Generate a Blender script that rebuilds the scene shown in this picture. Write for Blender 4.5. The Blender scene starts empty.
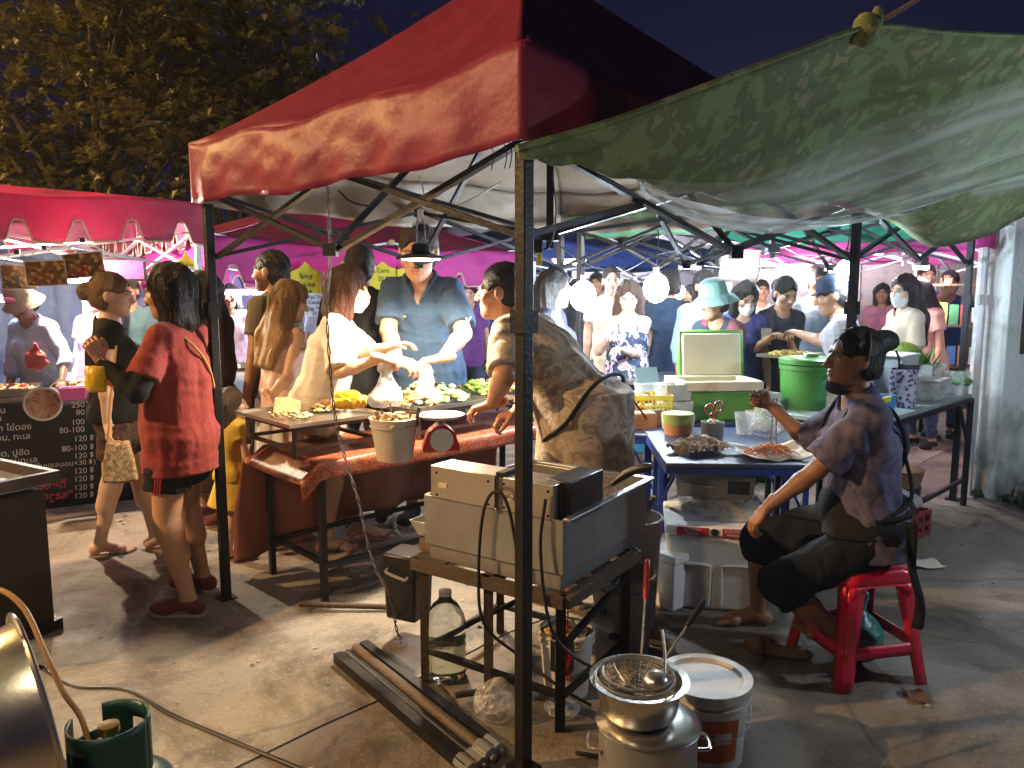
import bpy, math, random
import numpy as np
from mathutils import Vector, Matrix
HAZE = .0018
R_ = random.Random(7)
sc = bpy.context.scene
COL = sc.collection
rad = math.radians
FPX, CAMZ, PITCH = 760.0, 1.55, math.radians(7.05)

# ---------------------------------------------------------------- pixel -> place
def ray(px, py):
    u, v = (px-512)/FPX, (py-384)/FPX
    c, s = math.cos(PITCH), math.sin(PITCH)
    return (u, c-v*s, -(s+v*c))
def G(px, py, z=0.0):
    d = ray(px, py); k = (z-CAMZ)/d[2]
    return Vector((d[0]*k, d[1]*k, z))
def P(px, py, Y):
    d = ray(px, py); k = Y/d[1]
    return Vector((d[0]*k, Y, CAMZ+d[2]*k))
# market grid: t runs along the lane, s across it (away from the main canopy)
AX, NX = Vector((.727, .687, 0)), Vector((-.687, .727, 0))
ORG = Vector((-1.46, 3.70, 0))
ROWROT = math.atan2(.687, .727)
def M(t, s, z=0.0):
    p = ORG + AX*t + NX*s
    return Vector((p.x, p.y, z))

# ---------------------------------------------------------------- materials
MATS = {}
def hexlin(c):
    return c
def mat(name, base=(.5,.5,.5), rough=.5, metal=0.0, var=.18, vscale=6.0, bump=.08, bscale=90.0, trans=0.0,
        emit=None, estr=1.0, sheen=0.0, coat=0.0, sss=0.0, dirt=0.0, dirtcol=(.05,.04,.03), alpha=1.0, ior=1.45,
        attr=None, tl=0.0, bdist=.02):
    if name in MATS: return MATS[name]
    m = bpy.data.materials.new(name); m.use_nodes = True
    nt = m.node_tree; N = nt.nodes; L = nt.links
    b = N['Principled BSDF']
    tc = N.new('ShaderNodeTexCoord')
    no = N.new('ShaderNodeTexNoise'); no.inputs['Scale'].default_value = vscale; no.inputs['Detail'].default_value = 5
    L.new(tc.outputs['Object'], no.inputs['Vector'])
    mx = N.new('ShaderNodeMix'); mx.data_type = 'RGBA'
    mx.inputs['A'].default_value = (*[max(0, c*(1-var)) for c in base], 1)
    mx.inputs['B'].default_value = (*[min(1, c*(1+var)) for c in base], 1)
    L.new(no.outputs['Fac'], mx.inputs['Factor'])
    col = mx.outputs['Result']
    if attr:
        at = N.new('ShaderNodeAttribute'); at.attribute_name = attr
        m2 = N.new('ShaderNodeMix'); m2.data_type = 'RGBA'; m2.blend_type = 'MULTIPLY'
        m2.inputs['Factor'].default_value = 1
        L.new(col, m2.inputs['A']); L.new(at.outputs['Color'], m2.inputs['B']); col = m2.outputs['Result']
    if dirt:
        n2 = N.new('ShaderNodeTexNoise'); n2.inputs['Scale'].default_value = vscale*.6; n2.inputs['Detail'].default_value = 8
        n2.inputs['Roughness'].default_value = .7
        L.new(tc.outputs['Object'], n2.inputs['Vector'])
        rp = N.new('ShaderNodeMapRange'); rp.inputs['From Min'].default_value = .48; rp.inputs['From Max'].default_value = .68
        rp.inputs['To Max'].default_value = dirt
        L.new(n2.outputs['Fac'], rp.inputs['Value'])
        m3 = N.new('ShaderNodeMix'); m3.data_type = 'RGBA'
        L.new(rp.outputs['Result'], m3.inputs['Factor']); L.new(col, m3.inputs['A']); m3.inputs['B'].default_value = (*dirtcol, 1)
        col = m3.outputs['Result']
    L.new(col, b.inputs['Base Color'])
    rr = N.new('ShaderNodeMapRange'); rr.inputs['To Min'].default_value = max(.02, rough*.8); rr.inputs['To Max'].default_value = min(1, rough*1.2)
    L.new(no.outputs['Fac'], rr.inputs['Value']); L.new(rr.outputs['Result'], b.inputs['Roughness'])
    b.inputs['Metallic'].default_value = metal
    b.inputs['IOR'].default_value = ior
    b.inputs['Transmission Weight'].default_value = trans
    b.inputs['Sheen Weight'].default_value = sheen
    b.inputs['Coat Weight'].default_value = coat
    b.inputs['Alpha'].default_value = alpha
    if sss:
        b.inputs['Subsurface Weight'].default_value = sss
        b.inputs['Subsurface Radius'].default_value = (.012, .005, .003)
        b.inputs['Subsurface Scale'].default_value = 1.0
    if emit:
        b.inputs['Emission Color'].default_value = (*emit, 1); b.inputs['Emission Strength'].default_value = estr
    if bump:
        nb = N.new('ShaderNodeTexNoise'); nb.inputs['Scale'].default_value = bscale; nb.inputs['Detail'].default_value = 4
        L.new(tc.outputs['Object'], nb.inputs['Vector'])
        bp = N.new('ShaderNodeBump'); bp.inputs['Strength'].default_value = bump; bp.inputs['Distance'].default_value = bdist
        L.new(nb.outputs['Fac'], bp.inputs['Height']); L.new(bp.outputs['Normal'], b.inputs['Normal'])
    if tl:   # light passing through thin cloth
        t = N.new('ShaderNodeBsdfTranslucent'); L.new(col, t.inputs['Color'])
        ms = N.new('ShaderNodeMixShader'); ms.inputs['Fac'].default_value = tl
        out = N['Material Output']
        L.new(b.outputs['BSDF'], ms.inputs[1]); L.new(t.outputs['BSDF'], ms.inputs[2]); L.new(ms.outputs['Shader'], out.inputs['Surface'])
    MATS[name] = m
    return m

def cloth(name, base, **k):
    d = dict(rough=.85, var=.14, vscale=9, bump=.3, bscale=35, sheen=.0 if max(base) < .08 else .12); d.update(k)
    m = mat(name, base, **d); m.node_tree.nodes['Principled BSDF'].inputs['Specular IOR Level'].default_value = .2
    return m

def patterned(name, cols, scale=6.0, kind='noise', rough=.85, warp=1.5, bump=.2, bscale=35, tl=0.0):
    """cloth or print whose colours come from a noise/voronoi pattern: cols = [(pos, rgb), ...]"""
    if name in MATS: return MATS[name]
    m = mat(name, (.5,.5,.5), rough, var=0, bump=bump, bscale=bscale, tl=tl)
    nt = m.node_tree; N = nt.nodes; L = nt.links; b = N['Principled BSDF']
    tc = N.new('ShaderNodeTexCoord')
    if kind == 'voronoi':
        tx = N.new('ShaderNodeTexVoronoi'); tx.inputs['Scale'].default_value = scale; o = tx.outputs['Distance']
    elif kind == 'cells':
        tx = N.new('ShaderNodeTexVoronoi'); tx.inputs['Scale'].default_value = scale
        sp = N.new('ShaderNodeSeparateColor'); L.new(tx.outputs['Color'], sp.inputs['Color']); o = sp.outputs['Red']
    elif kind == 'wave':
        tx = N.new('ShaderNodeTexWave'); tx.inputs['Scale'].default_value = scale; tx.inputs['Distortion'].default_value = warp*6
        tx.inputs['Detail'].default_value = 4; o = tx.outputs['Fac']
    else:
        tx = N.new('ShaderNodeTexNoise'); tx.inputs['Scale'].default_value = scale; tx.inputs['Detail'].default_value = 6
        tx.inputs['Distortion'].default_value = warp; tx.inputs['Roughness'].default_value = .6; o = tx.outputs['Fac']
    L.new(tc.outputs['Object'], tx.inputs['Vector'])
    rp = N.new('ShaderNodeValToRGB'); e = rp.color_ramp.elements
    e[0].position, e[0].color = cols[0][0], (*cols[0][1], 1)
    e[1].position, e[1].color = cols[-1][0], (*cols[-1][1], 1)
    for p, c in cols[1:-1]:
        x = e.new(p); x.color = (*c, 1)
    L.new(o, rp.inputs['Fac'])
    L.new(rp.outputs['Color'], b.inputs['Base Color'])
    if tl:
        for n in N:
            if n.type == 'BSDF_TRANSLUCENT': L.new(rp.outputs['Color'], n.inputs['Color'])
    return m

# ---------------------------------------------------------------- things
def tag(o, label=None, cat=None, group=None, kind=None):
    if label: o['label'] = label
    if cat: o['category'] = cat
    if group: o['group'] = group
    if kind: o['kind'] = kind
    return o
def thing(name, label, cat, loc=(0,0,0), rz=0.0, group=None):
    o = bpy.data.objects.new(name, None); COL.objects.link(o)
    o.location = loc; o.rotation_euler = (0, 0, rz); o.empty_display_size = .05
    return tag(o, label, cat, group)
def copy_tree(o, parent=None):
    c = o.copy(); COL.objects.link(c)
    if parent is not None: c.parent = parent
    for ch in [x for x in bpy.data.objects if x.parent == o]:
        copy_tree(ch, c)
    return c
def Rm(rz=0, rx=0, ry=0):
    return np.array((Matrix.Rotation(rz,3,'Z') @ Matrix.Rotation(rx,3,'X') @ Matrix.Rotation(ry,3,'Y')))
def frame_z(d):
    d = np.array(d, float); d /= np.linalg.norm(d)
    h = np.array((1.,0,0)) if abs(d[0]) < .9 else np.array((0,1.,0))
    x = np.cross(h, d); x /= np.linalg.norm(x); y = np.cross(d, x)
    return np.stack([x, y, d], 1)
def spline(pts, n=8):
    p = [np.array(q, float) for q in pts]; p = [2*p[0]-p[1]] + p + [2*p[-1]-p[-2]]
    out = []
    for i in range(1, len(p)-2):
        for k in range(n):
            t = k/n; a, b, c, d = p[i-1], p[i], p[i+1], p[i+2]
            out.append(.5*((2*b)+(-a+c)*t+(2*a-5*b+4*c-d)*t*t+(-a+3*b-3*c+d)*t**3))
    out.append(p[-2]); return out

class MB:
    def __init__(s): s.v, s.f, s.m = [], [], []
    def add(s, vs, fs, mi=0):
        o = len(s.v); s.v += [tuple(map(float, q)) for q in vs]
        s.f += [tuple(o+i for i in f) for f in fs]; s.m += [mi]*len(fs); return s
    def box(s, c, size, R=None, mi=0, taper=1.0):
        x, y, z = [q/2 for q in size]; t = taper
        vs = np.array([(-x*t,-y*t,-z),(x*t,-y*t,-z),(x*t,y*t,-z),(-x*t,y*t,-z),(-x,-y,z),(x,-y,z),(x,y,z),(-x,y,z)])
        if R is not None: vs = vs @ np.array(R).T
        return s.add(vs+np.array(c), [(0,3,2,1),(4,5,6,7),(0,1,5,4),(1,2,6,5),(2,3,7,6),(3,0,4,7)], mi)
    def bar(s, a, b, w, h=None, mi=0):
        """square-section bar from a to b"""
        a, b = np.array(a, float), np.array(b, float); h = h or w
        d = b-a; L = np.linalg.norm(d); z = d/L
        up = np.array((0,0,1.)) if abs(z[2]) < .95 else np.array((0,1.,0))
        x = np.cross(up, z); x /= np.linalg.norm(x); y = np.cross(z, x)
        return s.box((a+b)/2, (w, h, L), np.stack([x, y, z], 1), mi)
    def lathe(s, prof, n=24, c=(0,0,0), R=None, mi=0, sx=1.0, sy=1.0, jit=0.0):
        vs, fs = [], []
        for i, (r, z) in enumerate(prof):
            for k in range(n):
                a = 2*math.pi*k/n; q = r*(1+jit*R_.uniform(-1,1))
                vs.append((q*math.cos(a)*sx, q*math.sin(a)*sy, z))
        for i in range(len(prof)-1):
            for k in range(n):
                k2 = (k+1) % n
                fs.append((i*n+k, i*n+k2, (i+1)*n+k2, (i+1)*n+k))
        if prof[0][0] > 1e-6: fs.append(tuple(range(n-1, -1, -1)))
        if prof[-1][0] > 1e-6: fs.append(tuple((len(prof)-1)*n+k for k in range(n)))
        vs = np.array(vs)
        if R is not None: vs = vs @ np.array(R).T
        return s.add(vs+np.array(c), fs, mi)
    def cyl(s, a, b, r1, r2=None, n=14, mi=0):
        r2 = r1 if r2 is None else r2
        a, b = np.array(a, float), np.array(b, float); L = np.linalg.norm(b-a)
        return s.lathe([(r1, 0), (r2, L)], n, a, frame_z(b-a), mi)
    def tube(s, pts, r, n=8, mi=0, closed=False):
        p = [np.array(q, float) for q in pts]; m = len(p); vs, fs = [], []
        rs = r if hasattr(r, '__len__') else [r]*m
        x = None
        for i in range(m):
            if closed: d = p[(i+1) % m]-p[i-1]
            else: d = p[min(i+1, m-1)]-p[max(i-1, 0)]
            d = d/(np.linalg.norm(d)+1e-9)
            if x is None: x = frame_z(d)[:, 0]
            x = x-d*np.dot(x, d); x /= np.linalg.norm(x)+1e-9; y = np.cross(d, x)
            for k in range(n):
                a = 2*math.pi*k/n; vs.append(p[i]+rs[i]*(math.cos(a)*x+math.sin(a)*y))
        for i in range(m if closed else m-1):
            j = (i+1) % m
            for k in range(n):
                k2 = (k+1) % n; fs.append((i*n+k, i*n+k2, j*n+k2, j*n+k))
        if not closed:
            fs.append(tuple(range(n-1, -1, -1))); fs.append(tuple((m-1)*n+k for k in range(n)))
        return s.add(vs, fs, mi)
    def sphere(s, c, r, n=16, mi=0, R=None):
        r = r if hasattr(r, '__len__') else (r, r, r)
        m = max(6, n//2); prof = [(math.sin(math.pi*i/m), -math.cos(math.pi*i/m)) for i in range(m+1)]
        prof[0] = (0.0, -1); prof[-1] = (0.0, 1)
        t = MB().lathe(prof, n); vs = np.array(t.v)*np.array(r)
        if R is not None: vs = vs @ np.array(R).T
        return s.add(vs+np.array(c), t.f, mi)
    def prism(s, outl, h, c=(0,0,0), R=None, mi=0):
        n = len(outl); vs = np.array([(x, y, 0) for x, y in outl]+[(x, y, h) for x, y in outl])
        fs = [tuple(range(n-1, -1, -1)), tuple(range(n, 2*n))]+[(i, (i+1) % n, n+(i+1) % n, n+i) for i in range(n)]
        if R is not None: vs = vs @ np.array(R).T
        return s.add(vs+np.array(c), fs, mi)
    def sheet(s, rows, mi=0, flip=False):
        n = len(rows[0]); vs = [q for r in rows for q in r]
        fs = [(i*n+k, i*n+k+1, (i+1)*n+k+1, (i+1)*n+k) for i in range(len(rows)-1) for k in range(n-1)]
        if flip: fs = [f[::-1] for f in fs]
        return s.add(vs, fs, mi)
    def build(s, name, mats, parent=None, loc=None, rz=0.0, world=False, bevel=0.0, solid=0.0, angle=40, solid_off=0, sub=0, flip=False):
        mats = mats if isinstance(mats, (list, tuple)) else [mats]
        vs = np.array(s.v)
        o_loc = loc
        if world:
            if parent is not None:
                L0 = np.array(parent.location); r = parent.rotation_euler.z
                pp = parent.parent
                if pp is not None: L0 = L0+np.array(pp.location)
                vs = (vs-L0) @ Rm(-r).T
            elif loc is not None:
                vs = vs-np.array(loc)
        me = bpy.data.meshes.new(name); me.from_pydata(vs.tolist(), [], s.f)
        for m in mats: me.materials.append(m)
        if len(mats) > 1: me.polygons.foreach_set('material_index', s.m if not solid_off else [0]*len(s.f))
        if flip: me.flip_normals()
        me.shade_smooth()
        if angle < 180: me.set_sharp_from_angle(angle=rad(angle))
        o = bpy.data.objects.new(name, me); COL.objects.link(o)
        if parent is not None: o.parent = parent
        if loc is not None: o.location = loc
        if rz: o.rotation_euler.z = rz
        if solid:
            d = o.modifiers.new('thick', 'SOLIDIFY'); d.thickness = solid; d.offset = 0
            d.material_offset = solid_off; d.material_offset_rim = 0
        if sub:
            d = o.modifiers.new('sub', 'SUBSURF'); d.levels = d.render_levels = sub
        if bevel:
            d = o.modifiers.new('bevel', 'BEVEL'); d.width = bevel; d.segments = 2; d.limit_method = 'ANGLE'; d.angle_limit = rad(40)
        return o

# ---------------------------------------------------------------- writing
_txt = {}
def text_mesh(body, size, align='LEFT', shear=0.0, bold=0.0):
    key = (body, size, align, shear, bold)
    if key in _txt: return _txt[key]
    cu = bpy.data.curves.new('writing', 'FONT'); cu.body = body; cu.size = size; cu.align_x = align; cu.shear = shear
    cu.extrude = .0008; cu.offset = bold
    o = bpy.data.objects.new('writing', cu); COL.objects.link(o)
    dg = bpy.context.evaluated_depsgraph_get()
    me = bpy.data.meshes.new_from_object(o.evaluated_get(dg))
    bpy.data.objects.remove(o); bpy.data.curves.remove(cu)
    v = np.empty(len(me.vertices)*3); me.vertices.foreach_get('co', v)
    fs = [tuple(p.vertices) for p in me.polygons]
    bpy.data.meshes.remove(me)
    _txt[key] = (v.reshape(-1, 3), fs)
    return _txt[key]
def write(mb, body, size, origin, R, mi=0, **k):
    v, f = text_mesh(body, size, **k)
    if len(f): mb.add(v @ np.array(R).T+np.array(origin), f, mi)

# ---------------------------------------------------------------- implicit surfaces (bodies, clothes, hair)
class Field:
    def __init__(s, lo, hi, h):
        s.lo = np.array(lo, float); s.h = h
        s.n = np.maximum(4, np.ceil((np.array(hi)-s.lo)/h).astype(int)+1)
        s.V = np.full(s.n, 1.0, np.float32)
    def _sub(s, blo, bhi):
        a = np.clip(np.floor((blo-s.lo)/s.h).astype(int), 0, s.n); b = np.clip(np.ceil((bhi-s.lo)/s.h).astype(int)+1, 0, s.n)
        if (b <= a).any(): return None
        g = [(s.lo[i]+s.h*np.arange(a[i], b[i])).astype(np.float32) for i in range(3)]
        return (slice(a[0], b[0]), slice(a[1], b[1]), slice(a[2], b[2])), g[0][:, None, None], g[1][None, :, None], g[2][None, None, :]
    def _merge(s, sl, d, k, op):
        c = s.V[sl]
        if op == 'add':
            if k > 0:
                hh = np.maximum(k-np.abs(c-d), 0)/k; s.V[sl] = np.minimum(c, d)-hh*hh*k*.25
            else: s.V[sl] = np.minimum(c, d)
        else:
            if k > 0:
                hh = np.maximum(k-np.abs(c+d), 0)/k; s.V[sl] = np.maximum(c, -d)+hh*hh*k*.25
            else: s.V[sl] = np.maximum(c, -d)
    def cap(s, a, b, r1, r2=None, k=.03, op='add', flat=False):
        r2 = r1 if r2 is None else r2
        a, b = np.array(a, float), np.array(b, float); m = max(r1, r2)+k+2*s.h
        q = s._sub(np.minimum(a, b)-m, np.maximum(a, b)+m)
        if q is None: return s
        sl, X, Y, Z = q; d = b-a; L2 = float(d @ d)+1e-12
        px, py, pz = X-a[0], Y-a[1], Z-a[2]
        tr = (px*d[0]+py*d[1]+pz*d[2])/L2
        t = np.clip(tr, 0, 1)
        ds = np.sqrt((px-t*d[0])**2+(py-t*d[1])**2+(pz-t*d[2])**2)-(r1+t*(r2-r1))
        if flat:
            L = math.sqrt(L2); ds = np.maximum(ds, (tr-1)*L)
        s._merge(sl, ds, k, op); return s
    def ell(s, c, r, R=None, k=.03, op='add', zlo=None):
        c, r = np.array(c, float), np.array(r, float); m = r.max()+k+2*s.h
        q = s._sub(c-m, c+m)
        if q is None: return s
        sl, X, Y, Z = q; px, py, pz = X-c[0], Y-c[1], Z-c[2]
        if R is not None:
            px, py, pz = (R[0,0]*px+R[1,0]*py+R[2,0]*pz, R[0,1]*px+R[1,1]*py+R[2,1]*pz, R[0,2]*px+R[1,2]*py+R[2,2]*pz)
        k0 = np.sqrt((px/r[0])**2+(py/r[1])**2+(pz/r[2])**2)
        k1 = np.sqrt((px/r[0]**2)**2+(py/r[1]**2)**2+(pz/r[2]**2)**2)+1e-6
        d = k0*(k0-1)/k1
        s._merge(sl, d, k, op); return s
    def ecyl(s, c, R, z0, z1, ra, rb, k=.03, op='add'):
        """elliptic tube along the frame's z from z0 (radii ra) to z1 (radii rb)"""
        c = np.array(c, float); m = max(*ra, *rb)+abs(z1-z0)+k
        q = s._sub(c-m-np.abs(R[:, 2]*z1), c+m+np.abs(R[:, 2]*z0)+abs(z1))
        if q is None: return s
        sl, X, Y, Z = q; px, py, pz = X-c[0], Y-c[1], Z-c[2]
        lx, ly, lz = (R[0,0]*px+R[1,0]*py+R[2,0]*pz, R[0,1]*px+R[1,1]*py+R[2,1]*pz, R[0,2]*px+R[1,2]*py+R[2,2]*pz)
        t = np.clip((lz-z0)/(z1-z0), 0, 1)
        rx = ra[0]+t*(rb[0]-ra[0]); ry = ra[1]+t*(rb[1]-ra[1])
        q0 = np.sqrt((lx/rx)**2+(ly/ry)**2)
        d = (q0-1)*np.minimum(rx, ry)
        d = np.maximum(d, np.maximum(min(z0, z1)-lz, lz-max(z0, z1)))
        s._merge(sl, d.astype(np.float32), k, op); return s
    def grids(s):
        g = [(s.lo[i]+s.h*np.arange(s.n[i])).astype(np.float32) for i in range(3)]
        return g[0][:, None, None], g[1][None, :, None], g[2][None, None, :]
    def clip(s, p, nrm):
        """keep the side the normal points away from"""
        X, Y, Z = s.grids(); p = np.array(p, float); n = np.array(nrm, float); n /= np.linalg.norm(n)
        s.V = np.maximum(s.V, (X-p[0])*n[0]+(Y-p[1])*n[1]+(Z-p[2])*n[2]); return s
    def wrinkle(s, amp, freq, seed=0, stretch=(1,1,1), R=None):
        idx = np.nonzero(np.abs(s.V) < 4*s.h+amp)
        p = np.stack([s.lo[i]+s.h*idx[i] for i in range(3)], 1)
        if R is not None: p = p @ R
        p = p*np.array(stretch)
        rg = np.random.RandomState(seed); n = 0
        for i in range(4):
            f = freq*(1+.6*i); k1, k2 = rg.randn(3), rg.randn(3)
            k1 *= f/np.linalg.norm(k1); k2 *= f*.6/np.linalg.norm(k2)
            n = n+np.sin(p @ k1+1.6*np.sin(p @ k2+rg.rand()*6)+rg.rand()*6)/(1+.5*i)
        s.V[idx] += (amp*n/2).astype(np.float32); return s
    def mesh(s):
        V = s.V; h = s.h
        V[0], V[-1] = 1, 1; V[:, 0], V[:, -1] = 1, 1; V[:, :, 0], V[:, :, -1] = 1, 1
        S = V < 0
        c = [S[i:S.shape[0]-1+i, j:S.shape[1]-1+j, k:S.shape[2]-1+k] for i in (0,1) for j in (0,1) for k in (0,1)]
        al = np.logical_and.reduce(c); an = np.logical_or.reduce(c); act = an & ~al
        ci = np.argwhere(act)
        if not len(ci): return np.zeros((0,3)), np.zeros((0,4), int)
        off = [(i,j,k) for i in (0,1) for j in (0,1) for k in (0,1)]
        cv = np.stack([V[ci[:,0]+o[0], ci[:,1]+o[1], ci[:,2]+o[2]] for o in off], 1)
        acc = np.zeros((len(ci), 3)); cnt = np.zeros(len(ci))
        for a in range(8):
            for b in range(a+1, 8):
                df = [off[b][q]-off[a][q] for q in range(3)]
                if sum(map(abs, df)) != 1: continue
                va, vb = cv[:, a], cv[:, b]; mk = (va < 0) != (vb < 0)
                t = va[mk]/(va[mk]-vb[mk])
                acc[mk] += np.array(off[a])+np.array(df)*t[:, None]; cnt[mk] += 1
        pts = s.lo+h*(ci+acc/cnt[:, None])
        idx = np.full(act.shape, -1, np.int64); idx[act] = np.arange(len(ci))
        fs = []
        for ax in range(3):
            o1, o2 = (ax+1) % 3, (ax+2) % 3
            s0 = [slice(None)]*3; s1 = [slice(None)]*3; s0[ax] = slice(0, -1); s1[ax] = slice(1, None)
            A, B = S[tuple(s0)], S[tuple(s1)]
            e = np.argwhere(A != B)
            if not len(e): continue
            sg = A[e[:,0], e[:,1], e[:,2]]
            ok = (e[:, o1] > 0) & (e[:, o2] > 0) & (e[:, o1] < act.shape[o1]) & (e[:, o2] < act.shape[o2])
            e, sg = e[ok], sg[ok]
            q = []
            for d1, d2 in ((-1,-1),(0,-1),(0,0),(-1,0)):
                w = e.copy(); w[:, o1] += d1; w[:, o2] += d2; q.append(idx[w[:,0], w[:,1], w[:,2]])
            q = np.stack(q, 1); q[~sg] = q[~sg][:, ::-1]; fs.append(q)
        return pts, np.concatenate(fs)

def np_mesh(name, pts, quads, mats, cols=None, parent=None, loc=None, fmi=None):
    me = bpy.data.meshes.new(name); n, m = len(pts), len(quads)
    me.vertices.add(n); me.vertices.foreach_set('co', np.asarray(pts, np.float32).ravel())
    me.loops.add(m*4); me.loops.foreach_set('vertex_index', np.asarray(quads, np.int32).ravel())
    me.polygons.add(m); me.polygons.foreach_set('loop_start', np.arange(m, dtype=np.int32)*4)
    me.update(calc_edges=True); me.validate()
    for q in (mats if isinstance(mats, (list, tuple)) else [mats]): me.materials.append(q)
    if fmi is not None: me.polygons.foreach_set('material_index', np.asarray(fmi, np.int32))
    me.shade_smooth()
    if cols is not None:
        a = me.attributes.new('Col', 'FLOAT_COLOR', 'POINT')
        a.data.foreach_set('color', np.concatenate([cols, np.ones((n, 1))], 1).astype(np.float32).ravel())
    o = bpy.data.objects.new(name, me); COL.objects.link(o)
    if parent is not None: o.parent = parent
    if loc is not None: o.location = loc
    return o
# ---------------------------------------------------------------- people
SKIN = mat('skin', (1,1,1), .48, var=.06, vscale=14, bump=.04, bscale=220, sss=.12, attr='Col')
def hairmat(name, c):
    if name in MATS: return MATS[name]
    m = mat(name, c, .5, var=.75, vscale=40, bump=1.0, bscale=60)
    nt = m.node_tree   # strands: stretch the noise along the length of the hair
    mp = nt.nodes.new('ShaderNodeMapping'); mp.inputs['Scale'].default_value = (5, 5, .45)
    tc = [n for n in nt.nodes if n.type == 'TEX_COORD'][0]
    nt.links.new(tc.outputs['Object'], mp.inputs['Vector'])
    for n in nt.nodes:
        if n.type == 'TEX_NOISE': nt.links.new(mp.outputs['Vector'], n.inputs['Vector'])
    m.node_tree.nodes['Principled BSDF'].inputs['Specular IOR Level'].default_value = .4
    return m
def ik(A, T, l1, l2, pole):
    d = T-A; L = np.linalg.norm(d); u = d/(L+1e-9); L = min(max(L, abs(l1-l2)+.01), (l1+l2)*.998)
    a = (l1*l1-l2*l2+L*L)/(2*L); h = math.sqrt(max(l1*l1-a*a, 0))
    p = pole-u*np.dot(pole, u); p = p/(np.linalg.norm(p)+1e-9)
    return A+u*a+p*h, A+u*L
def rotd(yaw, pitch=0, roll=0):
    return Rm(rad(yaw), -rad(pitch), rad(roll))

def hand_field(W, D, N, side, s, curl, cell, spread=1.0, thumb=.35):
    """palm, five jointed fingers; W wrist, D towards the fingers, N out of the palm; side +1 = right hand"""
    D = D/np.linalg.norm(D); N = N-D*np.dot(N, D); N = N/np.linalg.norm(N)
    T = np.cross(D, N)*side                              # towards the thumb
    f = Field(W-.215*s, W+.215*s, cell)
    f.cap(W-D*.05*s, W+D*.012*s, .026*s, .024*s, 0)
    offs = [.030, .010, -.010, -.029]; lens = [.070, .079, .073, .057]; mc = [.088, .090, .086, .078]
    for o, L, m in zip(offs, lens, mc):
        k0 = W+D*m*s+T*o*s*spread
        f.cap(W+D*.012*s+T*o*.45*s, k0, .0135*s, .0115*s, .012*s)
    f.ell(W+D*.05*s+N*.004*s, (.034*s, .034*s, .016*s), np.stack([D, T, N], 1), .012*s)
    for i, (o, L, m) in enumerate(zip(offs, lens, mc)):
        p = W+D*m*s+T*o*s*spread; a = 0.0; r = .0098 if i < 3 else .0085
        fan = (o*4.2)*spread
        base = D*math.cos(fan)+T*math.sin(fan)
        for j, fr in enumerate((.45, .31, .24)):
            a += curl*(1.0, 1.15, .75)[j]*(1+.08*i)
            d = base*math.cos(a)+N*math.sin(a); q = p+d*L*fr*s
            f.cap(p, q, r*s, r*.9*s, .003); r *= .9; p = q
    p = W+D*.022*s+T*.022*s
    d = D*.62+T*.72+N*.25; d /= np.linalg.norm(d); q = p+d*.044*s; f.cap(p, q, .0145*s, .0115*s, .012*s)
    d = D*(.85)+T*(.45-thumb*.6)+N*(.2+thumb*.8); d /= np.linalg.norm(d); p = q; q = p+d*.030*s; f.cap(p, q, .0112*s, .0098*s, .004)
    d = D*(.9)+T*(.25-thumb*.8)+N*(.2+thumb); d /= np.linalg.norm(d); f.cap(q, q+d*.024*s, .0098*s, .008*s, .003)
    return f

def foot_prims(f, A, Rf, s, k=.02, e=0.0, toes=True):
    """A: point under the ankle on the sole; Rf: columns side, forward, up"""
    q = lambda x, y, z: A+Rf @ (np.array((x, y, z))*s)
    f.cap(q(0,0,.085), q(0,.0,.06), .034*s+e, .036*s+e, k)
    f.ell(q(0,-.035,.036), np.array((.032,.036,.036))*s+e, Rf, k)
    f.cap(q(0,.01,.055), q(.004,.105,.03), .036*s+e, .027*s+e, k)
    f.cap(q(-.024,.11,.024), q(.026,.118,.024), .024*s+e, .024*s+e, k)
    if toes:
        for i, (x, y, r) in enumerate(((-.03,.182,.0125),(-.011,.183,.0095),(.006,.176,.009),(.021,.167,.0088),(.035,.155,.0085))):
            f.cap(q(x*.8,.125,.02), q(x,y,r+.001), r*s+e, r*s*.95+e, .004)
    else:
        f.ell(q(.0,.135,.026), np.array((.043,.06,.026))*s+e, Rf, k)
def sole_outline(s, e=0.0):
    o = [(-.028,-.07),(-.036,-.03),(-.03,.03),(-.036,.09),(-.04,.14),(-.034,.18),(-.015,.2),(.01,.195),(.034,.175),(.048,.135),(.046,.1),(.036,.04),(.036,-.03),(.028,-.07),(0,-.083)]
    return [(x*(1+e)*s, y*(1+e*.5)*s) for x, y in o]

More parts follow.
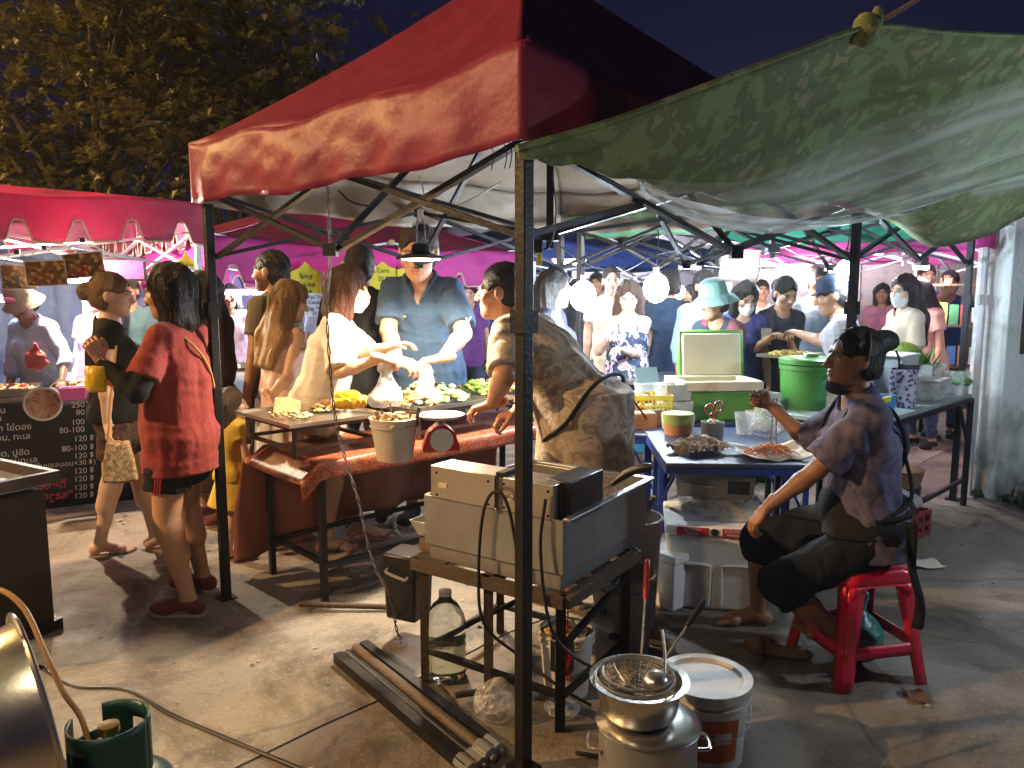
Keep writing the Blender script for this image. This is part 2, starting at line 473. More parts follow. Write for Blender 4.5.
def head_prims(f, q, R, s, sex, e=0.0, face=True):
    k = .02*s
    f.ell(q(0,-.012,.030), np.array((.074,.093,.086))*s+e, R, k)
    f.ell(q(0,.026,-.030), np.array((.059,.066,.084))*s+e, R, .03*s)
    jw = .046 if sex == 'm' else .040
    f.ell(q(0,.042,-.076), np.array((jw,.044,.036))*s+e, R, .03*s)
    f.cap(q(0,.072,-.098), q(0,.074,-.092), (.019 if sex == 'm' else .016)*s+e, None, .02*s)
    if not face: return
    for sx in (-1, 1):
        f.ell(q(.040*sx,.058,-.022), np.array((.026,.03,.026))*s, R, .02*s)
        f.cap(q(.016*sx,.091,.022), q(.044*sx,.078,.024), .0085*s, .007*s, .012*s)
        f.ell(q(.031*sx,.103,.006), np.array((.0160,.0145,.0105))*s, R, .012*s, 'sub')
        f.ell(q(.031*sx,.0765,.005), np.array((.0145,.0145,.0135))*s, R, .003*s)
        f.ell(q(.076*sx,-.004,-.006), np.array((.010,.021,.031))*s, R, .008*s)
        f.ell(q(.012*sx,.098,-.030), np.array((.009,.010,.008))*s, R, .008*s)
    f.cap(q(0,.090,.012), q(0,.112,-.028), .0085*s, .0115*s, .014*s)
    f.ell(q(0,.091,-.0515), np.array((.023,.0095,.0055))*s, R, .006*s)
    f.ell(q(0,.089,-.0635), np.array((.020,.0105,.0065))*s, R, .006*s)
    f.ell(q(0,.103,-.0575), np.array((.022,.008,.0016))*s, R, .004*s, 'sub')

def face_cols(pts, c, R, s, skin, sex, beard=0.0, lips=(.45,.16,.14), brow=(.03,.02,.015)):
    L = ((pts-c) @ R)/s; x, y, z = np.abs(L[:, 0]), L[:, 1], L[:, 2]
    col = np.tile(np.array(skin, float), (len(pts), 1))
    def mixin(w, c2):
        nonlocal col
        w = np.clip(w, 0, 1)[:, None]; col = col*(1-w)+np.array(c2)*w
    sm = lambda v, a, b: np.clip((v-a)/(b-a), 0, 1)
    fr = y > .04
    mixin(.25*fr*np.exp(-((x-.042)**2+(z+.028)**2)/.0004), (skin[0]*1.1, skin[1]*.6, skin[2]*.55))
    if beard: 
        m = fr*sm(-z, .018, .035)*sm(.2-((x/.013)**2+((z+.057)/.005)**2)*.1, 0, .1)
        mixin(beard*np.clip(m+(y > -.01)*sm(-z, .03, .05)*(x > .03), 0, 1), (.035,.024,.018))
    mixin(.75*fr*sm(1.2-((x/.024)**2+((z+.0575)/.0125)**2), 0, .5)*(y > .084), lips)
    mixin(.85*fr*sm(.0062-np.abs(z-(.026+.10*(.036-x)*(x > .03)-.05*np.abs(x-.028))), 0, .004)*((x > .012) & (x < .049)), brow)
    ey = ((x-.031)/.0150)**2+((z-.005)/.0075)**2
    mixin(.9*fr*sm(1.35-ey, 0, .3), (.55,.5,.46))
    mixin(.95*fr*sm(1.25-(((x-.031)/.0072)**2+((z-.005)/.0080)**2), 0, .4), (.02,.012,.008))
    mixin(.9*fr*sm(.0034-np.abs(z-(.0128-22*(x-.031)**2)), 0, .0022)*(np.abs(x-.031) < .017), (.025,.015,.012))
    return col

class Pose: pass
def person(label, xy, yaw, H=1.62, sex='f', g=1.0, skin=(.50,.30,.19), group=None, lean=0, roll=0, twist=0, head=(0,0,0),
           pel=None, pelxy=(0,0), lh=None, rh=None, lf=None, rf=None, hair=('short', (.012,.009,.008)), top=None, bottom=None,
           shoes=None, q=1.0, beard=0.0, mask=None, extra=None, z0=0.0, headscale=1.07, cat='person', lips=(.42,.16,.13), bust=1.0):
    s = H/1.70; o = np.array((xy[0], xy[1], z0))
    B = rotd(yaw)                                       # columns: right, forward, up
    T = rotd(yaw+twist, lean, roll)
    z = np.array((0,0,1.))
    pp = (pel if pel else .525*H)*z+B[:, 0]*pelxy[0]+B[:, 1]*pelxy[1]
    tq = lambda x, y, zz: pp+T @ (np.array((x, y, zz))*s)
    sw = .166 if sex == 'm' else .142
    hipw = .088 if sex == 'm' else .09
    K = Pose(); K.o, K.s, K.B, K.T, K.tq, K.pp = o, s, B, T, tq, pp
    sh = {1: tq(sw, -.005, .470), -1: tq(-sw, -.005, .470)}
    hip = {k: pp+B @ (np.array((hipw*k, 0, -.02))*s) for k in (1, -1)}
    HR = rotd(yaw+twist+head[0], head[1], head[2])
    nb = tq(0, -.005, .53)
    hs = s*headscale*(1.0 if H > 1.2 else 1.2)
    hc = nb+(T[:, 2]*.55+HR[:, 2]*.45)/np.linalg.norm(T[:, 2]*.55+HR[:, 2]*.45)*.155*s+HR[:, 1]*.018*s
    K.hc, K.HR, K.hs, K.nb = hc, HR, hs, nb
    hq = lambda x, y, zz: hc+HR @ (np.array((x, y, zz))*hs)
    K.hq = hq
    la, lfm = .285*s, .245*s
    arm = {}
    for k, spec in ((1, rh), (-1, lh)):
        spec = dict(spec or {})
        if 'p' in spec: t = np.array(spec['p'], float)-o
        else: t = sh[k]+B @ np.array((.075*k, .05, -.52))*s
        pole = np.array(spec['pole'], float) if 'pole' in spec else B @ np.array((.35*k, -.7, -.55))
        e, w = ik(sh[k], t, la, lfm, pole)
        d = np.array(spec['d'], float) if 'd' in spec else (w-e)
        nrm = np.array(spec['n'], float) if 'n' in spec else (B @ np.array((-1.0*k, -.15, 0)) if 'p' not in spec else -z+B[:, 1]*.1)
        arm[k] = (e, w, d/np.linalg.norm(d), nrm, spec.get('curl', .38), spec.get('thumb', .35))
    K.arm, K.sh, K.hip = arm, sh, hip
    leg = {}
    for k, spec in ((1, rf), (-1, lf)):
        spec = dict(spec or {})
        t = np.array(spec['p'], float)-o if 'p' in spec else B @ np.array((.10*k, -.02, 0))*s
        fy = spec.get('yaw', yaw-6*k); fp = spec.get('pitch', 0)
        Rf = rotd(fy, fp)
        a = t+Rf @ (np.array((0, 0, .085))*s)
        pole = np.array(spec['pole'], float) if 'pole' in spec else B[:, 1]+B[:, 0]*.15*k
        kn, an = ik(hip[k], a, .245*H*.985, .235*H*.985, pole)
        leg[k] = (kn, an, an-Rf @ (np.array((0, 0, .085))*s), Rf)
    K.leg = leg
    gt = g
    fem = sex == 'f'
    def torso(f, e=0.0, k=.05, arms=0.0, arme=0.0, low=True):
        k = k*s; S = lambda *r: np.array(r)*s+e
        f.ell(tq(0,0,.0), S(.160*gt, .110*gt, .115), T, 0)
        if low:
            for q_ in (-1, 1): f.ell(tq(.072*q_, -.055, -.03), S(.085*gt**.5, .075*gt**.5, .085), T, k)
        f.ell(tq(0,.008*gt,.15), S(.136*gt if not fem else .124*gt, .098*gt, .13), T, k)
        if gt > 1.08: f.ell(tq(0,.045*gt,.10), S(.12*gt, .085*gt, .11), T, k)
        f.ell(tq(0,-.005,.32), S(.152*gt**.6 if not fem else .136*gt**.7, .108*gt**.6, .17), T, k)
        f.cap(tq(-sw*.84,-.008,.455), tq(sw*.84,-.008,.455), .054*s+e, None, k)
        f.cap(tq(-.10,-.012,.475), nb, .036*s+e, .044*s+e, k); f.cap(tq(.10,-.012,.475), nb, .036*s+e, .044*s+e, k)
        if fem and bust:
            for q_ in (-1, 1): f.ell(tq(.068*q_, .078, .325), S(.062*bust, .058*bust, .066*bust), T, .035*s)
        elif not fem: f.ell(tq(0,.05,.37), S(.13, .07, .09), T, k)
    av = .90 if fem else 1.06
    def upper_arm(f, k, e=0.0, frac=1.0, flat=False, kk=.03, flare=0.0):
        a, b = sh[k], arm[k][0]; b2 = a+(b-a)*frac
        r1, r2 = .050*s*av*gt**.5, .039*s*av*gt**.5
        f.cap(a, b2, r1+e, (r1+(r2-r1)*frac)+e+flare, kk*s, flat=flat)
    def fore_arm(f, k, e=0.0, frac=1.0, flat=False):
        a, b = arm[k][0], arm[k][1]
        f.cap(a, a+(b-a)*.3, .038*s*av*gt**.4+e, .040*s*av+e, .02*s)
        f.cap(a+(b-a)*.3, a+(b-a)*frac, .040*s*av+e, (.040-.0135*(frac-.3)/.7)*s*av+e, .02*s, flat=flat)
    def thigh(f, k, e=0.0, frac=1.0, flat=False, flare=0.0, kk=.04):
        a, b = hip[k], leg[k][0]; r1, r2 = .084*s*gt**.7, .057*s*gt**.5
        f.cap(a, a+(b-a)*frac, r1+e, r1+(r2-r1)*frac+e+flare, kk*s, flat=flat)
    def calf(f, k, e=0.0, frac=1.0, flat=False, flare=0.0):
        a, b = leg[k][0], leg[k][1]; v = a-hip[k]; bk = (b-a); bk = bk/np.linalg.norm(bk)
        back = -(leg[k][3][:, 1]); back = back-bk*np.dot(back, bk)
        f.cap(a, a+(b-a)*min(.12, frac), .056*s*gt**.5+e, .053*s*gt**.5+e, .02*s)
        if frac > .3 and not flare:
            f.cap(a+(b-a)*.1+back*.012*s, a+(b-a)*.42+back*.018*s, .047*s*gt**.4+e, .049*s*gt**.4+e, .03*s)
        f.cap(a+(b-a)*.12, a+(b-a)*frac, .053*s*gt**.4+e, (.053-.020*frac)*s*gt**.4+e+flare, .03*s, flat=flat)
    K.torso, K.upper_arm, K.thigh, K.calf, K.fore_arm = torso, upper_arm, thigh, calf, fore_arm
    allp = [pp, hc]+[x for k in (1,-1) for x in (sh[k], arm[k][0], arm[k][1], leg[k][0], leg[k][1], leg[k][2])]
    lo, hi = np.min(allp, 0)-.2*s, np.max(allp, 0)+.2*s
    K.lo, K.hi = lo, hi
    # --- skin
    f = Field(lo, hi, .0095*q*max(s, .7))
    torso(f); 
    f.cap(nb-T[:, 2]*.03*s, hc-HR[:, 2]*.03*hs-HR[:, 1]*.012*hs, (.058 if sex == 'm' else .049)*s, (.055 if sex == 'm' else .046)*s, .03*s)
    for k in (1, -1):
        upper_arm(f, k); fore_arm(f, k); thigh(f, k); calf(f, k)
        if shoes and shoes[0] == 'sneaker': foot_prims(f, leg[k][2], leg[k][3], s, toes=False)
        else: f.cap(leg[k][1], leg[k][1]-leg[k][3][:, 2]*.03*s, .034*s, .035*s, .02)
    pts, fs = f.mesh(); cols = np.tile(np.array(skin, float), (len(pts), 1))
    bl = [(pts, fs, cols)]
    # keep the coarse feet out of the way of the finer ones
    f = Field(hc-.155*hs, hc+.155*hs, .0042*q*max(s, .7))
    head_prims(f, hq, HR, hs, sex)
    f.cap(hc-HR[:, 2]*.09*hs-HR[:, 1]*.014*hs, hc-HR[:, 2]*.02*hs-HR[:, 1]*.012*hs, (.054 if sex == 'm' else .045)*s, None, .02*hs)
    p2, f2 = f.mesh(); bl.append((p2, f2, face_cols(p2, hc, HR, hs, skin, sex, beard, lips=tuple(np.array(lips)*min(1, skin[0]/.45)))))
    for k in (1, -1):
        e, w, d, nrm, curl, th = arm[k]
        f = hand_field(w, d, nrm, k, s*(1.0 if sex == 'm' else .92), curl, .0034*q*max(s, .7), thumb=th)
        p2, f2 = f.mesh(); bl.append((p2, f2, np.tile(np.array(skin, float)*(1.04, .98, .96), (len(p2), 1))))
        if not shoes or shoes[0] in ('barefoot', 'flipflop', 'clog', 'sandal'):
            an, Rf = leg[k][2], leg[k][3]
            f = Field(an-.25*s, an+.25*s, .0045*q*max(s, .7))
            foot_prims(f, an, Rf, s, .02)
            p2, f2 = f.mesh(); bl.append((p2, f2, np.tile(np.array(skin, float), (len(p2), 1))))
    n = 0; PP, FF, CC = [], [], []
    for a, b, c in bl: PP.append(a); FF.append(b+n); CC.append(c); n += len(a)
    root = np_mesh('person', np.concatenate(PP), np.concatenate(FF), SKIN, np.concatenate(CC), loc=o)
    tag(root, label, cat, group); K.root = root
    def child(name, f, m, fmi=None):
        p_, f_ = f.mesh()
        if len(p_) < 8: return None
        return np_mesh(name, p_, f_, m, parent=root)
    K.child = child
    # --- clothes
    if top:
        c = dict(e=.018, sleeve=.55, hem=-.10, neck='crew', flare=.012, loose=.004, wr=.0075, wf=38, name='shirt'); c.update(top)
        f = Field(lo, hi, .0085*q*max(s, .7)); torso(f, c['e'], low=c['hem'] < -.05)
        hz = c['hem']
        if c['loose']:
            f.ecyl(pp, T, .36*s, (hz-.01)*s, ((.150*gt**.7)*s, .112*gt**.7*s), ((.172*gt+c['loose'])*s, (.135*gt+c['loose'])*s), .05*s)
        for k in (1, -1):
            if c['sleeve'] > 0:
                upper_arm(f, k, c['e']*.8, min(c['sleeve'], 1), c['sleeve'] < 1, .035, c['flare'])
                if c['sleeve'] > 1: fore_arm(f, k, c['e']*.8, c['sleeve']-1, True)
        f.wrinkle(c['wr']*s, c['wf'], len(label)*7, (1, 1, .25), T); f.wrinkle(c['wr']*.5*s, c['wf']*1.2, len(label)*3+1, (.3, .3, 1), T)
        if c.get('drape'):
            f.ecyl(pp, B, .10*s, -c['drape']*s-.02, (.165*gt*s+.03, .15*gt*s+.03), (.172*gt*s+.04, .16*gt*s+.04), .06); f.clip(pp-z*c['drape']*s, -z)
        else: f.clip(tq(0,0,hz), -T[:, 2])
        if c['neck'] == 'crew': f.cap(tq(0,.01,.52), tq(0,.04,.68), .062*s, .085*s, .01, 'sub'); f.ell(tq(0,.045,.525), np.array((.06,.05,.045))*s, T, .01, 'sub')
        elif c['neck'] == 'wide': f.ell(tq(0,.03,.55), np.array((.115,.10,.085))*s, T, .01, 'sub')
        elif c['neck'] == 'vee':
            f.cap(tq(0,.0,.54), tq(0,.04,.68), .064*s, .09*s, .01, 'sub'); f.cap(tq(0,.125,.40), tq(0,.06,.56), .006*s, .062*s, .008, 'sub')
        elif c['neck'] == 'tank':
            f.clip(tq(0,0,.395), T[:, 2])
        elif c['neck'] == 'sleeveless':
            f.ell(tq(0,.03,.56), np.array((.085,.10,.10))*s, T, .01, 'sub')
            for k in (1, -1): f.ell(sh[k]+T[:, 0]*k*.035*s, np.array((.045,.11,.11))*s, T, .01, 'sub')
        K.top = child(c['name'], f, c['m'])
        if c['neck'] == 'tank' and c.get('straps', True):
            mb = MB()
            for k in (-1, 1):
                mb.tube(spline([tq(.072*k,.115,.38), tq(.078*k,.085,.45), tq(.082*k,.02,.525), tq(.08*k,-.06,.50), tq(.07*k,-.115,.38)], 5), .0065*s, 6)
            mb.build('strap', c['m'], root)
        if c.get('arm_sleeve'):
            f = Field(lo, hi, .0085*q)
            for k in (1, -1): upper_arm(f, k, .005); fore_arm(f, k, .005, .93, True)
            for k in (1, -1):
                d = arm[k][0]-sh[k]; f.clip(sh[k]+d*.3, -d) if k == c['arm_sleeve'] else None
            child('sleeve', f, c['arm_m'])
    if bottom:
        c = dict(e=.008, kind='pants', len=1.0, flare=0.0, wr=.007, wf=42, waist=.10); c.update(bottom)
        f = Field(lo, hi, .0085*q*max(s, .7))
        if c['kind'] == 'skirt':
            zl = c['len']*s
            R0 = B
            f.ell(tq(0,0,.0), np.array((.160*gt, .118*gt, .115))*s+c['e'], T, 0)
            f.ecyl(pp, R0, .04*s, -zl, (.165*gt*s+c['e'], .125*gt*s+c['e']), (.165*gt*s+c['flare'], .13*gt*s+c['flare']), .04)
            f.wrinkle(c['wr']*s, c['wf']*.6, 3, (1,1,.12))
            f.clip(tq(0,0,c['waist']), T[:, 2])
        else:
            f.ell(tq(0,0,.0), np.array((.160*gt, .110*gt, .115))*s+c['e'], T, 0)
            for q_ in (-1, 1): f.ell(tq(.072*q_, -.055, -.03), np.array((.085*gt**.5, .075*gt**.5, .085))*s+c['e'], T, .04)
            for k in (1, -1):
                L = c['len']
                thigh(f, k, c['e'], min(1, L*2), L < .5, c['flare'] if L <= .5 else 0)
                if L > .5: calf(f, k, c['e']*.9, (L-.5)*2, True, c['flare'])
            f.wrinkle(c['wr']*s, c['wf'], 5, (1,1,.3)); f.wrinkle(c['wr']*.5*s, c['wf']*1.2, 9, (.4,.4,1))
            f.clip(tq(0,0,c['waist']), T[:, 2])
        K.bottom = child(c.get('name', 'skirt' if c['kind'] == 'skirt' else 'trousers' if c['len'] > .6 else 'shorts'), f, c['m'])
    # --- shoes
    if shoes:
        for k in (1, -1):
            an, Rf = leg[k][2], leg[k][3]
            off = lambda x, y, zz: an+Rf @ (np.array((x*k, y, zz))*s)
            ol = [(x*k, y) for x, y in sole_outline(s, .06)]
            if k < 0: ol = ol[::-1]
            if shoes[0] == 'sneaker':
                f = Field(an-.26*s, an+.26*s, .006*q); foot_prims(f, an+Rf[:, 2]*.012*s, Rf, s, .02, .006*s, False)
                f.clip(an+Rf[:, 2]*.085*s, Rf[:, 2]); f.clip(an+Rf[:, 2]*.012*s, -Rf[:, 2])
                sh_ = child('shoe', f, shoes[1])
                MB().prism(ol, .024*s, an-Rf[:, 2]*.006*s, Rf).build('sole', shoes[2], sh_, bevel=.004)
            elif shoes[0] in ('flipflop', 'sandal'):
                sl = MB().prism(ol, .016*s, an-Rf[:, 2]*.016*s, Rf).build('flip_flop', shoes[1], root, bevel=.004)
                mb = MB()
                mb.tube(spline([off(-.036,.045,.0), off(-.02,.085,.05), off(-.012,.135,.028), off(-.012,.14,.0)], 5), .005*s, 6)
                mb.tube(spline([off(.04,.045,.0), off(.022,.085,.055), off(-.012,.135,.028)], 5), .005*s, 6)
                mb.build('thong', shoes[2], sl)
            elif shoes[0] == 'clog':
                f = Field(an-.26*s, an+.26*s, .006*q); foot_prims(f, an+Rf[:, 2]*.01*s, Rf, s, .02, .008*s, False)
                f.clip(off(0,.05,.06), (Rf[:, 2]-Rf[:, 1]*.9)); f.clip(an, -Rf[:, 2])
                child('shoe', f, shoes[1])
    # --- hair
    hstyle, hcol = hair[0], hair[1]
    if hstyle != 'bald':
        hm = hairmat('hair_%.3f_%.3f_%.3f' % tuple(hcol), hcol)
        top_of = hc+HR[:, 2]*.15*hs
        long_ = hstyle in ('long', 'bob', 'wavy')
        lo2 = hc-np.array((.24,.24,.66 if hstyle in ('long','wavy') else .34))*hs; hi2 = hc+np.array((.24,.24,.25))*hs
        f = Field(lo2, hi2, .0058*q)
        e = dict(short=.007, bob=.014, long=.011, wavy=.014, bun=.008, bunlow=.008).get(hstyle, .009)*hs
        f.ell(hq(0,-.014,.034), np.array((.075,.094,.088))*hs+e, HR, 0)
        if hstyle in ('short', 'bun', 'bunlow'):
            f.ell(hq(0,-.045,-.02), np.array((.066,.062,.075))*hs+e, HR, .02*hs)
        if hstyle == 'bob':
            for q_ in (-1, 1): f.cap(hq(.060*q_,-.015,.03), hq(.068*q_,.004,-.135), .034*hs, .030*hs, .05*hs)
            f.cap(hq(0,-.06,.0), hq(0,-.062,-.13), .062*hs, .058*hs, .05*hs)
            f.cap(hq(-.05,-.045,.0), hq(-.055,-.045,-.135), .04*hs, .036*hs, .05*hs); f.cap(hq(.05,-.045,.0), hq(.055,-.045,-.135), .04*hs, .036*hs, .05*hs)
        if hstyle in ('long', 'wavy'):
            for q_ in (-1, 0, 1):
                a = hq(.045*q_,-.055,.0); b = hq(.062*q_,-.068,-.13)
                c1 = nb+T[:, 0]*.085*q_*s-T[:, 1]*.085*s-T[:, 2]*.06*s; c2 = nb+T[:, 0]*.075*q_*s-T[:, 1]*(.135)*s-T[:, 2]*(.26)*s
                f.cap(a, b, .052*hs, .048*hs, .05*hs); f.cap(b, c1, .048*hs, .046*hs, .05*hs); f.cap(c1, c2, .046*hs, .026*hs, .05*hs)
            if hstyle == 'wavy' or True:
                for q_ in (-1, 1): f.cap(hq(.060*q_,-.01,.03), hq(.070*q_,.0,-.12), .032*hs, .024*hs, .05*hs)
        if hstyle == 'bun': 
            f.ell(hq(0,-.115,.075), np.array((.052,.055,.046))*hs, HR, .015*hs); f.ell(hq(.012,-.135,.085), np.array((.03,.04,.03))*hs, HR, .01*hs)
        if hstyle == 'bunlow': f.ell(hq(0,-.128,.012), np.array((.05,.048,.052))*hs, HR, .015*hs)
        if hstyle in ('wavy', 'bob', 'long'): f.wrinkle(.0075*hs, 60 if hstyle != 'wavy' else 34, 11, (1, 1, .25 if hstyle != 'wavy' else .5), HR)
        else: f.wrinkle(.004*hs, 80, 12, (1, 1, .5), HR)
        # open the face
        hl = hair[2] if len(hair) > 2 else .0
        f.ell(hq(0,.125,-.045+hl), np.array((.066 if not long_ else .058,.095,.118))*hs, HR, .008*hs, 'sub')
        if not long_:
            for q_ in (-1, 1): f.ell(hq(.088*q_,.018,-.022), np.array((.04,.040,.045))*hs, HR, .006*hs, 'sub')
            f.clip(hq(0,-.08,-.075), -HR[:, 2]-HR[:, 1]*.25)
        K.hair = child('hair', f, hm)
        if K.hair and q <= 1.1 and H > 1.2:
            me = K.hair.data; V = np.empty(len(me.vertices)*3); me.vertices.foreach_get('co', V); V = V.reshape(-1, 3)
            rs = np.random.RandomState(len(label)); sb = MB(); up = HR[:, 2]
            hz_ = (V-hc) @ up; ok = np.nonzero(hz_ > (-.02 if long_ else .0)*hs)[0]
            for st in rs.choice(ok, 170 if long_ else 110):
                p = V[st].copy(); pts = []; dr = rs.randn(3)*.25
                for k in range(rs.randint(6, 14)):
                    out = p-hc; out = out-up*np.dot(out, up)*.5; out /= np.linalg.norm(out)+1e-9
                    pts.append(p+out*(.0015+.0045*rs.rand()))
                    tgt = -np.array((0,0,1.))*.9+dr*.5 if long_ else (hq(0,-.11,.05)-p)/(np.linalg.norm(hq(0,-.11,.05)-p)+1e-9)+dr*.4
                    n_ = p+tgt/np.linalg.norm(tgt)*.016
                    d2 = ((V-n_)**2).sum(1); j = d2.argmin()
                    if d2[j] > .028**2: pts.append(n_+out*.004); break
                    p = V[j]*.75+n_*.25
                if len(pts) > 2: sb.tube(spline(pts, 2), .0011, 4)
            if sb.v: sb.build('loose_hair', hm, K.hair, angle=180)
    if mask:
        f = Field(hc-.15*hs, hc+.15*hs, .005*q)
        head_prims(f, hq, HR, hs, sex, .005*hs, False)
        f.ell(hq(0,.098,-.045), np.array((.028,.022,.034))*hs, HR, .03*hs)
        mz = mask[1] if len(mask) > 1 else 0.0
        f.clip(hq(0,.1,-.008+mz), HR[:, 2]); f.clip(hq(0,.035,-.05), -HR[:, 1]); f.clip(hq(0,.06,-.118), -HR[:, 2])
        mk = child('face_mask', f, mask[0])
        mb = MB()
        for q_ in (-1, 1):
            mb.tube(spline([hq(.06*q_,.045,-.02+mz), hq(.082*q_,.0,.015), hq(.08*q_,-.022,-.01), hq(.06*q_,.04,-.075)], 5), .0015*hs, 5)
        mb.build('ear_loop', mask[0], mk)
    return K
def shoulder_strap(K, k, m, r=.006, low=(.17,.04,-.05), yk=1.0):
    """a strap from one shoulder to the other hip"""
    q = lambda x, y, z: K.tq(x, y*yk, z)
    front = [q(-low[0]*k, .06, low[2]), q(-.07*k, .135, .20), q(.05*k, .135, .36), q(.095*k, .05, .525), q(.08*k, -.09, .46), q(-.03*k, -.135, .28), q(-low[0]*k, -.08, low[2])]
    MB().tube(spline(front, 6), r, 6).build('strap', m, K.root)
# ---------------------------------------------------------------- camera, sky, ground
cam = bpy.data.cameras.new('camera'); co = bpy.data.objects.new('camera', cam); COL.objects.link(co); sc.camera = co
co.location = (0, 0, CAMZ); co.rotation_euler = (rad(90)-PITCH, 0, 0)
cam.sensor_width = 36; cam.lens = 36*FPX/1024; cam.clip_start = .05; cam.clip_end = 400
w = bpy.data.worlds.new('World'); sc.world = w; w.use_nodes = True
nt = w.node_tree; bg = nt.nodes['Background']
tc = nt.nodes.new('ShaderNodeTexCoord'); sx = nt.nodes.new('ShaderNodeSeparateXYZ'); nt.links.new(tc.outputs['Generated'], sx.inputs[0])
rp = nt.nodes.new('ShaderNodeValToRGB'); e = rp.color_ramp.elements
e[0].position = 0; e[0].color = (.0010, .0013, .0080, 1); e[1].position = .7; e[1].color = (.0005, .0007, .0055, 1)
nt.links.new(sx.outputs['Z'], rp.inputs['Fac']); nt.links.new(rp.outputs['Color'], bg.inputs['Color']); bg.inputs['Strength'].default_value = 1.0
sc.view_settings.view_transform = 'Standard'; sc.view_settings.look = 'None'; sc.view_settings.exposure = 1.6
cy = sc.cycles; cy.use_denoising = True; cy.max_bounces = 7; cy.diffuse_bounces = 3; cy.glossy_bounces = 3; cy.transmission_bounces = 6
cy.transparent_max_bounces = 12; cy.sample_clamp_indirect = 4.0; cy.caustics_reflective = False; cy.caustics_refractive = False
cy.use_adaptive_sampling = True; cy.adaptive_threshold = .02

def concrete(name, base, scale=1.0):
    m = bpy.data.materials.new(name); m.use_nodes = True; nt = m.node_tree; N = nt.nodes; L = nt.links; b = N['Principled BSDF']
    tc = N.new('ShaderNodeTexCoord')
    def noise(sc_, det=8, dist=0.0, rough=.6):
        n = N.new('ShaderNodeTexNoise'); n.inputs['Scale'].default_value = sc_*scale; n.inputs['Detail'].default_value = det
        n.inputs['Distortion'].default_value = dist; n.inputs['Roughness'].default_value = rough
        L.new(tc.outputs['Object'], n.inputs['Vector']); return n.outputs['Fac']
    def rng(v, a, b_, c=0., d=1.):
        r = N.new('ShaderNodeMapRange'); r.inputs['From Min'].default_value = a; r.inputs['From Max'].default_value = b_
        r.inputs['To Min'].default_value = c; r.inputs['To Max'].default_value = d; L.new(v, r.inputs['Value']); return r.outputs['Result']
    def mix(f, a, b_):
        x = N.new('ShaderNodeMix'); x.data_type = 'RGBA'; L.new(f, x.inputs['Factor'])
        for i, v in (('A', a), ('B', b_)):
            if hasattr(v, 'type'): L.new(v, x.inputs[i])
            else: x.inputs[i].default_value = (*v, 1)
        return x.outputs['Result']
    c = mix(noise(1.3, 6), [v*.72 for v in base], [v*1.22 for v in base])
    c = mix(rng(noise(.9, 9, 1.2, .7), .49, .62, 0, .85), c, (base[0]*.32, base[1]*.29, base[2]*.25))          # old oil and water stains
    c = mix(rng(noise(2.6, 9, .6, .72), .56, .66, 0, .7), c, (base[0]*.38, base[1]*.33, base[2]*.28))
    c = mix(rng(noise(26, 3), .56, .72, 0, .45), c, [v*.45 for v in base])              # pits and grit
    c = mix(rng(noise(60, 2), .60, .70, 0, .5), c, [min(1, v*1.5) for v in base])
    vo = N.new('ShaderNodeTexVoronoi'); vo.feature = 'DISTANCE_TO_EDGE'; vo.inputs['Scale'].default_value = .2*scale
    nn = N.new('ShaderNodeTexNoise'); nn.inputs['Scale'].default_value = 3; L.new(tc.outputs['Object'], nn.inputs['Vector'])
    va = N.new('ShaderNodeMixRGB'); va.inputs['Fac'].default_value = .12; L.new(tc.outputs['Object'], va.inputs[1]); L.new(nn.outputs['Color'], va.inputs[2])
    L.new(va.outputs['Color'], vo.inputs['Vector'])
    c = mix(rng(vo.outputs['Distance'], 0, .003, .55, 0), c, [v*.35 for v in base])       # hairline cracks
    L.new(c, b.inputs['Base Color'])
    L.new(rng(noise(1.7, 6, 1.), .35, .7, .95, .55), b.inputs['Roughness'])
    h = N.new('ShaderNodeMath'); h.operation = 'ADD'; L.new(noise(9, 8), h.inputs[0]); L.new(rng(noise(55, 4), 0, 1, 0, .5), h.inputs[1])
    bp = N.new('ShaderNodeBump'); bp.inputs['Strength'].default_value = .35; bp.inputs['Distance'].default_value = .03
    L.new(h.outputs[0], bp.inputs['Height']); L.new(bp.outputs['Normal'], b.inputs['Normal'])
    MATS[name] = m; return m
GROUND = concrete('concrete_ground', (.20, .172, .138))
APRON = concrete('concrete_apron', (.25, .22, .18), 1.15)
tag(MB().add([(-45,-25,0),(45,-25,0),(45,60,0),(-45,60,0)], [(0,1,2,3)]).build('ground', GROUND), kind='structure')
# the lane was poured as a thin later slab: its ragged edge crosses the foreground
rr = random.Random(5); edge = []
for i in range(61):
    t = -4+i*.25; p = M(t, -1.35+.05*math.sin(t*2.1)+rr.uniform(-.018, .018)); edge.append((p.x, p.y))
far = [(M(11, 16).x, M(11, 16).y), (M(-4, 16).x, M(-4, 16).y)]
tag(MB().prism(edge+far, .005, (0,0,.001)).build('lane_pavement', APRON), kind='structure')

rl = random.Random(21); lt = MB()
for i in range(420):
    x, y = rl.uniform(-3.2,3.4), rl.uniform(1.7,6.2); r = rl.uniform(.003,.014)*(1 if rl.random() < .85 else 2)
    F = Rm(rl.uniform(0,6), rl.uniform(-.3,.3)); pts = [np.array((x,y,.009+r*.15))+F @ np.array((r*math.cos(a)*rl.uniform(.5,1.3), r*math.sin(a)*rl.uniform(.4,1), r*rl.uniform(-.1,.2))) for a in (0,1.2,2.5,3.8,5.1)]
    lt.add(pts, [(0,1,2,3,4)], rl.randrange(3))
tag(lt.build('litter', [mat('crumb_brown',(.06,.04,.025),.9), mat('crumb_pale',(.35,.32,.28),.8), mat('crumb_grey',(.10,.095,.085),.9)], angle=180), 'crumbs, leaf bits and grit scattered over the concrete', kind='stuff')

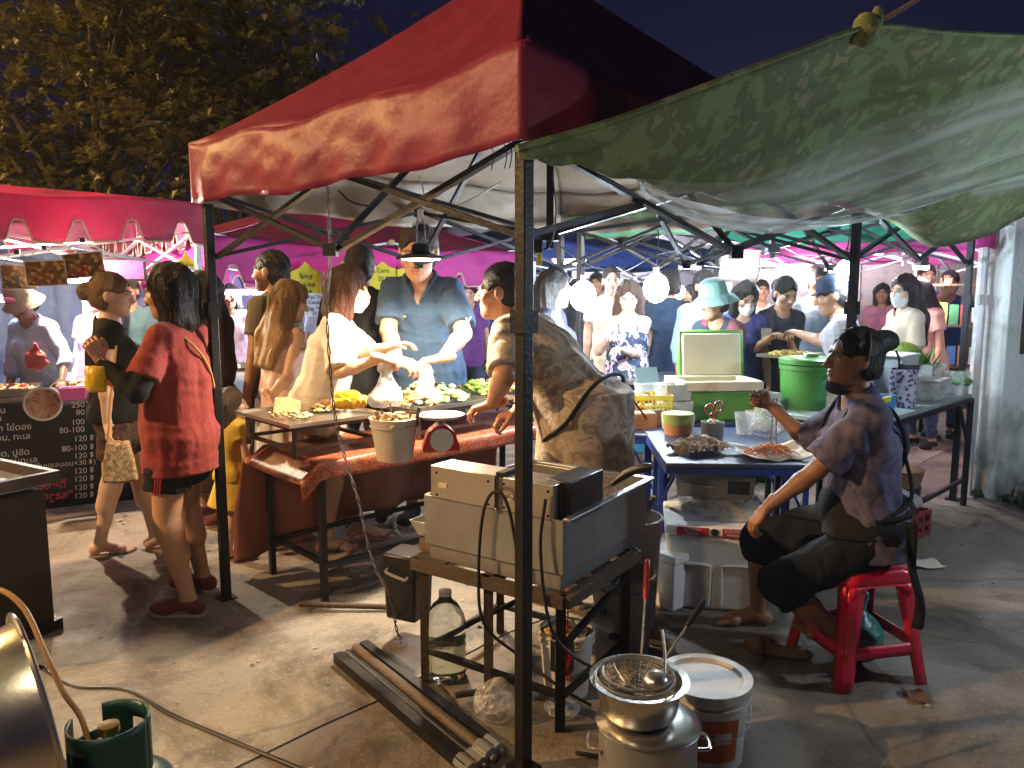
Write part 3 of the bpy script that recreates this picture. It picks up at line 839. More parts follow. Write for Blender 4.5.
# ---------------------------------------------------------------- right-hand pillar and wall
wallm = patterned('whitewash', [(.25, (.10,.11,.075)), (.36, (.45,.48,.44)), (.48, (.70,.74,.73)), (.8, (.78,.81,.80))], 2.2, rough=.9, warp=.6, bump=.4, bscale=25)
def moss_base(name, hi_):
    """whitewash that turns black-green near the ground (algae)"""
    m = wallm.copy(); m.name = name; nt = m.node_tree; N = nt.nodes; L = nt.links; b = N['Principled BSDF']
    rp = [n for n in N if n.type == 'VALTORGB'][0]; tc = [n for n in N if n.type == 'TEX_COORD'][0]
    sp = N.new('ShaderNodeSeparateXYZ'); L.new(tc.outputs['Object'], sp.inputs[0])
    no = N.new('ShaderNodeTexNoise'); no.inputs['Scale'].default_value = 5; no.inputs['Detail'].default_value = 8; L.new(tc.outputs['Object'], no.inputs['Vector'])
    a = N.new('ShaderNodeMath'); a.operation = 'MULTIPLY_ADD'; L.new(no.outputs['Fac'], a.inputs[0]); a.inputs[1].default_value = -hi_*1.6; L.new(sp.outputs['Z'], a.inputs[2])
    mr = N.new('ShaderNodeMapRange'); mr.inputs['From Min'].default_value = -hi_*.9; mr.inputs['From Max'].default_value = hi_*.35
    mr.inputs['To Min'].default_value = 1; mr.inputs['To Max'].default_value = 0; L.new(a.outputs[0], mr.inputs['Value'])
    mx = N.new('ShaderNodeMix'); mx.data_type = 'RGBA'; L.new(mr.outputs['Result'], mx.inputs['Factor']); L.new(rp.outputs['Color'], mx.inputs['A'])
    mx.inputs['B'].default_value = (.045, .05, .032, 1); L.new(mx.outputs['Result'], b.inputs['Base Color'])
    return m
iron = mat('dark_iron', (.012,.012,.015), .45, .4, bump=.15, bscale=70, dirt=.3, dirtcol=(.035,.024,.016))
rust = mat('rusty_iron', (.10,.075,.055), .7, .5, var=.4, bump=.3, bscale=60, dirt=.7, dirtcol=(.09,.04,.018))
galv = mat('galvanised', (.35,.37,.40), .4, .8, bump=.1, dirt=.3)
p0 = Vector((3.52, 5.5, 0)); rz = rad(14)
pt = thing('concrete_pillar', 'whitewashed concrete pillar with black algae and a rusty bracket', 'pillar', p0+Vector((.15,.14,0)), rz)
MB().box((0,0,1.5), (.33,.30,3.0)).build('shaft', moss_base('pillar_wash', .42), pt, bevel=.012)
MB().box((-.02,-.15,1.45), (.035,.02,.72)).box((-.02,-.165,1.25), (.02,.02,.12)).build('bracket', rust, pt)
mb = MB()
for i in range(26):
    a = R_.uniform(0, 6.28); q = R_.uniform(.11, .22); mb.sphere((q*math.cos(a)-.03, q*math.sin(a)-.05, R_.uniform(.005,.06)), (R_.uniform(.02,.05), R_.uniform(.02,.05), R_.uniform(.012,.035)), 8)
mb.build('moss', mat('moss', (.035,.05,.018), .95, var=.5, bump=.8, bscale=60), pt)
wt = thing('boundary_wall', 'long whitewashed wall behind the pillar at the market edge', 'wall', (5.6, 7.0, 0), rad(36))
MB().box((0,0,1.5), (4.2,.16,3.0)).build('wall_face', moss_base('wall_wash', .25), wt, bevel=.01)
MB().box((0,0,3.04), (4.3,.24,.08)).build('coping', wallm, wt)
tag(MB().prism([(3.62,5.15),(4.6,4.9),(7.5,6.8),(6.6,7.4),(3.75,5.6)], .11).build('pavement', APRON, bevel=.015), kind='structure')

# ---------------------------------------------------------------- tents
def tent(label, cs, eave, val, apex, fab, inner, legtop, legs=(1,1,1,1), legw=.042, scallop=0, group='market tents', truss=True, frame=iron, sag=.10, trim=None,
         sides=(1,1,1,1), scal_amp=.13, seed=1, over=.03, wav=.012, peak=None, valm=None, vali=None):
    """cs: near, left, back, right ground corners"""
    rg = random.Random(seed)
    cs = [np.array((c[0], c[1], 0.)) for c in cs]; mid = sum(cs)/4
    T = thing('market_tent', label, 'tent', tuple(cs[0]), 0, group)
    ap = mid+np.array((0,0,apex)) if peak is None else np.array(peak)
    out = [c+(c-mid)/np.linalg.norm(c-mid)*over*1.4 for c in cs]
    fb = MB(); vb = MB()
    ph = [rg.uniform(0, 6) for _ in range(12)]
    nU, nV = 56, 14
    for i in range(4):
        a, b = out[i], out[(i+1) % 4]
        rows = []
        for v in range(nV+1):
            vv = v/nV; row = []
            for u in range(nU+1):
                uu = u/nU
                e = a+(b-a)*uu
                p = e*(1-vv)+np.array((ap[0], ap[1], 0))*vv
                z = eave+(ap[2]-eave)*(vv**1.18)
                z -= sag*4*uu*(1-uu)*(1-vv)*(.35+vv*1.6)
                z += .012*math.sin(uu*17+ph[i]+vv*6)*(1-vv)+.016*abs(math.sin(uu*11+vv*4+ph[i]))**.6*(1-vv)*min(1,6*vv)*min(1,6*uu,6*(1-uu))
                row.append((p[0], p[1], z))
            rows.append(row)
        fb.sheet(rows, flip=True); top = rows[0]
        if not sides[i]: continue
        n = np.array((b-a)[:2]); n = np.array((n[1], -n[0], 0))/np.linalg.norm(n)
        if np.dot(n, a-mid) < 0: n = -n
        L = np.linalg.norm(b-a); nn = max(24, int(scallop*14) if scallop else 110); rows = []; nv = 10
        edge_line = []
        for v in range(nv+1):
            row = []
            for u in range(nn+1):
                uu = u/nn; x = uu*nU; k = min(int(x), nU-1); f = x-k
                tp = np.array(top[k])*(1-f)+np.array(top[k+1])*f
                hh = val
                if scallop:
                    fr = (uu*scallop) % 1; hh -= scal_amp*math.exp(-((fr-.5)/.17)**4)
                wob = (wav*(1+math.sin(uu*L*9+ph[4+i]))*.7*math.sin(v/nv*2.4)+wav*.5*(1+math.sin(uu*L*23+ph[8+i]))*(v/nv)+wav*.45*abs(math.sin(uu*L*6.5+v*.55+ph[i]))**.6*math.sin(math.pi*min(1,v/nv+.15))+wav*.25*abs(math.sin(uu*L*14-v*.8+ph[i+4]))**.5)*min(1, 9*uu, 9*(1-uu))
                row.append(tp+n*wob+np.array((0,0,-hh*v/nv)))
            rows.append(row)
        vb.sheet(rows)
        if trim: MB().tube(rows[-1], .008, 5).build('trim', trim, T, world=True)
    fb.build('canopy', [fab, inner], T, world=True, solid=.003, solid_off=1, angle=60)
    if vb.v: vb.build('valance', [valm or fab, vali or inner], T, world=True, solid=.003, solid_off=1, angle=60)
    ins = [c+(mid-c)/np.linalg.norm(mid-c)*.015 for c in cs]
    for i in range(4):
        if not legs[i]: continue
        c = ins[i]
        lg = MB().box((c[0],c[1],legtop/2), (legw,legw,legtop), Rm(ROWROT)).build('leg', frame, T, world=True, bevel=.004)
        MB().box((c[0],c[1],.006), (legw*2,legw*2,.012), Rm(ROWROT)).build('foot', frame, lg, loc=None, world=False).location = (-cs[0][0], -cs[0][1], 0)
        MB().box((c[0],c[1],legtop-.5), (legw*1.45,legw*1.45,.07), Rm(ROWROT)).build('collar', frame, lg).location = (-cs[0][0], -cs[0][1], 0)
    if truss:
        zt, zb = legtop+.05, legtop-.25; bw = .018
        for i in range(4):
            a, b = ins[i], ins[(i+1) % 4]; m = (a+b)/2; mb = MB()
            U = np.array((0,0,1.))
            for p, q in ((a, m), (m, b)):
                o = np.array(((q-p)[1], -(q-p)[0], 0)); o = o/np.linalg.norm(o)*.011; U0 = (mid-m)*np.array((1,1,0)); U0 = U0/np.linalg.norm(U0)*.022; p, q = p+U0, q+U0
                mb.bar(p+U*zt+o, q+U*zb+o, bw*1.5, bw).bar(p+U*zb-o, q+U*zt-o, bw*1.5, bw)
                mb.cyl((p+q)/2+U*(zt+zb)/2-o*2, (p+q)/2+U*(zt+zb)/2+o*2, .009)
            mb.box(m+U*zt, (.05,.05,.05)).box(m+U*zb, (.05,.05,.05))
            mb.build('truss', frame, T, world=True)
        ctr = mid*1.0
        for i in range(4):
            m = (ins[i]+ins[(i+1) % 4])/2; mb = MB(); U = np.array((0,0,1.))
            ch = ctr+U*(ap[2]-.28); cl = ctr+U*(zb+.12)
            h = (m+U*zt+ch)/2
            mb.bar(m+U*zt, cl, bw*1.5, bw).bar(m+U*zb, ch, bw*1.5, bw)
            mb.build('rafter', frame, T, world=True)
        MB().bar(ctr+np.array((0,0,zb+.05)), ctr+np.array((0,0,ap[2]-.02)), .035).box(ctr+np.array((0,0,ap[2]-.28)), (.09,.09,.06)).box(ctr+np.array((0,0,zb+.12)), (.09,.09,.06)).build('centre_pole', frame, T, world=True)
    return T

def vinyl(name, c, **k):
    d = dict(rough=.55, var=.2, vscale=3.5, bump=.65, bscale=4.5, tl=.12, coat=.0, bdist=.06); d.update(k); return mat(name, c, **d)
RED = vinyl('red_tarpaulin', (.185,.021,.048), tl=0.0, rough=.5, bump=.5, bscale=5.0, bdist=.035); RED.node_tree.nodes['Principled BSDF'].inputs['Specular IOR Level'].default_value = .3
SILVER = mat('silver_coat', (.25,.20,.15), .5, .0, var=.2, vscale=4, bump=.4, bscale=9, tl=.05)
MAG = vinyl('magenta_tarpaulin', (.55,.06,.34), tl=.45); PINK = vinyl('pink_tarpaulin', (.38,.055,.14), tl=.35); TEAL = vinyl('teal_tarpaulin', (.02,.30,.19), tl=.35)
NAVY = vinyl('blue_tarpaulin', (.02,.05,.22), tl=.3); GREEN = vinyl('green_tarpaulin', (.10,.17,.07), tl=.3); PURP = vinyl('plum_tarpaulin', (.17,.025,.07), tl=.15)
MAG2 = vinyl('hot_pink_tarpaulin', (.60,.07,.34), tl=.4)
trimc = cloth('trim_cord', (.55,.40,.30))
NEAR, LEFT, RIGHT = (.035,2.29), (-1.46,3.68), (1.84,4.1); BACK = (LEFT[0]+RIGHT[0]-NEAR[0], LEFT[1]+RIGHT[1]-NEAR[1])
tent('tall red market tent with silver lining over the fried food table', (NEAR, LEFT, BACK, RIGHT), 2.235, .27, 3.05, RED, SILVER, 1.955, over=.04, sag=.10, seed=3, wav=.022, peak=(.05,3.85,3.14))
xy = lambda t, s: tuple(M(t, s))[:2]
WHITEFR = mat('white_steel', (.55,.56,.60), .4, .3, dirt=.3)
tent('pink scalloped tent over the noodle menu counter', (xy(-2.6,2.3), xy(-2.6,4.9), xy(.86,4.9), xy(.86,2.3)), 2.22, .31, 2.40, PINK, PINK, 1.95, scallop=10, trim=trimc, frame=WHITEFR, seed=5, scal_amp=.15)
tent('low magenta scalloped tent with yellow price cards', (xy(1.0,2.45), xy(1.0,5.0), xy(4.5,5.0), xy(4.5,2.45)), 1.97, .37, 2.55, PURP, MAG, 1.95, valm=MAG, vali=MAG, scallop=9, trim=trimc, frame=WHITEFR, seed=8, scal_amp=.15, legs=(1,1,1,1))
# valance of that tent is brighter magenta than its sloping roof
tent('teal green tent behind the seated cook', (xy(2.80,-1.95), xy(2.80,.12), xy(4.7,.12), xy(4.7,-1.95)), 2.16, .20, 2.6, TEAL, TEAL, 1.98, seed=11, legs=(0,1,1,1), sides=(1,0,1,1))
tent('hot pink tent past the teal tent', (xy(4.85,-2.0), xy(4.85,.1), xy(7.6,.1), xy(7.6,-2.0)), 2.12, .26, 2.5, MAG2, MAG2, 1.98, seed=12, frame=WHITEFR)
tent('dark blue tent at the far end of the lane', (xy(4.65,2.45), xy(4.65,5.0), xy(8.4,5.0), xy(8.4,2.45)), 2.12, .25, 2.6, NAVY, NAVY, 1.95, seed=13, frame=WHITEFR)
tent('second hot pink tent deepest in the market', (xy(7.75,-2.0), xy(7.75,.1), xy(10.4,.1), xy(10.4,-2.0)), 2.15, .2, 2.65, MAG2, MAG2, 1.98, seed=14, frame=WHITEFR, truss=False)
# green strip of tarpaulin bridging the red and the teal tents
a0, a1 = np.array((*BACK, 2.02)), np.array((*RIGHT, 2.02)); rows = []
for v in range(6):
    row = []
    for u in range(31):
        p = a0+(a1-a0)*u/30+np.array((AX.x, AX.y, 0))*(.02+.05*v)*1.0; p[2] = 2.06-.028*v-.04*math.sin(math.pi*u/30)*math.sin(math.pi*v/5)+.006*math.sin(u*.9)
        row.append(p)
    rows.append(row)
tag(MB().sheet(rows).build('rain_gutter_sheet', GREEN, solid=.003), 'olive green strip of tarpaulin joining the red and teal tents', 'tarpaulin')

# ---------------------------------------------------------------- camouflage tarpaulin and mosquito net
CAMO = patterned('camouflage', [(.0,(.21,.29,.12)), (.40,(.21,.28,.12)), (.46,(.145,.19,.085)), (.55,(.15,.19,.09)), (.60,(.29,.28,.15)), (.80,(.31,.29,.16))], 8, 'noise', rough=.85, warp=.25, bump=.45, bscale=8, tl=.10)
CAMO.node_tree.nodes['Color Ramp'].color_ramp.interpolation = 'CONSTANT' if 'Color Ramp' in CAMO.node_tree.nodes else 'LINEAR'
front = spline([P(517,148,2.20), P(610,121,2.34), P(700,88,2.46), P(790,54,2.6), P(872,27,2.75), P(950,33,2.9), P(1040,36,3.1), P(1170,30,3.4)], 8)
back = spline([P(520,156,2.23), P(600,172,2.46), P(680,192,2.75), P(770,205,3.2), P(862,209,3.95), P(945,247,4.15), P(1040,213,4.4), P(1170,190,4.7)], 8)
rows = []
for v in range(19):
    vv = v/18; row = []
    for u, (a, b) in enumerate(zip(front, back)):
        p = np.array(a)*(1-vv)+np.array(b)*vv; uu = u/(len(front)-1)
        p[2] -= .05*math.sin(math.pi*vv)*math.sin(math.pi*min(1, uu*1.15))
        p[2] += .016*math.sin(uu*26+vv*9)*math.sin(math.pi*vv)+.010*math.sin(uu*60-vv*5)*vv
        row.append(p)
    rows.append(row)
ct = thing('camouflage_tarpaulin', 'camouflage tarpaulin slung out from the red tent post', 'tarpaulin', tuple(P(872,27,2.75)))
MB().sheet(rows).build('sheet', CAMO, ct, world=True, solid=.004, angle=180)
q = np.array(P(872,27,2.75)); far_ = np.array(P(1010,-70,3.3))
MB().tube(spline([q+np.array((-.04,0,-.02)), q, (q+far_)/2+np.array((0,0,-.02)), far_], 6), .009, 6).build('rope', cloth('rope', (.16,.08,.06)), ct, world=True)
mb = MB(); mb.sphere(q+np.array((-.02,0,-.01)), (.05,.04,.06), 12).sphere(q+np.array((.02,.01,.03)), (.022,.022,.045), 10); mb.build('knot', CAMO, ct, world=True)
MB().tube(front, .010, 6).build('hem', CAMO, ct, world=True)
mb = MB()
for dx in (-.10, -.06, -.045): 
    a = np.array((NEAR[0]+dx, NEAR[1]+.09*abs(dx)*8, 1.985)); mb.tube(spline([a, a+np.array((.01,0,-.03)), a+np.array((.003,0,-.075))], 4), .0018, 5)
mb.build('tie_string', iron, ct, world=True)
# the net: gathered white mesh in folds slung below the tarpaulin
def net_mat():
    m = bpy.data.materials.new('mosquito_net'); m.use_nodes = True; nt = m.node_tree; N = nt.nodes; L = nt.links
    for n in list(N): N.remove(n)
    out = N.new('ShaderNodeOutputMaterial'); d = N.new('ShaderNodeBsdfDiffuse'); d.inputs['Color'].default_value = (.80,.86,.86,1)
    tl = N.new('ShaderNodeBsdfTranslucent'); tl.inputs['Color'].default_value = (.80,.86,.86,1); a = N.new('ShaderNodeAddShader')
    mi = N.new('ShaderNodeMixShader'); mi.inputs[0].default_value = .45; L.new(d.outputs[0], mi.inputs[1]); L.new(tl.outputs[0], mi.inputs[2])
    tr = N.new('ShaderNodeBsdfTransparent'); mx = N.new('ShaderNodeMixShader'); L.new(tr.outputs[0], mx.inputs[1]); L.new(mi.outputs[0], mx.inputs[2])
    at = N.new('ShaderNodeAttribute'); at.attribute_name = 'dens'
    tcn = N.new('ShaderNodeTexCoord'); mp = N.new('ShaderNodeMapping'); mp.inputs['Scale'].default_value = (1.2, 6, 30); L.new(tcn.outputs['UV'], mp.inputs['Vector'])
    L.new(at.outputs['Fac'], mx.inputs[0]); L.new(mx.outputs[0], out.inputs['Surface']); return m
nf = spline([P(640,166,2.45), P(700,168,2.50), P(770,150,2.52), P(850,118,2.6), P(930,92,2.7), P(1020,62,2.85), P(1170,36,3.1)], 10)
nbk = spline([P(640,168,2.5), P(700,190,2.75), P(770,204,3.1), P(850,208,3.75), P(930,200,4.0), P(1020,190,4.2), P(1170,170,4.5)], 10)
rg = np.random.RandomState(4); NV = 70
prof = np.cumsum(rg.randn(NV+1))*0; prof = sum(rg.randn()*np.sin(np.linspace(0, 1, NV+1)*f+rg.rand()*6)/f**.5 for f in (9, 17, 31, 47, 71, 103))
rows = []; den = []
for v in range(NV+1):
    vv = v/NV; row = []
    for u, (a, b) in enumerate(zip(nf, nbk)):
        uu = u/(len(nf)-1); p = np.array(a)*(1-vv)+np.array(b)*vv
        p[2] -= (.11*math.sin(math.pi*vv)+.03)*math.sin(math.pi*min(1, .12+uu*.9))+.03
        p[2] += .018*prof[v]*math.sin(math.pi*min(1, .1+uu))+.012*math.sin(uu*14+vv*30)
        row.append(p)
        fold = abs(prof[v]-prof[max(0, v-1)])
        edge_ = math.exp(-((1-vv)/.06)**2)*.6+math.exp(-((vv-.72)/.03)**2)*.35
        band = .4+.6*math.sin(vv*9+uu*3.0+1.0)**2
        den.append(min(.95, (.16+1.5*fold*band+edge_*1.3)*(.3+.7*min(1, uu*3+vv*.5))))
    rows.append(row)
o = MB().sheet(rows).build('mosquito_net', net_mat(), angle=180)
at = o.data.attributes.new('dens', 'FLOAT', 'POINT'); at.data.foreach_set('value', np.array(den, np.float32))
tag(o, 'sheer white mosquito net hanging in folds under the camouflage tarpaulin', 'net')

# ---------------------------------------------------------------- trees beyond the tents
def leaf_mat(name, c):
    m = mat(name, c, .4, var=.5, vscale=1.2, bump=.2, bscale=20, tl=.3); return m
LEAF = leaf_mat('leaf', (.075,.066,.012)); LEAF2 = leaf_mat('leaf_far', (.035,.05,.018)); BARK = mat('bark', (.035,.026,.02), .9, var=.4, bump=.8, bscale=25)
def tree(label, base, h, rx, ry, nros, leafm, L=.17, seed=1, zlo=.35):
    rg = random.Random(seed); base = np.array(base)
    T = thing('broadleaf_tree', label, 'tree', tuple(base), 0, 'trees behind the market tents')
    tr = MB(); top = base+np.array((0,0,h*.55)); tr.tube(spline([base, base+np.array((.08,.05,h*.25)), top], 6), list(np.linspace(.16,.09,13)), 9)
    cr = MB()
    limbs = []
    for i in range(16):
        a = i*2.4+rg.uniform(-.3,.3); z0 = h*rg.uniform(.22,.55); zz = h*rg.uniform(zlo,1.0); k = math.sqrt(max(.08, 1-((zz/h-.62)/.42)**2))
        e = base+np.array((math.cos(a)*rx*k*rg.uniform(.6,1), math.sin(a)*ry*k*rg.uniform(.6,1), zz)); st = base+np.array((0,0,z0))
        mid_ = (st+e)/2+np.array((0,0,h*.06)); pts = spline([st, mid_, e], 5); tr.tube(pts, list(np.linspace(.05,.014,len(pts))), 6); limbs.append(pts)
    tr.build('trunk', BARK, T, world=True)
    for i in range(nros):
        pts = rg.choice(limbs); c = pts[rg.randrange(len(pts)//2, len(pts))]+np.array([rg.gauss(0,.30)*q for q in (rx*.5+.3, ry*.5+.3, .9)])
        ax = np.array((rg.gauss(0,.6), rg.gauss(0,.6)-.25, 1.0)); F = frame_z(ax); n = rg.randint(8,13); l0 = L*rg.uniform(.7,1.2)
        for k in range(n):
            a = k*2.399; up = rg.uniform(.15,.9)
            d = F @ np.array((math.cos(a), math.sin(a), up)); d /= np.linalg.norm(d); sd = np.cross(d, F[:,2]); sd /= np.linalg.norm(sd)+1e-9
            l = l0*rg.uniform(.7,1.1); wd = l*.19; nn = np.cross(sd, d)
            p0 = c+d*.01; p1 = c+d*l*.55; p2 = c+d*l-np.array((0,0,l*.18))
            cr.add([p0, p1+sd*wd+nn*wd*.3, p2, p1-sd*wd+nn*wd*.3, p1], [(0,4,1),(4,2,1),(0,3,4),(4,3,2)])
    cr.build('crown', leafm, T, world=True, angle=180)
tree('sodium-lit broadleaf tree with rosettes of leaves over the pink tent', (-5.0,9.4,0), 5.4, 2.7, 1.8, 2500, LEAF, .145, 3, .25)
tree('leafy tree showing beside the peak of the red tent', (-2.6,10.4,0), 5.4, 2.1, 1.6, 1500, LEAF, .145, 6)
tree('taller dark tree rising into the night sky behind', (-4.8,13.2,0), 8.6, 3.8, 2.4, 1500, LEAF2, .22, 9, .40)
# ---------------------------------------------------------------- shared materials
STEEL = mat('stainless', (.55,.53,.50), .30, .95, var=.15, vscale=5, bump=.06, bscale=30, dirt=.35, dirtcol=(.16,.12,.08))
STEELB = mat('greasy_steel', (.33,.335,.345), .34, .6, var=.3, vscale=3, bump=.25, bscale=5, bdist=.04, dirt=.35, dirtcol=(.12,.09,.065))
ALU = mat('aluminium', (.60,.58,.54), .25, .95, var=.12, bump=.03, bscale=40, dirt=.25, dirtcol=(.2,.16,.11))
BLACKP = mat('black_plastic', (.012,.012,.013), .38, bump=.05); CABLE = mat('cable_rubber', (.010,.010,.011), .5, bump=.05)
WPLAST = mat('white_plastic', (.62,.60,.55), .4, dirt=.45, dirtcol=(.25,.19,.12), bump=.05); GREYP = mat('grey_plastic', (.38,.36,.33), .45, dirt=.4, bump=.08)
STYRO = mat('styrofoam', (.80,.78,.73), .85, bump=.2, bscale=140, dirt=.3, dirtcol=(.3,.22,.14))
CLEARP = mat('clear_plastic', (.80,.82,.82), .22, trans=.75, var=.05, bump=.1, bscale=20, dirt=.2, dirtcol=(.5,.45,.4), ior=1.2)
BAGP = mat('thin_bag', (.85,.85,.83), .30, trans=.55, var=.05, bump=.8, bscale=26, ior=1.1)
WBAG = None
WATER = mat('water_bottle', (.85,.88,.82), .06, trans=.95, var=.02, bump=0, ior=1.25)
REDP = mat('red_plastic', (.45,.02,.03), .32, coat=.2, bump=.04); HOTP = mat('stool_plastic', (.62,.014,.05), .30, var=.08, coat=.25, bump=.04, dirt=.2, dirtcol=(.2,.02,.03))
GREENP = mat('green_plastic', (.05,.20,.035), .35, coat=.2, bump=.04, dirt=.2); GREEN2 = mat('lid_green', (.03,.30,.13), .4, bump=.04)
YELP = mat('yellow_basket', (.58,.50,.05), .4, bump=.04); BLUEP = mat('blue_plastic', (.03,.22,.50), .4, bump=.04); BLUEM = mat('blue_paint', (.015,.05,.30), .4, .2, bump=.08, dirt=.35)
BLUETOP = mat('blue_tabletop', (.03,.045,.11), .45, bump=.06, dirt=.3, dirtcol=(.15,.12,.1))
CREAM = mat('cream_liner', (.60,.50,.36), .5, bump=.05); WOODM = mat('worn_wood', (.16,.10,.06), .7, var=.4, bump=.3, bscale=30)
CARD = mat('brown_box', (.36,.17,.07), .75, bump=.15, bscale=30); PINKP = mat('pink_plastic', (.70,.13,.48), .4); ORANGEH = mat('gas_hose', (.36,.19,.075), .45, bump=.05)
GASG = mat('gas_green', (.012,.06,.05), .4, .3, bump=.1, dirt=.45, dirtcol=(.05,.04,.03)); PAPER = mat('paper', (.62,.56,.45), .85, bump=.2, bscale=25)
YCARD = mat('yellow_card', (.75,.66,.03), .7, bump=.05); WCARD = mat('white_card', (.68,.68,.72), .7, bump=.05); INK = mat('ink', (.02,.02,.05), .7, bump=0)
CLOTHR = patterned('red_oilcloth', [(.30,(.26,.05,.035)), (.48,(.36,.075,.045)), (.54,(.48,.22,.09)), (.60,(.30,.055,.04)), (.75,(.12,.09,.045))], 16, 'noise', rough=.38, warp=2.5, bump=.25, bscale=9, tl=.25)
CLOTHB = mat('oilcloth_back', (.34,.14,.095), .75, var=.12, bump=.3, bscale=12, tl=.35)
EGG = patterned('fried_food', [(.25,(.30,.10,.02)), (.45,(.55,.30,.06)), (.6,(.68,.50,.22)), (.8,(.75,.62,.35))], 22, rough=.5, bump=.5, bscale=60)
GREENS = mat('green_food', (.10,.26,.04), .5, var=.5, bump=.4); ORANGEF = patterned('orange_noodles', [(.3,(.40,.10,.015)), (.6,(.60,.22,.03))], 30, rough=.45, bump=.4)
CREAMF = mat('cream_food', (.70,.58,.38), .5, var=.2, vscale=18, bump=.4); REDF = mat('red_food', (.42,.06,.03), .45, var=.4, vscale=20, bump=.4)
BANNER = mat('banner_black', (.011,.010,.011), .42, bump=.05); BWHITE = mat('banner_white', (.62,.60,.60), .5, bump=0); BRED = mat('banner_red', (.50,.05,.06), .5, bump=0)

# ---------------------------------------------------------------- lamps
def filmy(name, c, lo_, hi_, scale, rough=.2):
    m = bpy.data.materials.new(name); m.use_nodes = True; nt = m.node_tree; N = nt.nodes; L = nt.links; b = N['Principled BSDF']
    b.inputs['Base Color'].default_value = (*c, 1); b.inputs['Roughness'].default_value = rough
    tr = N.new('ShaderNodeBsdfTransparent'); tr.inputs['Color'].default_value = (.94,.95,.95,1); mx = N.new('ShaderNodeMixShader')
    tc = N.new('ShaderNodeTexCoord'); no = N.new('ShaderNodeTexNoise'); no.inputs['Scale'].default_value = scale; no.inputs['Detail'].default_value = 6; no.inputs['Distortion'].default_value = 1.5
    L.new(tc.outputs['Object'], no.inputs['Vector']); mr = N.new('ShaderNodeMapRange'); mr.inputs['From Min'].default_value = .35; mr.inputs['From Max'].default_value = .65
    mr.inputs['To Min'].default_value = lo_; mr.inputs['To Max'].default_value = hi_; L.new(no.outputs['Fac'], mr.inputs['Value'])
    bp = N.new('ShaderNodeBump'); bp.inputs['Strength'].default_value = .9; bp.inputs['Distance'].default_value = .02; L.new(no.outputs['Fac'], bp.inputs['Height']); L.new(bp.outputs['Normal'], b.inputs['Normal'])
    L.new(mr.outputs['Result'], mx.inputs[0]); L.new(tr.outputs[0], mx.inputs[1]); L.new(b.outputs[0], mx.inputs[2]); L.new(mx.outputs[0], N['Material Output'].inputs['Surface']); MATS[name] = m; return m
BAGP = filmy('thin_bag_film', (.8,.8,.78), .10, .55, 22, .18); CLEARP = filmy('clear_plastic_film', (.75,.77,.77), .22, .42, 6, .2)
# unseen awning added out of frame to throw shade across the pots
WBAG = filmy('white_carrier', (.85,.85,.82), .40, .80, 9, .35)
AW = thing('shade_awning', 'low unseen awning added out of frame to shade the pots', 'awning', (-2.4,.35,0))
MB().add([(0,0,2.42),(1.7,0,2.36),(1.7,1.1,2.36),(0,1.1,2.42)], [(0,1,2,3)]).build('sheet', mat('awning_green',(.10,.17,.07),.6), AW, solid=.004)
for x_,y_ in ((.02,.02),(1.0,.02),(.02,1.0)): MB().bar((x_,y_,0),(x_,y_,2.38),.03).build('leg', mat('awning_steel',(.2,.2,.2),.5,.6), AW)
def emis(name, c, s):
    if name in MATS: return MATS[name]
    m = bpy.data.materials.new(name); m.use_nodes = True; b = m.node_tree.nodes['Principled BSDF']
    b.inputs['Base Color'].default_value = (.8,.8,.8,1); b.inputs['Emission Color'].default_value = (*c, 1); b.inputs['Emission Strength'].default_value = s
    MATS[name] = m; return m
def point(pos, watt, c, r=.04, spot=None, aim=None):
    l = bpy.data.lights.new('lamp_light', 'SPOT' if spot else 'POINT'); l.energy = watt; l.color = c; l.shadow_soft_size = r
    o = bpy.data.objects.new('lamp_light', l); COL.objects.link(o); o.location = pos
    if spot:
        l.spot_size = rad(spot); l.spot_blend = .35
        o.rotation_euler = (Vector(aim)-Vector(pos)).to_track_quat('-Z', 'Y').to_euler()
    return o
COOL = (.72,.86,1.0); WARM = (1.0,.78,.52)
def bulb(label, pos, watt, c=COOL, r=.085, cord=.35, group='white bulbs hanging over the stalls'):
    T = thing('hanging_bulb', label, 'light bulb', pos, 0, group)
    MB().sphere((0,0,0), (r,r,r*1.15), 16).build('glass', emis('bulb_%d' % int(c[2]*100), c, 30), T)
    MB().cyl((0,0,r), (0,0,r+.05), .016, .018).build('socket', WPLAST, T)
    MB().tube(spline([(0,0,r+.05), (.01,0,r+.05+cord*.5), (0,.01,r+.05+cord)], 4), .004, 5).build('cord', CABLE, T)
    point(Vector(pos)+Vector((0,0,-r-.03)), watt*.5, c, .03)
    return T
def tube_lamp(label, pos, L, yaw, watt, c=COOL, group='tube lamps under the tents'):
    T = thing('tube_lamp', label, 'tube lamp', pos, yaw, group)
    MB().box((0,0,.025), (L+.04,.035,.03)).build('housing', WPLAST, T, bevel=.004)
    MB().cyl((-L/2,0,0), (L/2,0,0), .014).build('tube', emis('tube_%d' % int(c[2]*100), c, 26), T)
    [MB().tube([(q*L/2,0,.04),(q*L/2,0,.3)], .003, 5).build('wire', CABLE, T) for q in (-1,1)]
    a = point(Vector(pos)+Vector((0,0,-.05)), watt*.55, c, .06)
    return T
tube_lamp('tube lamp hung inside the magenta tent behind the price cards', tuple(M(2.6,3.4,1.86)), .6, ROWROT, 110, (.95,.9,1.0))
tube_lamp('tube lamp hung inside the blue tent', tuple(M(6.0,3.2,1.95)), .6, ROWROT, 40)
tube_lamp('tube lamp hung inside the teal tent above the counter', tuple(M(3.7,-.5,2.02)), .6, ROWROT, 44)
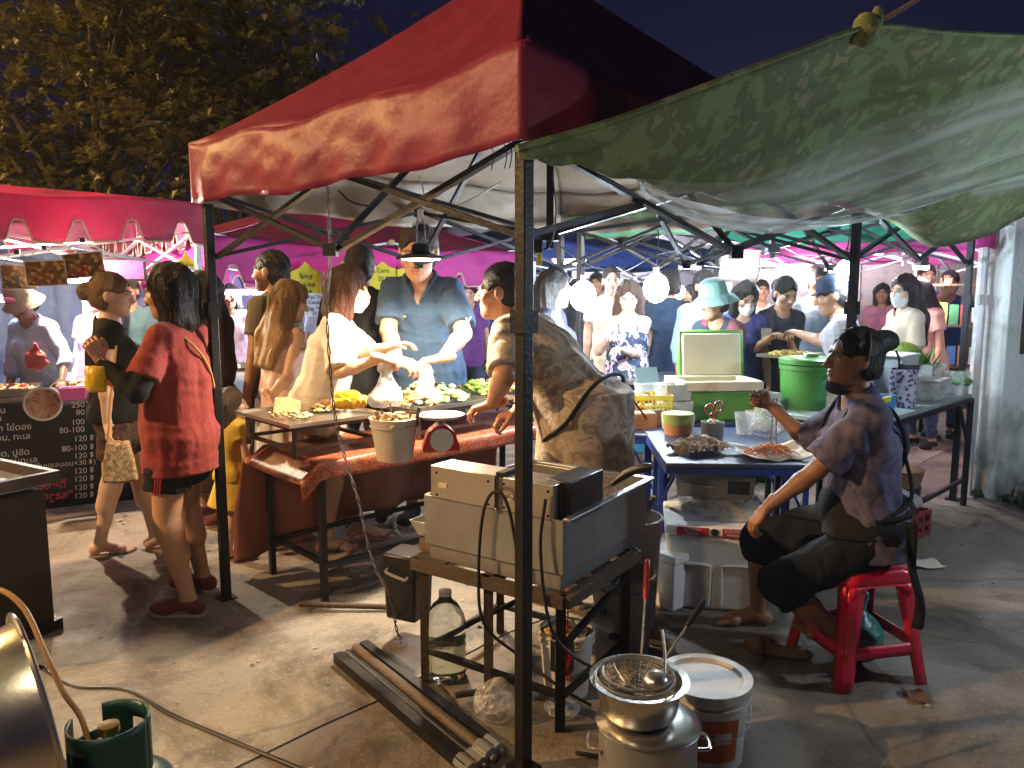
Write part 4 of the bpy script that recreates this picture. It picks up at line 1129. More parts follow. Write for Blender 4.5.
tube_lamp('tube lamp hung inside the hot pink tent', tuple(M(6.0,-.6,2.05)), .6, ROWROT, 50, (1,.9,.9))
bulb('warm bulb glowing through the pink valance of the noodle stall', M(.0,2.75,1.98), 200, (1.0,.80,.55), .04, .2)
bulb('unseen warm bulb added under the awning to light the foreground', Vector((-.92,.88,1.95)), 20, (1.0,.78,.52), .04, .30)  # added bulb, out of frame, to warm the foreground and the foam chest
# pendant over the food table
pl = P(421,259,4.02)
T = thing('pendant_lamp', 'black dome pendant lamp glowing warm above the fried food', 'lamp', pl)
MB().lathe([(.128,.0),(.131,.004),(.118,.012),(.070,.022),(.050,.034),(.046,.070),(.034,.080),(.0,.082)], 28).build('shade', mat('black_enamel', (.012,.012,.013), .25, .3, bump=.03), T, solid=.003)
MB().lathe([(.0,-.012),(.05,-.010),(.10,-.002),(.118,.003),(.0,.006)], 28).build('diffuser', emis('warm_panel', (1.0,.80,.55), 26), T)
MB().tube(spline([(-.022,0,.08),(-.020,0,.17),(.0,0,.27)], 4), .004, 6).tube(spline([(.022,0,.08),(.020,0,.17),(.0,0,.27)], 4), .004, 6).box((0,0,.235), (.03,.02,.04)).build('hook', galv, T)
MB().tube(spline([(0,0,.27),(.02,.0,.33),(.0,0,.42)], 4), .003, 5).tube(spline([(0,0,.27),(.09,0,.24),(.25,.02,.30),(.42,.05,.40)], 6), .004, 6).build('flex', WPLAST, T)
point(pl+Vector((0,0,-.05)), 82, (1.0,.77,.50), .09, 165, pl+Vector((0.0,-.02,-1)))
# bulbs and tubes seen behind
for px, py, Y, wt, lb in ((583,296,4.95,44,'dazzling white bulb just behind the cook in the tie-dye shirt'), (656,288,5.1,40,'dazzling white bulb beside the woman in the floral top'),
                      (679,292,7.2,40,'small white bulb between the dark shirt and the tent pole'), (846,270,5.0,24,'white bulb close beside the slim pole over the cap vendor'),
                      (787,291,7.6,40,'bluish white bulb behind the woman in dark apron')):
    bulb(lb, P(px,py,Y), wt, cord=.3, r=.085 if px < 700 and Y < 6 else .06)
for px, py, Y, L, yaw, wt, c, lb in ((569,263,7.0,.30,20,20,COOL,'short bluish tube lamp glowing far above the vendor'), (797,271,6.6,.62,8,30,(1,.86,.70),'long warm tube lamp over the yellow skewers'),
                      (921,268,7.4,.30,40,26,COOL,'short tube lamp above the masked woman at right'), (62,281,6.2,.5,40,14,COOL,'tube lamp above the noodle menu counter'),
                      (245,293,7.6,.4,42,20,COOL,'tube lamp behind the slim tent pole at left'), (690,268,8.8,.3,30,16,COOL,'faint tube lamp deep under the blue tent'), (8,300,5.8,.35,60,20,COOL,'tube lamp at the picture edge over noodle trays')):
    tube_lamp(lb, P(px,py,Y), L, rad(yaw), wt, c)
tube_lamp('tube lamp of the stall beside the photographer', (3.5,2.6,1.75), .6, rad(40), 60)
sp2 = Vector((-10.5,6.5,0)); T = thing('street_lamp', 'second sodium street lamp, unseen, added far left to light the trees', 'street lamp', sp2)  # extra street lamp added out of frame to brighten the trees
MB().lathe([(.09,0),(.09,.4),(.06,.42),(.045,6.0)], 14).tube(spline([(0,0,5.9),(.1,0,6.2),(.7,0,6.35)], 5), .03, 8).build('pole', galv, T); MB().sphere((.8,0,6.33), (.26,.16,.06), 14).build('lamp_head', galv, T); MB().sphere((.8,0,6.28), (.16,.10,.03), 12).build('lens', emis('sodium', (1,.60,.22), 40), T)
point(sp2+Vector((.8,0,6.2)), 800, (1.0,.62,.22), .08)
for k,(pts_,lb) in enumerate((([(560,246,4.9),(583,262,4.95),(620,272,5.0),(656,255,5.1),(700,246,5.0)],'light cable strung between the two big white bulbs'),([(656,252,5.1),(720,268,5.6),(790,262,6.6),(846,250,5.0)],'sagging light cable crossing in front of the cloth banner'),([(846,248,5.0),(880,262,5.4),(921,255,7.3)],'light cable looping to the right hand tube lamp'),([(690,240,5.2),(735,250,5.6),(760,238,5.8),(800,255,6.4)],'thin cable tied along the teal tent frame'))):
    tag(MB().tube(spline([P(*p) for p in pts_], 8), .0045, 5).build('light_cable', CABLE, loc=P(*pts_[0]), world=True), lb, 'cable', 'cables feeding the bulbs')
T = thing('fill_flood', 'flood lamp added to brighten the shophouse wall far behind', 'lamp', (6.5,17.1,3.0)); MB().box((0,0,0),(.3,.12,.2)).build('case', galv, T); MB().box((0,-.07,-.02),(.26,.02,.15)).build('lens', emis('flood',(1,.95,.9),20), T); point((6.5,16.7,2.9), 260, (1,.93,.88), .1); point((2.0,16.7,2.9), 160, (.8,.88,1.0), .1)  # added flood lamp and a second bare light to fill the dark background
# the sodium street lamp that lights the foreground, behind the photographer
sp = Vector((-9.6,.5,0))
T = thing('street_lamp', 'tall sodium street lamp behind the photographer', 'street lamp', sp)
MB().lathe([(.09,0),(.09,.4),(.06,.42),(.045,5.4)], 14).tube(spline([(0,0,5.3),(.1,.05,5.65),(.6,.3,5.8)], 5), .03, 8).build('pole', galv, T)
MB().sphere((.72,.36,5.79), (.26,.16,.06), 14).build('lamp_head', galv, T)
MB().sphere((.74,.37,5.735), (.16,.10,.03), 12).build('lens', emis('sodium', (1,.60,.22), 40), T)
point(sp+Vector((.74,.37,5.65)), 1450, (1.0,.60,.27), .08)

# ---------------------------------------------------------------- small builders
def lumps(mb, c, n, rx, ry, h, r, rg, mi=(0,), flat=.6):
    for _ in range(n):
        a = rg.uniform(0,6.28); q = math.sqrt(rg.random()); x, y = rx*q*math.cos(a), ry*q*math.sin(a)
        z = h*(1-q*q)*rg.uniform(.4,1); rr_ = r*rg.uniform(.6,1.3)
        R = Rm(rg.uniform(0,6), rg.uniform(-.6,.6)); mb.sphere(np.array(c)+(x,y,z), (rr_*rg.uniform(.8,1.5), rr_, rr_*flat), 8, rg.choice(mi), R)
def tray(mb, c, sx, sy, h=.03, R=None, th=.003, mi=0):
    R = np.eye(3) if R is None else R; c = np.array(c)
    mb.box(c, (sx,sy,th), R, mi)
    for dx, dy, w_, d_ in ((sx/2-th/2,0,th,sy),(-sx/2+th/2,0,th,sy),(0,sy/2-th/2,sx-2*th,th),(0,-sy/2+th/2,sx-2*th,th)):
        mb.box(c+R @ np.array((dx,dy,h/2+th/2)), (w_,d_,h), R, mi)
    return mb
def open_box(mb, sx, sy, h, th=.006, taper=.92, mi=0):
    """open container standing on z=0, walls leaning outwards"""
    b, t = (sx*taper/2, sy*taper/2), (sx/2, sy/2); k = th
    def ring(x, y, z): return [(-x,-y,z),(x,-y,z),(x,y,z),(-x,y,z)]
    vs = ring(*b,0)+ring(*t,h)+ring(t[0]-k,t[1]-k,h)+ring(b[0]-k,b[1]-k,k)
    fs = [(3,2,1,0)]+[(i,(i+1)%4,4+(i+1)%4,4+i) for i in range(4)]+[(4+i,4+(i+1)%4,8+(i+1)%4,8+i) for i in range(4)]+[(8+i,8+(i+1)%4,12+(i+1)%4,12+i) for i in range(4)]+[(12,13,14,15)]
    return mb.add(vs, fs, mi)
def bucket(T, name, r0, r1, h, m, handle=True, rim=True, lid=None, n=32):
    pr = [(r0,0),(r1,h),(r1+.004,h+.002),(r1-.003,h+.003),(r0-.004,.006),(0,.005)]
    MB().lathe(pr, n).build(name, m, T)
    if rim: mb = MB(); [mb.tube([(r*math.cos(a),r*math.sin(a),z) for a in np.linspace(0,6.2832,33)[:-1]], .0045, 6, closed=True) for r, z in ((r1+.003,h-.004),(r0+(r1-r0)*.86+.004,h*.86))]; mb.build('rim', m, T)
    if handle: MB().tube(spline([(r1+.006,0,h*.86),(r1*.75,-r1*.75,h*.60),(0,-r1*1.08,h*.52),(-r1*.75,-r1*.75,h*.60),(-r1-.006,0,h*.86)], 6), .0025, 6).build('bail', galv, T)
    if lid: MB().lathe([(0,h+.008),(r1-.03,h+.006),(r1-.022,h+.016),(r1+.008,h+.016),(r1+.009,h-.012),(r1+.005,h-.012)], n).build('lid', lid, T)
def sack(label, pos, r, h, m, seed=0, name='plastic_bag', cat='bag', knot=True, group=None, yaw=0, squash=1.0):
    f = Field((-r*1.4,-r*1.4,-.01), (r*1.4,r*1.4,h*1.3), max(.006, r/18))
    f.ell((0,0,h*.38), (r,r*squash,h*.42), None, .02); f.cap((0,0,h*.5), (r*.1,0,h*.9), r*.55, r*.12, .06)
    if knot: f.cap((r*.1,0,h*.85), (r*.25,0,h*1.1), r*.10, r*.2, .02); f.cap((r*.1,0,h*.85), (-r*.15,0,h*1.08), r*.09, r*.18, .02)
    f.wrinkle(r*.09, 2.6/r, seed); f.clip((0,0,.0), (0,0,-1))
    p_, q_ = f.mesh(); return tag(np_mesh(name, p_, q_, m, loc=pos), label, cat, group)

# ---------------------------------------------------------------- food table, rack, trays
tA = math.atan2(.687,.727)
tx = lambda t, s, z=0: np.array(M(t, s, z))
# table top: t from .30 to 2.05, s from -.42 to .12
T = thing('food_table', 'long iron food table under a red printed oilcloth', 'table', M(.30,-.42))
t0_, t1_, s0_, s1_, zt = .30, 2.05, -.46, .14, .72
MB().box((tx((t0_+t1_)/2,(s0_+s1_)/2,zt-.015)), (t1_-t0_,s1_-s0_,.02), Rm(tA)).build('tabletop', WOODM, T, world=True)
for t in (t0_+.02, t1_-.02):
    for s in (s0_+.02, s1_-.02): MB().box(tx(t,s,(zt-.03)/2), (.03,.03,zt-.03), Rm(tA)).build('leg', iron, T, world=True)
mb = MB()
for s in (s0_+.02, s1_-.02): mb.bar(tx(t0_,s,.20), tx(t1_,s,.20), .024)
for t in (t0_+.02, t1_-.02): mb.bar(tx(t,s0_,.22), tx(t,s1_,.22), .024)
mb.build('stretcher', iron, T, world=True)
# oilcloth: covers the top, short overlap in front, deep drop on the customers' side and the near end
rows = []; nT = 70
for i, s in enumerate(list(np.linspace(-.055, 0, 6))+list(np.linspace(.05,.95,14))+list(np.linspace(1,2,22))):
    row = []
    for k in range(nT+1):
        t = t0_-(.10 if s <= 1 else .10+.05*min(1,(s-1)*2))+(t1_-t0_+.12)*k/nT
        w_ = .014*math.sin(t*9+1)+.009*math.sin(t*21)
        if s < 0: p = tx(t, s0_+s*.15-.006, zt+s*1.4+.002*math.sin(t*30))
        elif s <= 1: p = tx(t, s0_+(s1_-s0_)*s, zt+.004+.003*math.sin(t*13+s*5))
        else:
            d = s-1; dr = .56+.05*math.sin(t*3+1.2); p = tx(t, s1_+.012+w_*d*3+.05*d, zt-dr*d)
        if t < t0_-.005: p[2] -= min(.10, (t0_-t)*.9)*(1 if s <= 1 else .3); 
        row.append(p)
    rows.append(row)
o = MB().sheet(rows).build('table_cover', [CLOTHR, CLOTHB], loc=M(.3,-.3,.72), world=True, solid=.003, solid_off=1, angle=180)
tag(o, 'red patterned oilcloth hanging off the far side of the food table', 'tablecloth')
# near end rack with a tray on it
def rack(label, t0, t1, s0, s1, z0, z1, group='display racks on the food table'):
    R = thing('tray_rack', label, 'rack', M(t0, s0, z0), 0, group); mb = MB()
    for z in (z1-.012, z0+.045):
        mb.bar(tx(t0,s0,z), tx(t1,s0,z), .018).bar(tx(t0,s1,z), tx(t1,s1,z), .018).bar(tx(t0,s0,z), tx(t0,s1,z), .018).bar(tx(t1,s0,z), tx(t1,s1,z), .018)
    mb.build('frame', rust, R, world=True)
    for t in (t0,t1):
        for s in (s0,s1): MB().bar(tx(t,s,z0), tx(t,s,z1), .02).build('leg', rust, R, world=True)
    return R
zc = zt+.006
rack('low rusty rack holding the tray at the near table end', .26, .72, -.30, .22, zc, .885)
T = thing('serving_tray', 'flat tray of fried bites and wrapped snacks on the near rack', 'tray', M(.49,-.04,.888))
tb = MB(); tray(tb, (0,0,.003), .56, .62, .014, Rm(tA)); tb.build('pan', STEEL, T)
rg = random.Random(3)
def top_food(label, c, n, rx, ry, h, r, mats_, name='fried_snacks', group='heaps of fried food on the trays', flat=.6, R=None):
    mb = MB(); lumps(mb, (0,0,0), n, rx, ry, h, r, rg, tuple(range(len(mats_))), flat)
    return tag(mb.build(name, mats_, loc=c, rz=tA, angle=180), label, 'food', group)
top_food('golden heap of fried bites in front of the masked woman', M(.62,.0,.905), 60, .10, .09, .045, .015, [EGG, CREAMF])
top_food('loose fritters at the near corner of the tray', M(.36,-.05,.905), 40, .09, .14, .02, .013, [CREAMF, EGG])
# yellow wrapper beside it and a paper bag being filled
f = Field((-.11,-.1,-.01), (.11,.1,.12), .006); f.ell((0,0,.03), (.085,.06,.05), None, .02); f.ell((.05,0,.03), (.05,.07,.03), None, .03); f.wrinkle(.011, 62, 2); f.clip((0,0,0), (0,0,-1))
p_, q_ = f.mesh(); tag(np_mesh('snack_packet', p_, q_, mat('yellow_film', (.72,.45,.02), .3, bump=.5, bscale=30), loc=P(347,408,3.72)), 'yellow snack packet lying on the near tray', 'snack packet')
mb = MB(); mb.prism([(-.07,-.045),(.07,-.05),(.085,.03),(.03,.055),(-.05,.06)], .012, (0,0,0), Rm(.4,1.1)); 
tag(mb.build('paper_bag', mat('kraft', (.55,.36,.18), .8, bump=.4, bscale=20), loc=P(285,408,4.0), bevel=.004), 'kraft paper bag held over the near tray by the blonde woman', 'paper bag')
# long back rack with two big trays
rack('long low rack carrying the brightly lit food trays', .98, 2.0, -.34, .20, zc, .885)
for i, (tc_, lb) in enumerate(((1.23,'steel tray of pale fritters right under the pendant lamp'), (1.76,'steel tray of golden cutlets at the far table end'))):
    T = thing('serving_tray', lb, 'tray', M(tc_,-.07,.888), tA, 'steel trays of food')
    tb = MB(); tray(tb, (0,0,.003), .50, .60, .02); tb.build('pan', STEEL, T)
for k, (t, s, n, rx, ry, h, r, ms, lb) in enumerate(((1.10,-.12,120,.11,.16,.075,.018,[CREAMF,EGG],'pale fritters piled on the front of the lamplit tray'), (1.10,.12,90,.12,.10,.08,.017,[EGG,GREENS],'fritters with green herbs beside the white carrier bags'),
        (1.34,-.10,130,.12,.17,.09,.019,[CREAMF,CREAMF,GREENS],'cream coloured cakes with herbs in the middle tray'), (1.36,.14,90,.12,.10,.10,.021,[CREAMF],'white rice cakes stacked by the polo shirt'),
        (1.62,-.08,110,.12,.18,.09,.019,[EGG,GREENS],'golden cutlets nearest the cook'), (1.88,-.06,110,.12,.19,.11,.021,[CREAMF,EGG],'tall heap of cutlets at the far tray end'))):
    top_food(lb, M(t,s-.02,.905), n, rx, ry, h, r, ms)
# steel bucket with tongs
T = thing('steel_bucket', 'off white pail of skewer sticks on the table corner', 'bucket', P(395,459,3.30))
MB().lathe([(.078,0),(.108,.185),(.112,.187),(.106,.188),(.075,.006),(0,.005)], 32).tube([(.106*math.cos(a),.106*math.sin(a),.150) for a in np.linspace(0,6.28,33)[:-1]], .003, 5, closed=True).build('pail', mat('enamel_pail', (.60,.54,.46), .35, dirt=.4, dirtcol=(.35,.14,.08), bump=.08), T)
mb = MB()
for k in range(9):
    a = rg.uniform(0,6.28); mb.cyl((.04*math.cos(a),.04*math.sin(a),.02), (.085*math.cos(a+.3),.085*math.sin(a+.3),.215+rg.uniform(0,.03)), .003)
mb.build('skewer_bunch', WOODM, T); 
mb = MB(); lumps(mb, (0,0,.16), 60, .095, .095, .05, .016, rg, (0,1)); mb.build('food', [EGG, CREAMF], T)
MB().bar((.085,-.02,.10), (.115,-.035,.235), .014,.006).build('tongs', rust, T)
# red kitchen scale
T = thing('kitchen_scale', 'red kitchen scale with a white pan beside the bucket', 'scale', P(441,450,3.35), rad(10))
MB().prism([(-.085,0),(.085,0),(.082,.02),(.06,.085),(.02,.118),(-.02,.118),(-.06,.085),(-.082,.02)], .10, (0,.05,0), Rm(0,math.pi/2)).build('housing', REDP, T, bevel=.008)
MB().cyl((0,0,.118), (0,0,.145), .018).lathe([(0,.145),(.085,.147),(.105,.16),(.108,.163),(.083,.152),(0,.151)], 28).build('pan', WPLAST, T)
MB().lathe([(0,0),(.05,0),(.052,.003),(0,.004)], 24, (0,-.052,.055), Rm(0,math.pi/2)).build('dial', WCARD, T)
# white carrier bags hanging from hands
def carrier(label, pos, w_, h, seed):
    f = Field((-w_,-w_,-h*1.1), (w_,w_,.06), .006)
    f.cap((0,0,-h*.12), (0,0,-h*.78), .018, w_*.60, .02); f.ell((0,0,-h*.80), (w_*.72,w_*.5,h*.18), None, .05); f.clip((0,0,-h*.93), (0,0,-1))
    f.cap((-.03,0,-h*.2), (-.012,0,.0), .014, .01, .02); f.cap((.03,0,-h*.2), (.012,0,.0), .014, .01, .02)
    f.wrinkle(.009, 30, seed); p_, q_ = f.mesh()
    return tag(np_mesh('carrier_bag', p_, q_, WBAG, loc=pos), label, 'bag', 'white carrier bags over the food')
carrier('white carrier bag held by the masked woman in white', P(385,360,4.08), .13, .27, 1)
carrier('white carrier bag held up by the man in the polo shirt', P(426,362,4.40), .13, .28, 5)

# ---------------------------------------------------------------- fryer on its stand
fr = np.array((.175,2.50)); fa = rad(146); U = np.array((math.cos(fa),math.sin(fa))); Vv = np.array((-U[1],U[0])) * -1.0   # U: along the front, Vv: into the stall
FZ = .515
fq = lambda u, v, z: np.array((*(fr+U*u+Vv*v), z))
FR = np.stack([np.array((*U,0)), np.array((*Vv,0)), np.array((0,0,1.))], 1); FR[:,1] = np.cross(FR[:,2], FR[:,0])*1.0
vs = np.sign(np.dot(FR[:2,1], Vv))
T = thing('fryer_stand', 'rusty angle-iron stand carrying the twin fryer', 'stand', fq(0,0,0))
mb = MB()
for u0,v0,u1,v1 in ((-.02,-.02,.66,-.02),(-.02,.56,.66,.56),(-.02,-.02,-.02,.56),(.66,-.02,.66,.56),(.32,-.02,.32,.56)): mb.bar(fq(u0,v0,FZ-.02), fq(u1,v1,FZ-.02), .04)
mb.build('top_frame', rust, T, world=True)
MB().box(fq(.59,.27,FZ+.002), (.16,.56,.006), FR).build('shelf_plate', rust, T, world=True)
legs_ = ((.02,.02),(.64,.02),(.02,.54),(.64,.54),(.33,.02))
for u,v in legs_: MB().bar(fq(u,v,0), fq(u,v,FZ-.03), .035).build('leg', rust if u > .1 else iron, T, world=True)
mb = MB()
for a,b in (((.02,.02),(.64,.02)),((.64,.02),(.64,.54)),((.02,.54),(.64,.54))): mb.bar(fq(*a,.13), fq(*b,.13), .022)
mb.bar(fq(.64,.02,.15), fq(.33,.30,.33), .016).bar(fq(.02,.02,.30), fq(.02,.54,.40), .02).bar(fq(.02,.02,.12), fq(.02,.54,.12), .02)
mb.build('stretcher', iron, T, world=True)
T = thing('twin_fryer', 'greasy stainless twin deep fryer behind the black tent post', 'deep fryer', fq(0,0,FZ))
mb = MB(); fw, fd, fh = .62, .68, .255
c = fq(fw/2, fd/2, FZ+.055)
mb.box(fq(fw/2,fd/2,FZ+.03), (fw-.03,fd-.03,.06), FR); mb.build('base', STEELB, T, world=True, bevel=.004)
mb = MB()
for u,v,sx,sy in ((fw/2,.004,fw,.008),(fw/2,fd-.004,fw,.008),(.004,fd/2,.008,fd-.016),(fw-.004,fd/2,.008,fd-.016),(fw/2,fd/2,.02,fd-.016)): mb.box(fq(u,v,FZ+.06+(fh-.06)/2+.002), (sx,sy,fh-.06), FR)
mb.box(fq(fw/2,fd/2,FZ+.075), (fw-.02,fd-.02,.01), FR)
for u,v,sx,sy in ((fw/2,fd+.012,fw+.05,.03),(-.012,fd/2,.03,fd)): mb.box(fq(u,v,FZ+fh+.006), (sx,sy,.012), FR)
mb.build('body', STEELB, T, world=True, bevel=.003)
for u in (fw*.26, fw*.74):
    MB().box(fq(u,fd/2,FZ+.21), (fw*.46,fd-.05,.004), FR).build('oil', mat('frying_oil', (.09,.035,.008), .08, bump=.02), T, world=True)
for i,(u,wd,m_) in enumerate(((.435,.30,STEEL),(.155,.23,STEEL))):
    h_ = MB().box(fq(u,.065,FZ+fh+.055), (wd,.13,.13), FR).build('control_head', m_, T, world=True, bevel=.003)
    for du in (-.4,.4):
        for dz in (-.045,.04): MB().sphere(fq(u+wd*du,-.001,FZ+fh+.055+dz), .005, 8).build('rivet', BLACKP, h_, world=True)
    mb = MB(); mb.box(fq(u+wd*.30,-.0015,FZ+fh+.05), (.04,.003,.018), FR); mb.build('plate', CREAM, h_, world=True)
MB().box(fq(.265,.05,FZ+fh+.06), (.03,.10,.15), FR).build('post', BLACKP, T, world=True)
# right-hand dark head and a basket with its handle
MB().box(fq(.05,.17,FZ+fh+.05), (.10,.24,.15), FR).build('control_head', mat('dark_steel', (.06,.06,.065), .35, .8, bump=.05, dirt=.3), T, world=True, bevel=.004)
T = thing('fry_basket', 'wire fry basket with a black handle resting on the fryer', 'fry basket', fq(.12,.42,FZ+.25))
mb = MB()
for z in (FZ+.22,FZ+.255,FZ+.29):
    mb.tube([fq(.02,.33,z),fq(.24,.33,z),fq(.24,.52,z),fq(.02,.52,z)], .002, 5, closed=True)
for k in range(12):
    u = .02+.02*k; mb.tube([fq(u,.33,FZ+.29),fq(u,.33,FZ+.215),fq(u,.52,FZ+.215),fq(u,.52,FZ+.29)], .0012, 4)
mb.build('wire', galv, T, world=True)
a = np.array(P(834,404,1)); hb = P(612,484,2.86); ha = P(652,466,2.80)
MB().tube(spline([P(580,505,2.84), P(600,492,2.84), hb], 4), .0035, 6).tube(spline([P(592,512,2.84), P(606,497,2.84), hb], 4), .0035, 6).build('wire_arm', galv, T, world=True)
MB().tube(spline([hb, P(630,472,2.84), ha], 4), [.012,.013,.015,.017,.017,.018,.019,.018,.012], 10).build('handle', BLACKP, T, world=True)
# control cord looping on the steel front
tag(MB().tube(spline([fq(.16,.0-.02,FZ+.02), fq(.20,-.03,FZ+.26), fq(.255,-.03,FZ+.33), fq(.31,-.035,FZ+.25), fq(.33,-.04,FZ+.02), fq(.30,-.05,.35), fq(.18,.0,.24), fq(.02,.02,.16), fq(-.06,.1,.08)], 8), .006, 7).build('power_cord', CABLE, loc=fq(.2,0,FZ), world=True), 'black power cord looping down the fryer front', 'cable')
tag(MB().tube(spline([fq(.06,-.02,FZ+.33), fq(.07,-.035,FZ+.15), fq(.02,-.05,FZ-.1), fq(-.05,.0,.30), fq(-.16,.06,.24), fq(-.30,.1,.2), fq(-.33,.02,.02), fq(-.1,-.08,.01)], 8), .006, 7).build('power_cord', CABLE, loc=fq(.06,0,FZ), world=True), 'black cord running behind the near tent post to the ground', 'cable')
# junction box with red wires under the stand
T = thing('switch_box', 'black switch box with red wires hung below the fryer', 'switch box', P(562,655,2.62))
MB().box((0,0,0), (.075,.05,.125), Rm(fa)).build('case', BLACKP, T, bevel=.006)
mb = MB()
for k in range(4): mb.tube(spline([(.01*k-.02,-.01,.06), (.01*k,-.05,.02), (.03-.012*k,-.045,-.07), (.01*k-.015,-.02,-.06)], 5), .0025, 5)
mb.tube(spline([(.01,0,.06),(.02,0,.16),(.0,.03,.26)], 4), .003, 5).build('wire', REDP, T)
# tray beside the fryer
T = thing('drip_tray', 'shallow dented metal tray beside the fryer', 'tray', fq(.64,.20,FZ+.06), fa)
mb = MB(); open_box(mb, .17, .34, .07, .004, .8); mb.build('pan', WPLAST if False else STEEL, T, bevel=.002)
MB().box(fq(.63,.2,FZ+.03), (.12,.3,.05), FR).build('board', WOODM, T, world=True)

# ---------------------------------------------------------------- things on the ground by the fryer
# black speaker-like battery case
T = thing('battery_case', 'black plastic case with a grab handle under the stand', 'case', P(409,615,3.25), rad(-25))
MB().box((0,0,.15), (.17,.16,.30), None, 0, .9).build('case', BLACKP, T, bevel=.012)
MB().tube(spline([(-.05,-.082,.235),(-.045,-.10,.225),(.045,-.10,.205),(.05,-.082,.21)], 5), .007, 7).build('handle', GREYP, T)
# water bottle
b = G(446,676)
T = thing('water_bottle', 'big half-full clear plastic water bottle on the ground', 'water bottle', b)
pr = [(0,0),(.075,.002),(.083,.02)]
for k in range(5): pr += [(.083,.03+.036*k),(.079,.045+.036*k),(.083,.06+.036*k)]
pr += [(.083,.225),(.075,.26),(.05,.305),(.027,.325),(.024,.345)]
MB().lathe(pr, 28).build('bottle', WATER, T, angle=180); MB().lathe([(.0,.004),(.074,.005),(.079,.03),(.079,.15),(0,.151)], 24).build('water', mat('tap_water', (.80,.80,.62), .02, trans=.9, var=.02, bump=0, ior=1.33), T)
MB().lathe([(.026,.343),(.026,.362),(0,.363)], 16).build('cap', WPLAST, T)
sack('crumpled clear plastic bag of rubbish on the ground', G(497,716), .085, .15, BAGP, 4, knot=False)
sack('thin clear bag lying by the tall stock pot', G(562,712), .07, .05, BAGP, 9, knot=False)
# scrap bucket
T = thing('scrap_bucket', 'small white bucket full of prawn shells below the fryer', 'bucket', G(566,690))
bucket(T, 'pail', .085, .105, .25, WPLAST, handle=False)
mb = MB(); lumps(mb, (0,0,.225), 110, .095, .095, .05, .017, rg, (0,1,2), .4); mb.build('food_scraps', [CREAMF, REDF, EGG], T)
# big grey bucket + white one
T = thing('grey_bin', 'tall pale grey bucket standing behind the fryer', 'bucket', G(622,652)); bucket(T, 'pail', .11, .135, .36, GREYP, handle=True)
T = thing('strainer_bucket', 'off white bucket with a stick handle behind the fryer corner', 'bucket', G(628,624)); bucket(T, 'pail', .12, .145, .52, WPLAST, handle=False)
MB().cyl((.04,.0,.4), (.10,-.02,.62), .012).build('stick', WOODM, T)
T = thing('foam_box', 'white foam box with lid next to the grey bucket', 'foam box', G(664,598), rad(40))
MB().box((0,0,.12), (.24,.30,.24), None, 0, .93).build('box', STYRO, T, bevel=.01); MB().box((0,0,.262), (.26,.32,.045)).build('lid', STYRO, T, bevel=.01)
T = thing('white_canister', 'white jerry canister squeezed behind the switch box', 'canister', G(600,662), rad(20))
MB().box((0,0,.11), (.12,.09,.22)).build('body', WPLAST, T, bevel=.02); MB().cyl((0,0,.21), (0,0,.25), .022).build('cap', BLUEP, T)
# stock pot with basin and strainers on top
b = Vector((.405,2.12,0))
T = thing('stock_pot', 'tall aluminium stock pot on the ground in front', 'pot', b)
MB().lathe([(0,0),(.135,.002),(.145,.012),(.145,.27),(.151,.274),(.151,.278),(.141,.279),(.139,.02),(0,.015)], 40).build('pot', STEELB, T)
MB().lathe([(0,.30),(.04,.298),(.10,.292),(.15,.284),(.156,.279),(.15,.277),(0,.29)], 40).build('lid', ALU, T)
mb = MB()
for a in (0, math.pi): mb.tube(spline([(.145*math.cos(a-.25),.145*math.sin(a-.25),.21),(.18*math.cos(a-.2),.18*math.sin(a-.2),.215),(.18*math.cos(a+.2),.18*math.sin(a+.2),.215),(.145*math.cos(a+.25),.145*math.sin(a+.25),.21)], 4), .006, 7)
mb.build('handle', ALU, T)
b2 = b+Vector((-.03,.0,.30))
T = thing('basin', 'aluminium basin stacked on the stock pot lid', 'basin', b2)
MB().lathe([(0,0),(.095,.002),(.112,.02),(.128,.105),(.146,.112),(.147,.116),(.126,.113),(.108,.026),(0,.008)], 40).build('bowl', ALU, T)
def strainer(label, pos, r, d, yaw, hm, hl, tilt, wm=galv):
    T = thing('strainer', label, 'strainer', pos, yaw, 'strainers and ladles on the basin'); mb = MB()
    mb.tube([(r*math.cos(a),r*math.sin(a),0) for a in np.linspace(0,6.283,29)[:-1]], .004, 6, closed=True).build('hoop', wm, T)
    mb = MB()
    for k in range(9):
        a = k*math.pi/9; mb.tube([(r*math.cos(a)*q,r*math.sin(a)*q,-d*(1-q*q)) for q in np.linspace(-1,1,11)], .0011, 4)
    for q in (.35,.65,.88): mb.tube([(r*q*math.cos(a),r*q*math.sin(a),-d*(1-q*q)) for a in np.linspace(0,6.283,25)[:-1]], .0011, 4, closed=True)
    mb.build('mesh', wm, T)
    h = MB().tube(spline([(r,.0,0),(r+hl*.4,0,hl*.4*tilt),(r+hl*.62,0,hl*.62*tilt)], 4), .0042, 6); h.build('neck', wm, T)
    MB().tube(spline([(r+hl*.58,0,hl*.58*tilt),(r+hl*.8,0,hl*.8*tilt),(r+hl,0,hl*tilt)], 4), [.007,.009,.010,.010,.010,.011,.011,.010,.007], 9).build('handle', hm, T)
strainer('wire strainer with a red handle standing up from the basin', b2+Vector((.0,.02,.12)), .105, .05, rad(75), REDP, .16, 1.6)
strainer('wire strainer with a black handle leaning over the basin rim', b2+Vector((-.015,-.015,.126)), .115, .05, rad(38), BLACKP, .20, .75)
T = thing('ladle', 'shiny steel ladle lying in the basin', 'ladle', b2+Vector((.045,-.02,.115)), rad(20), 'strainers and ladles on the basin')
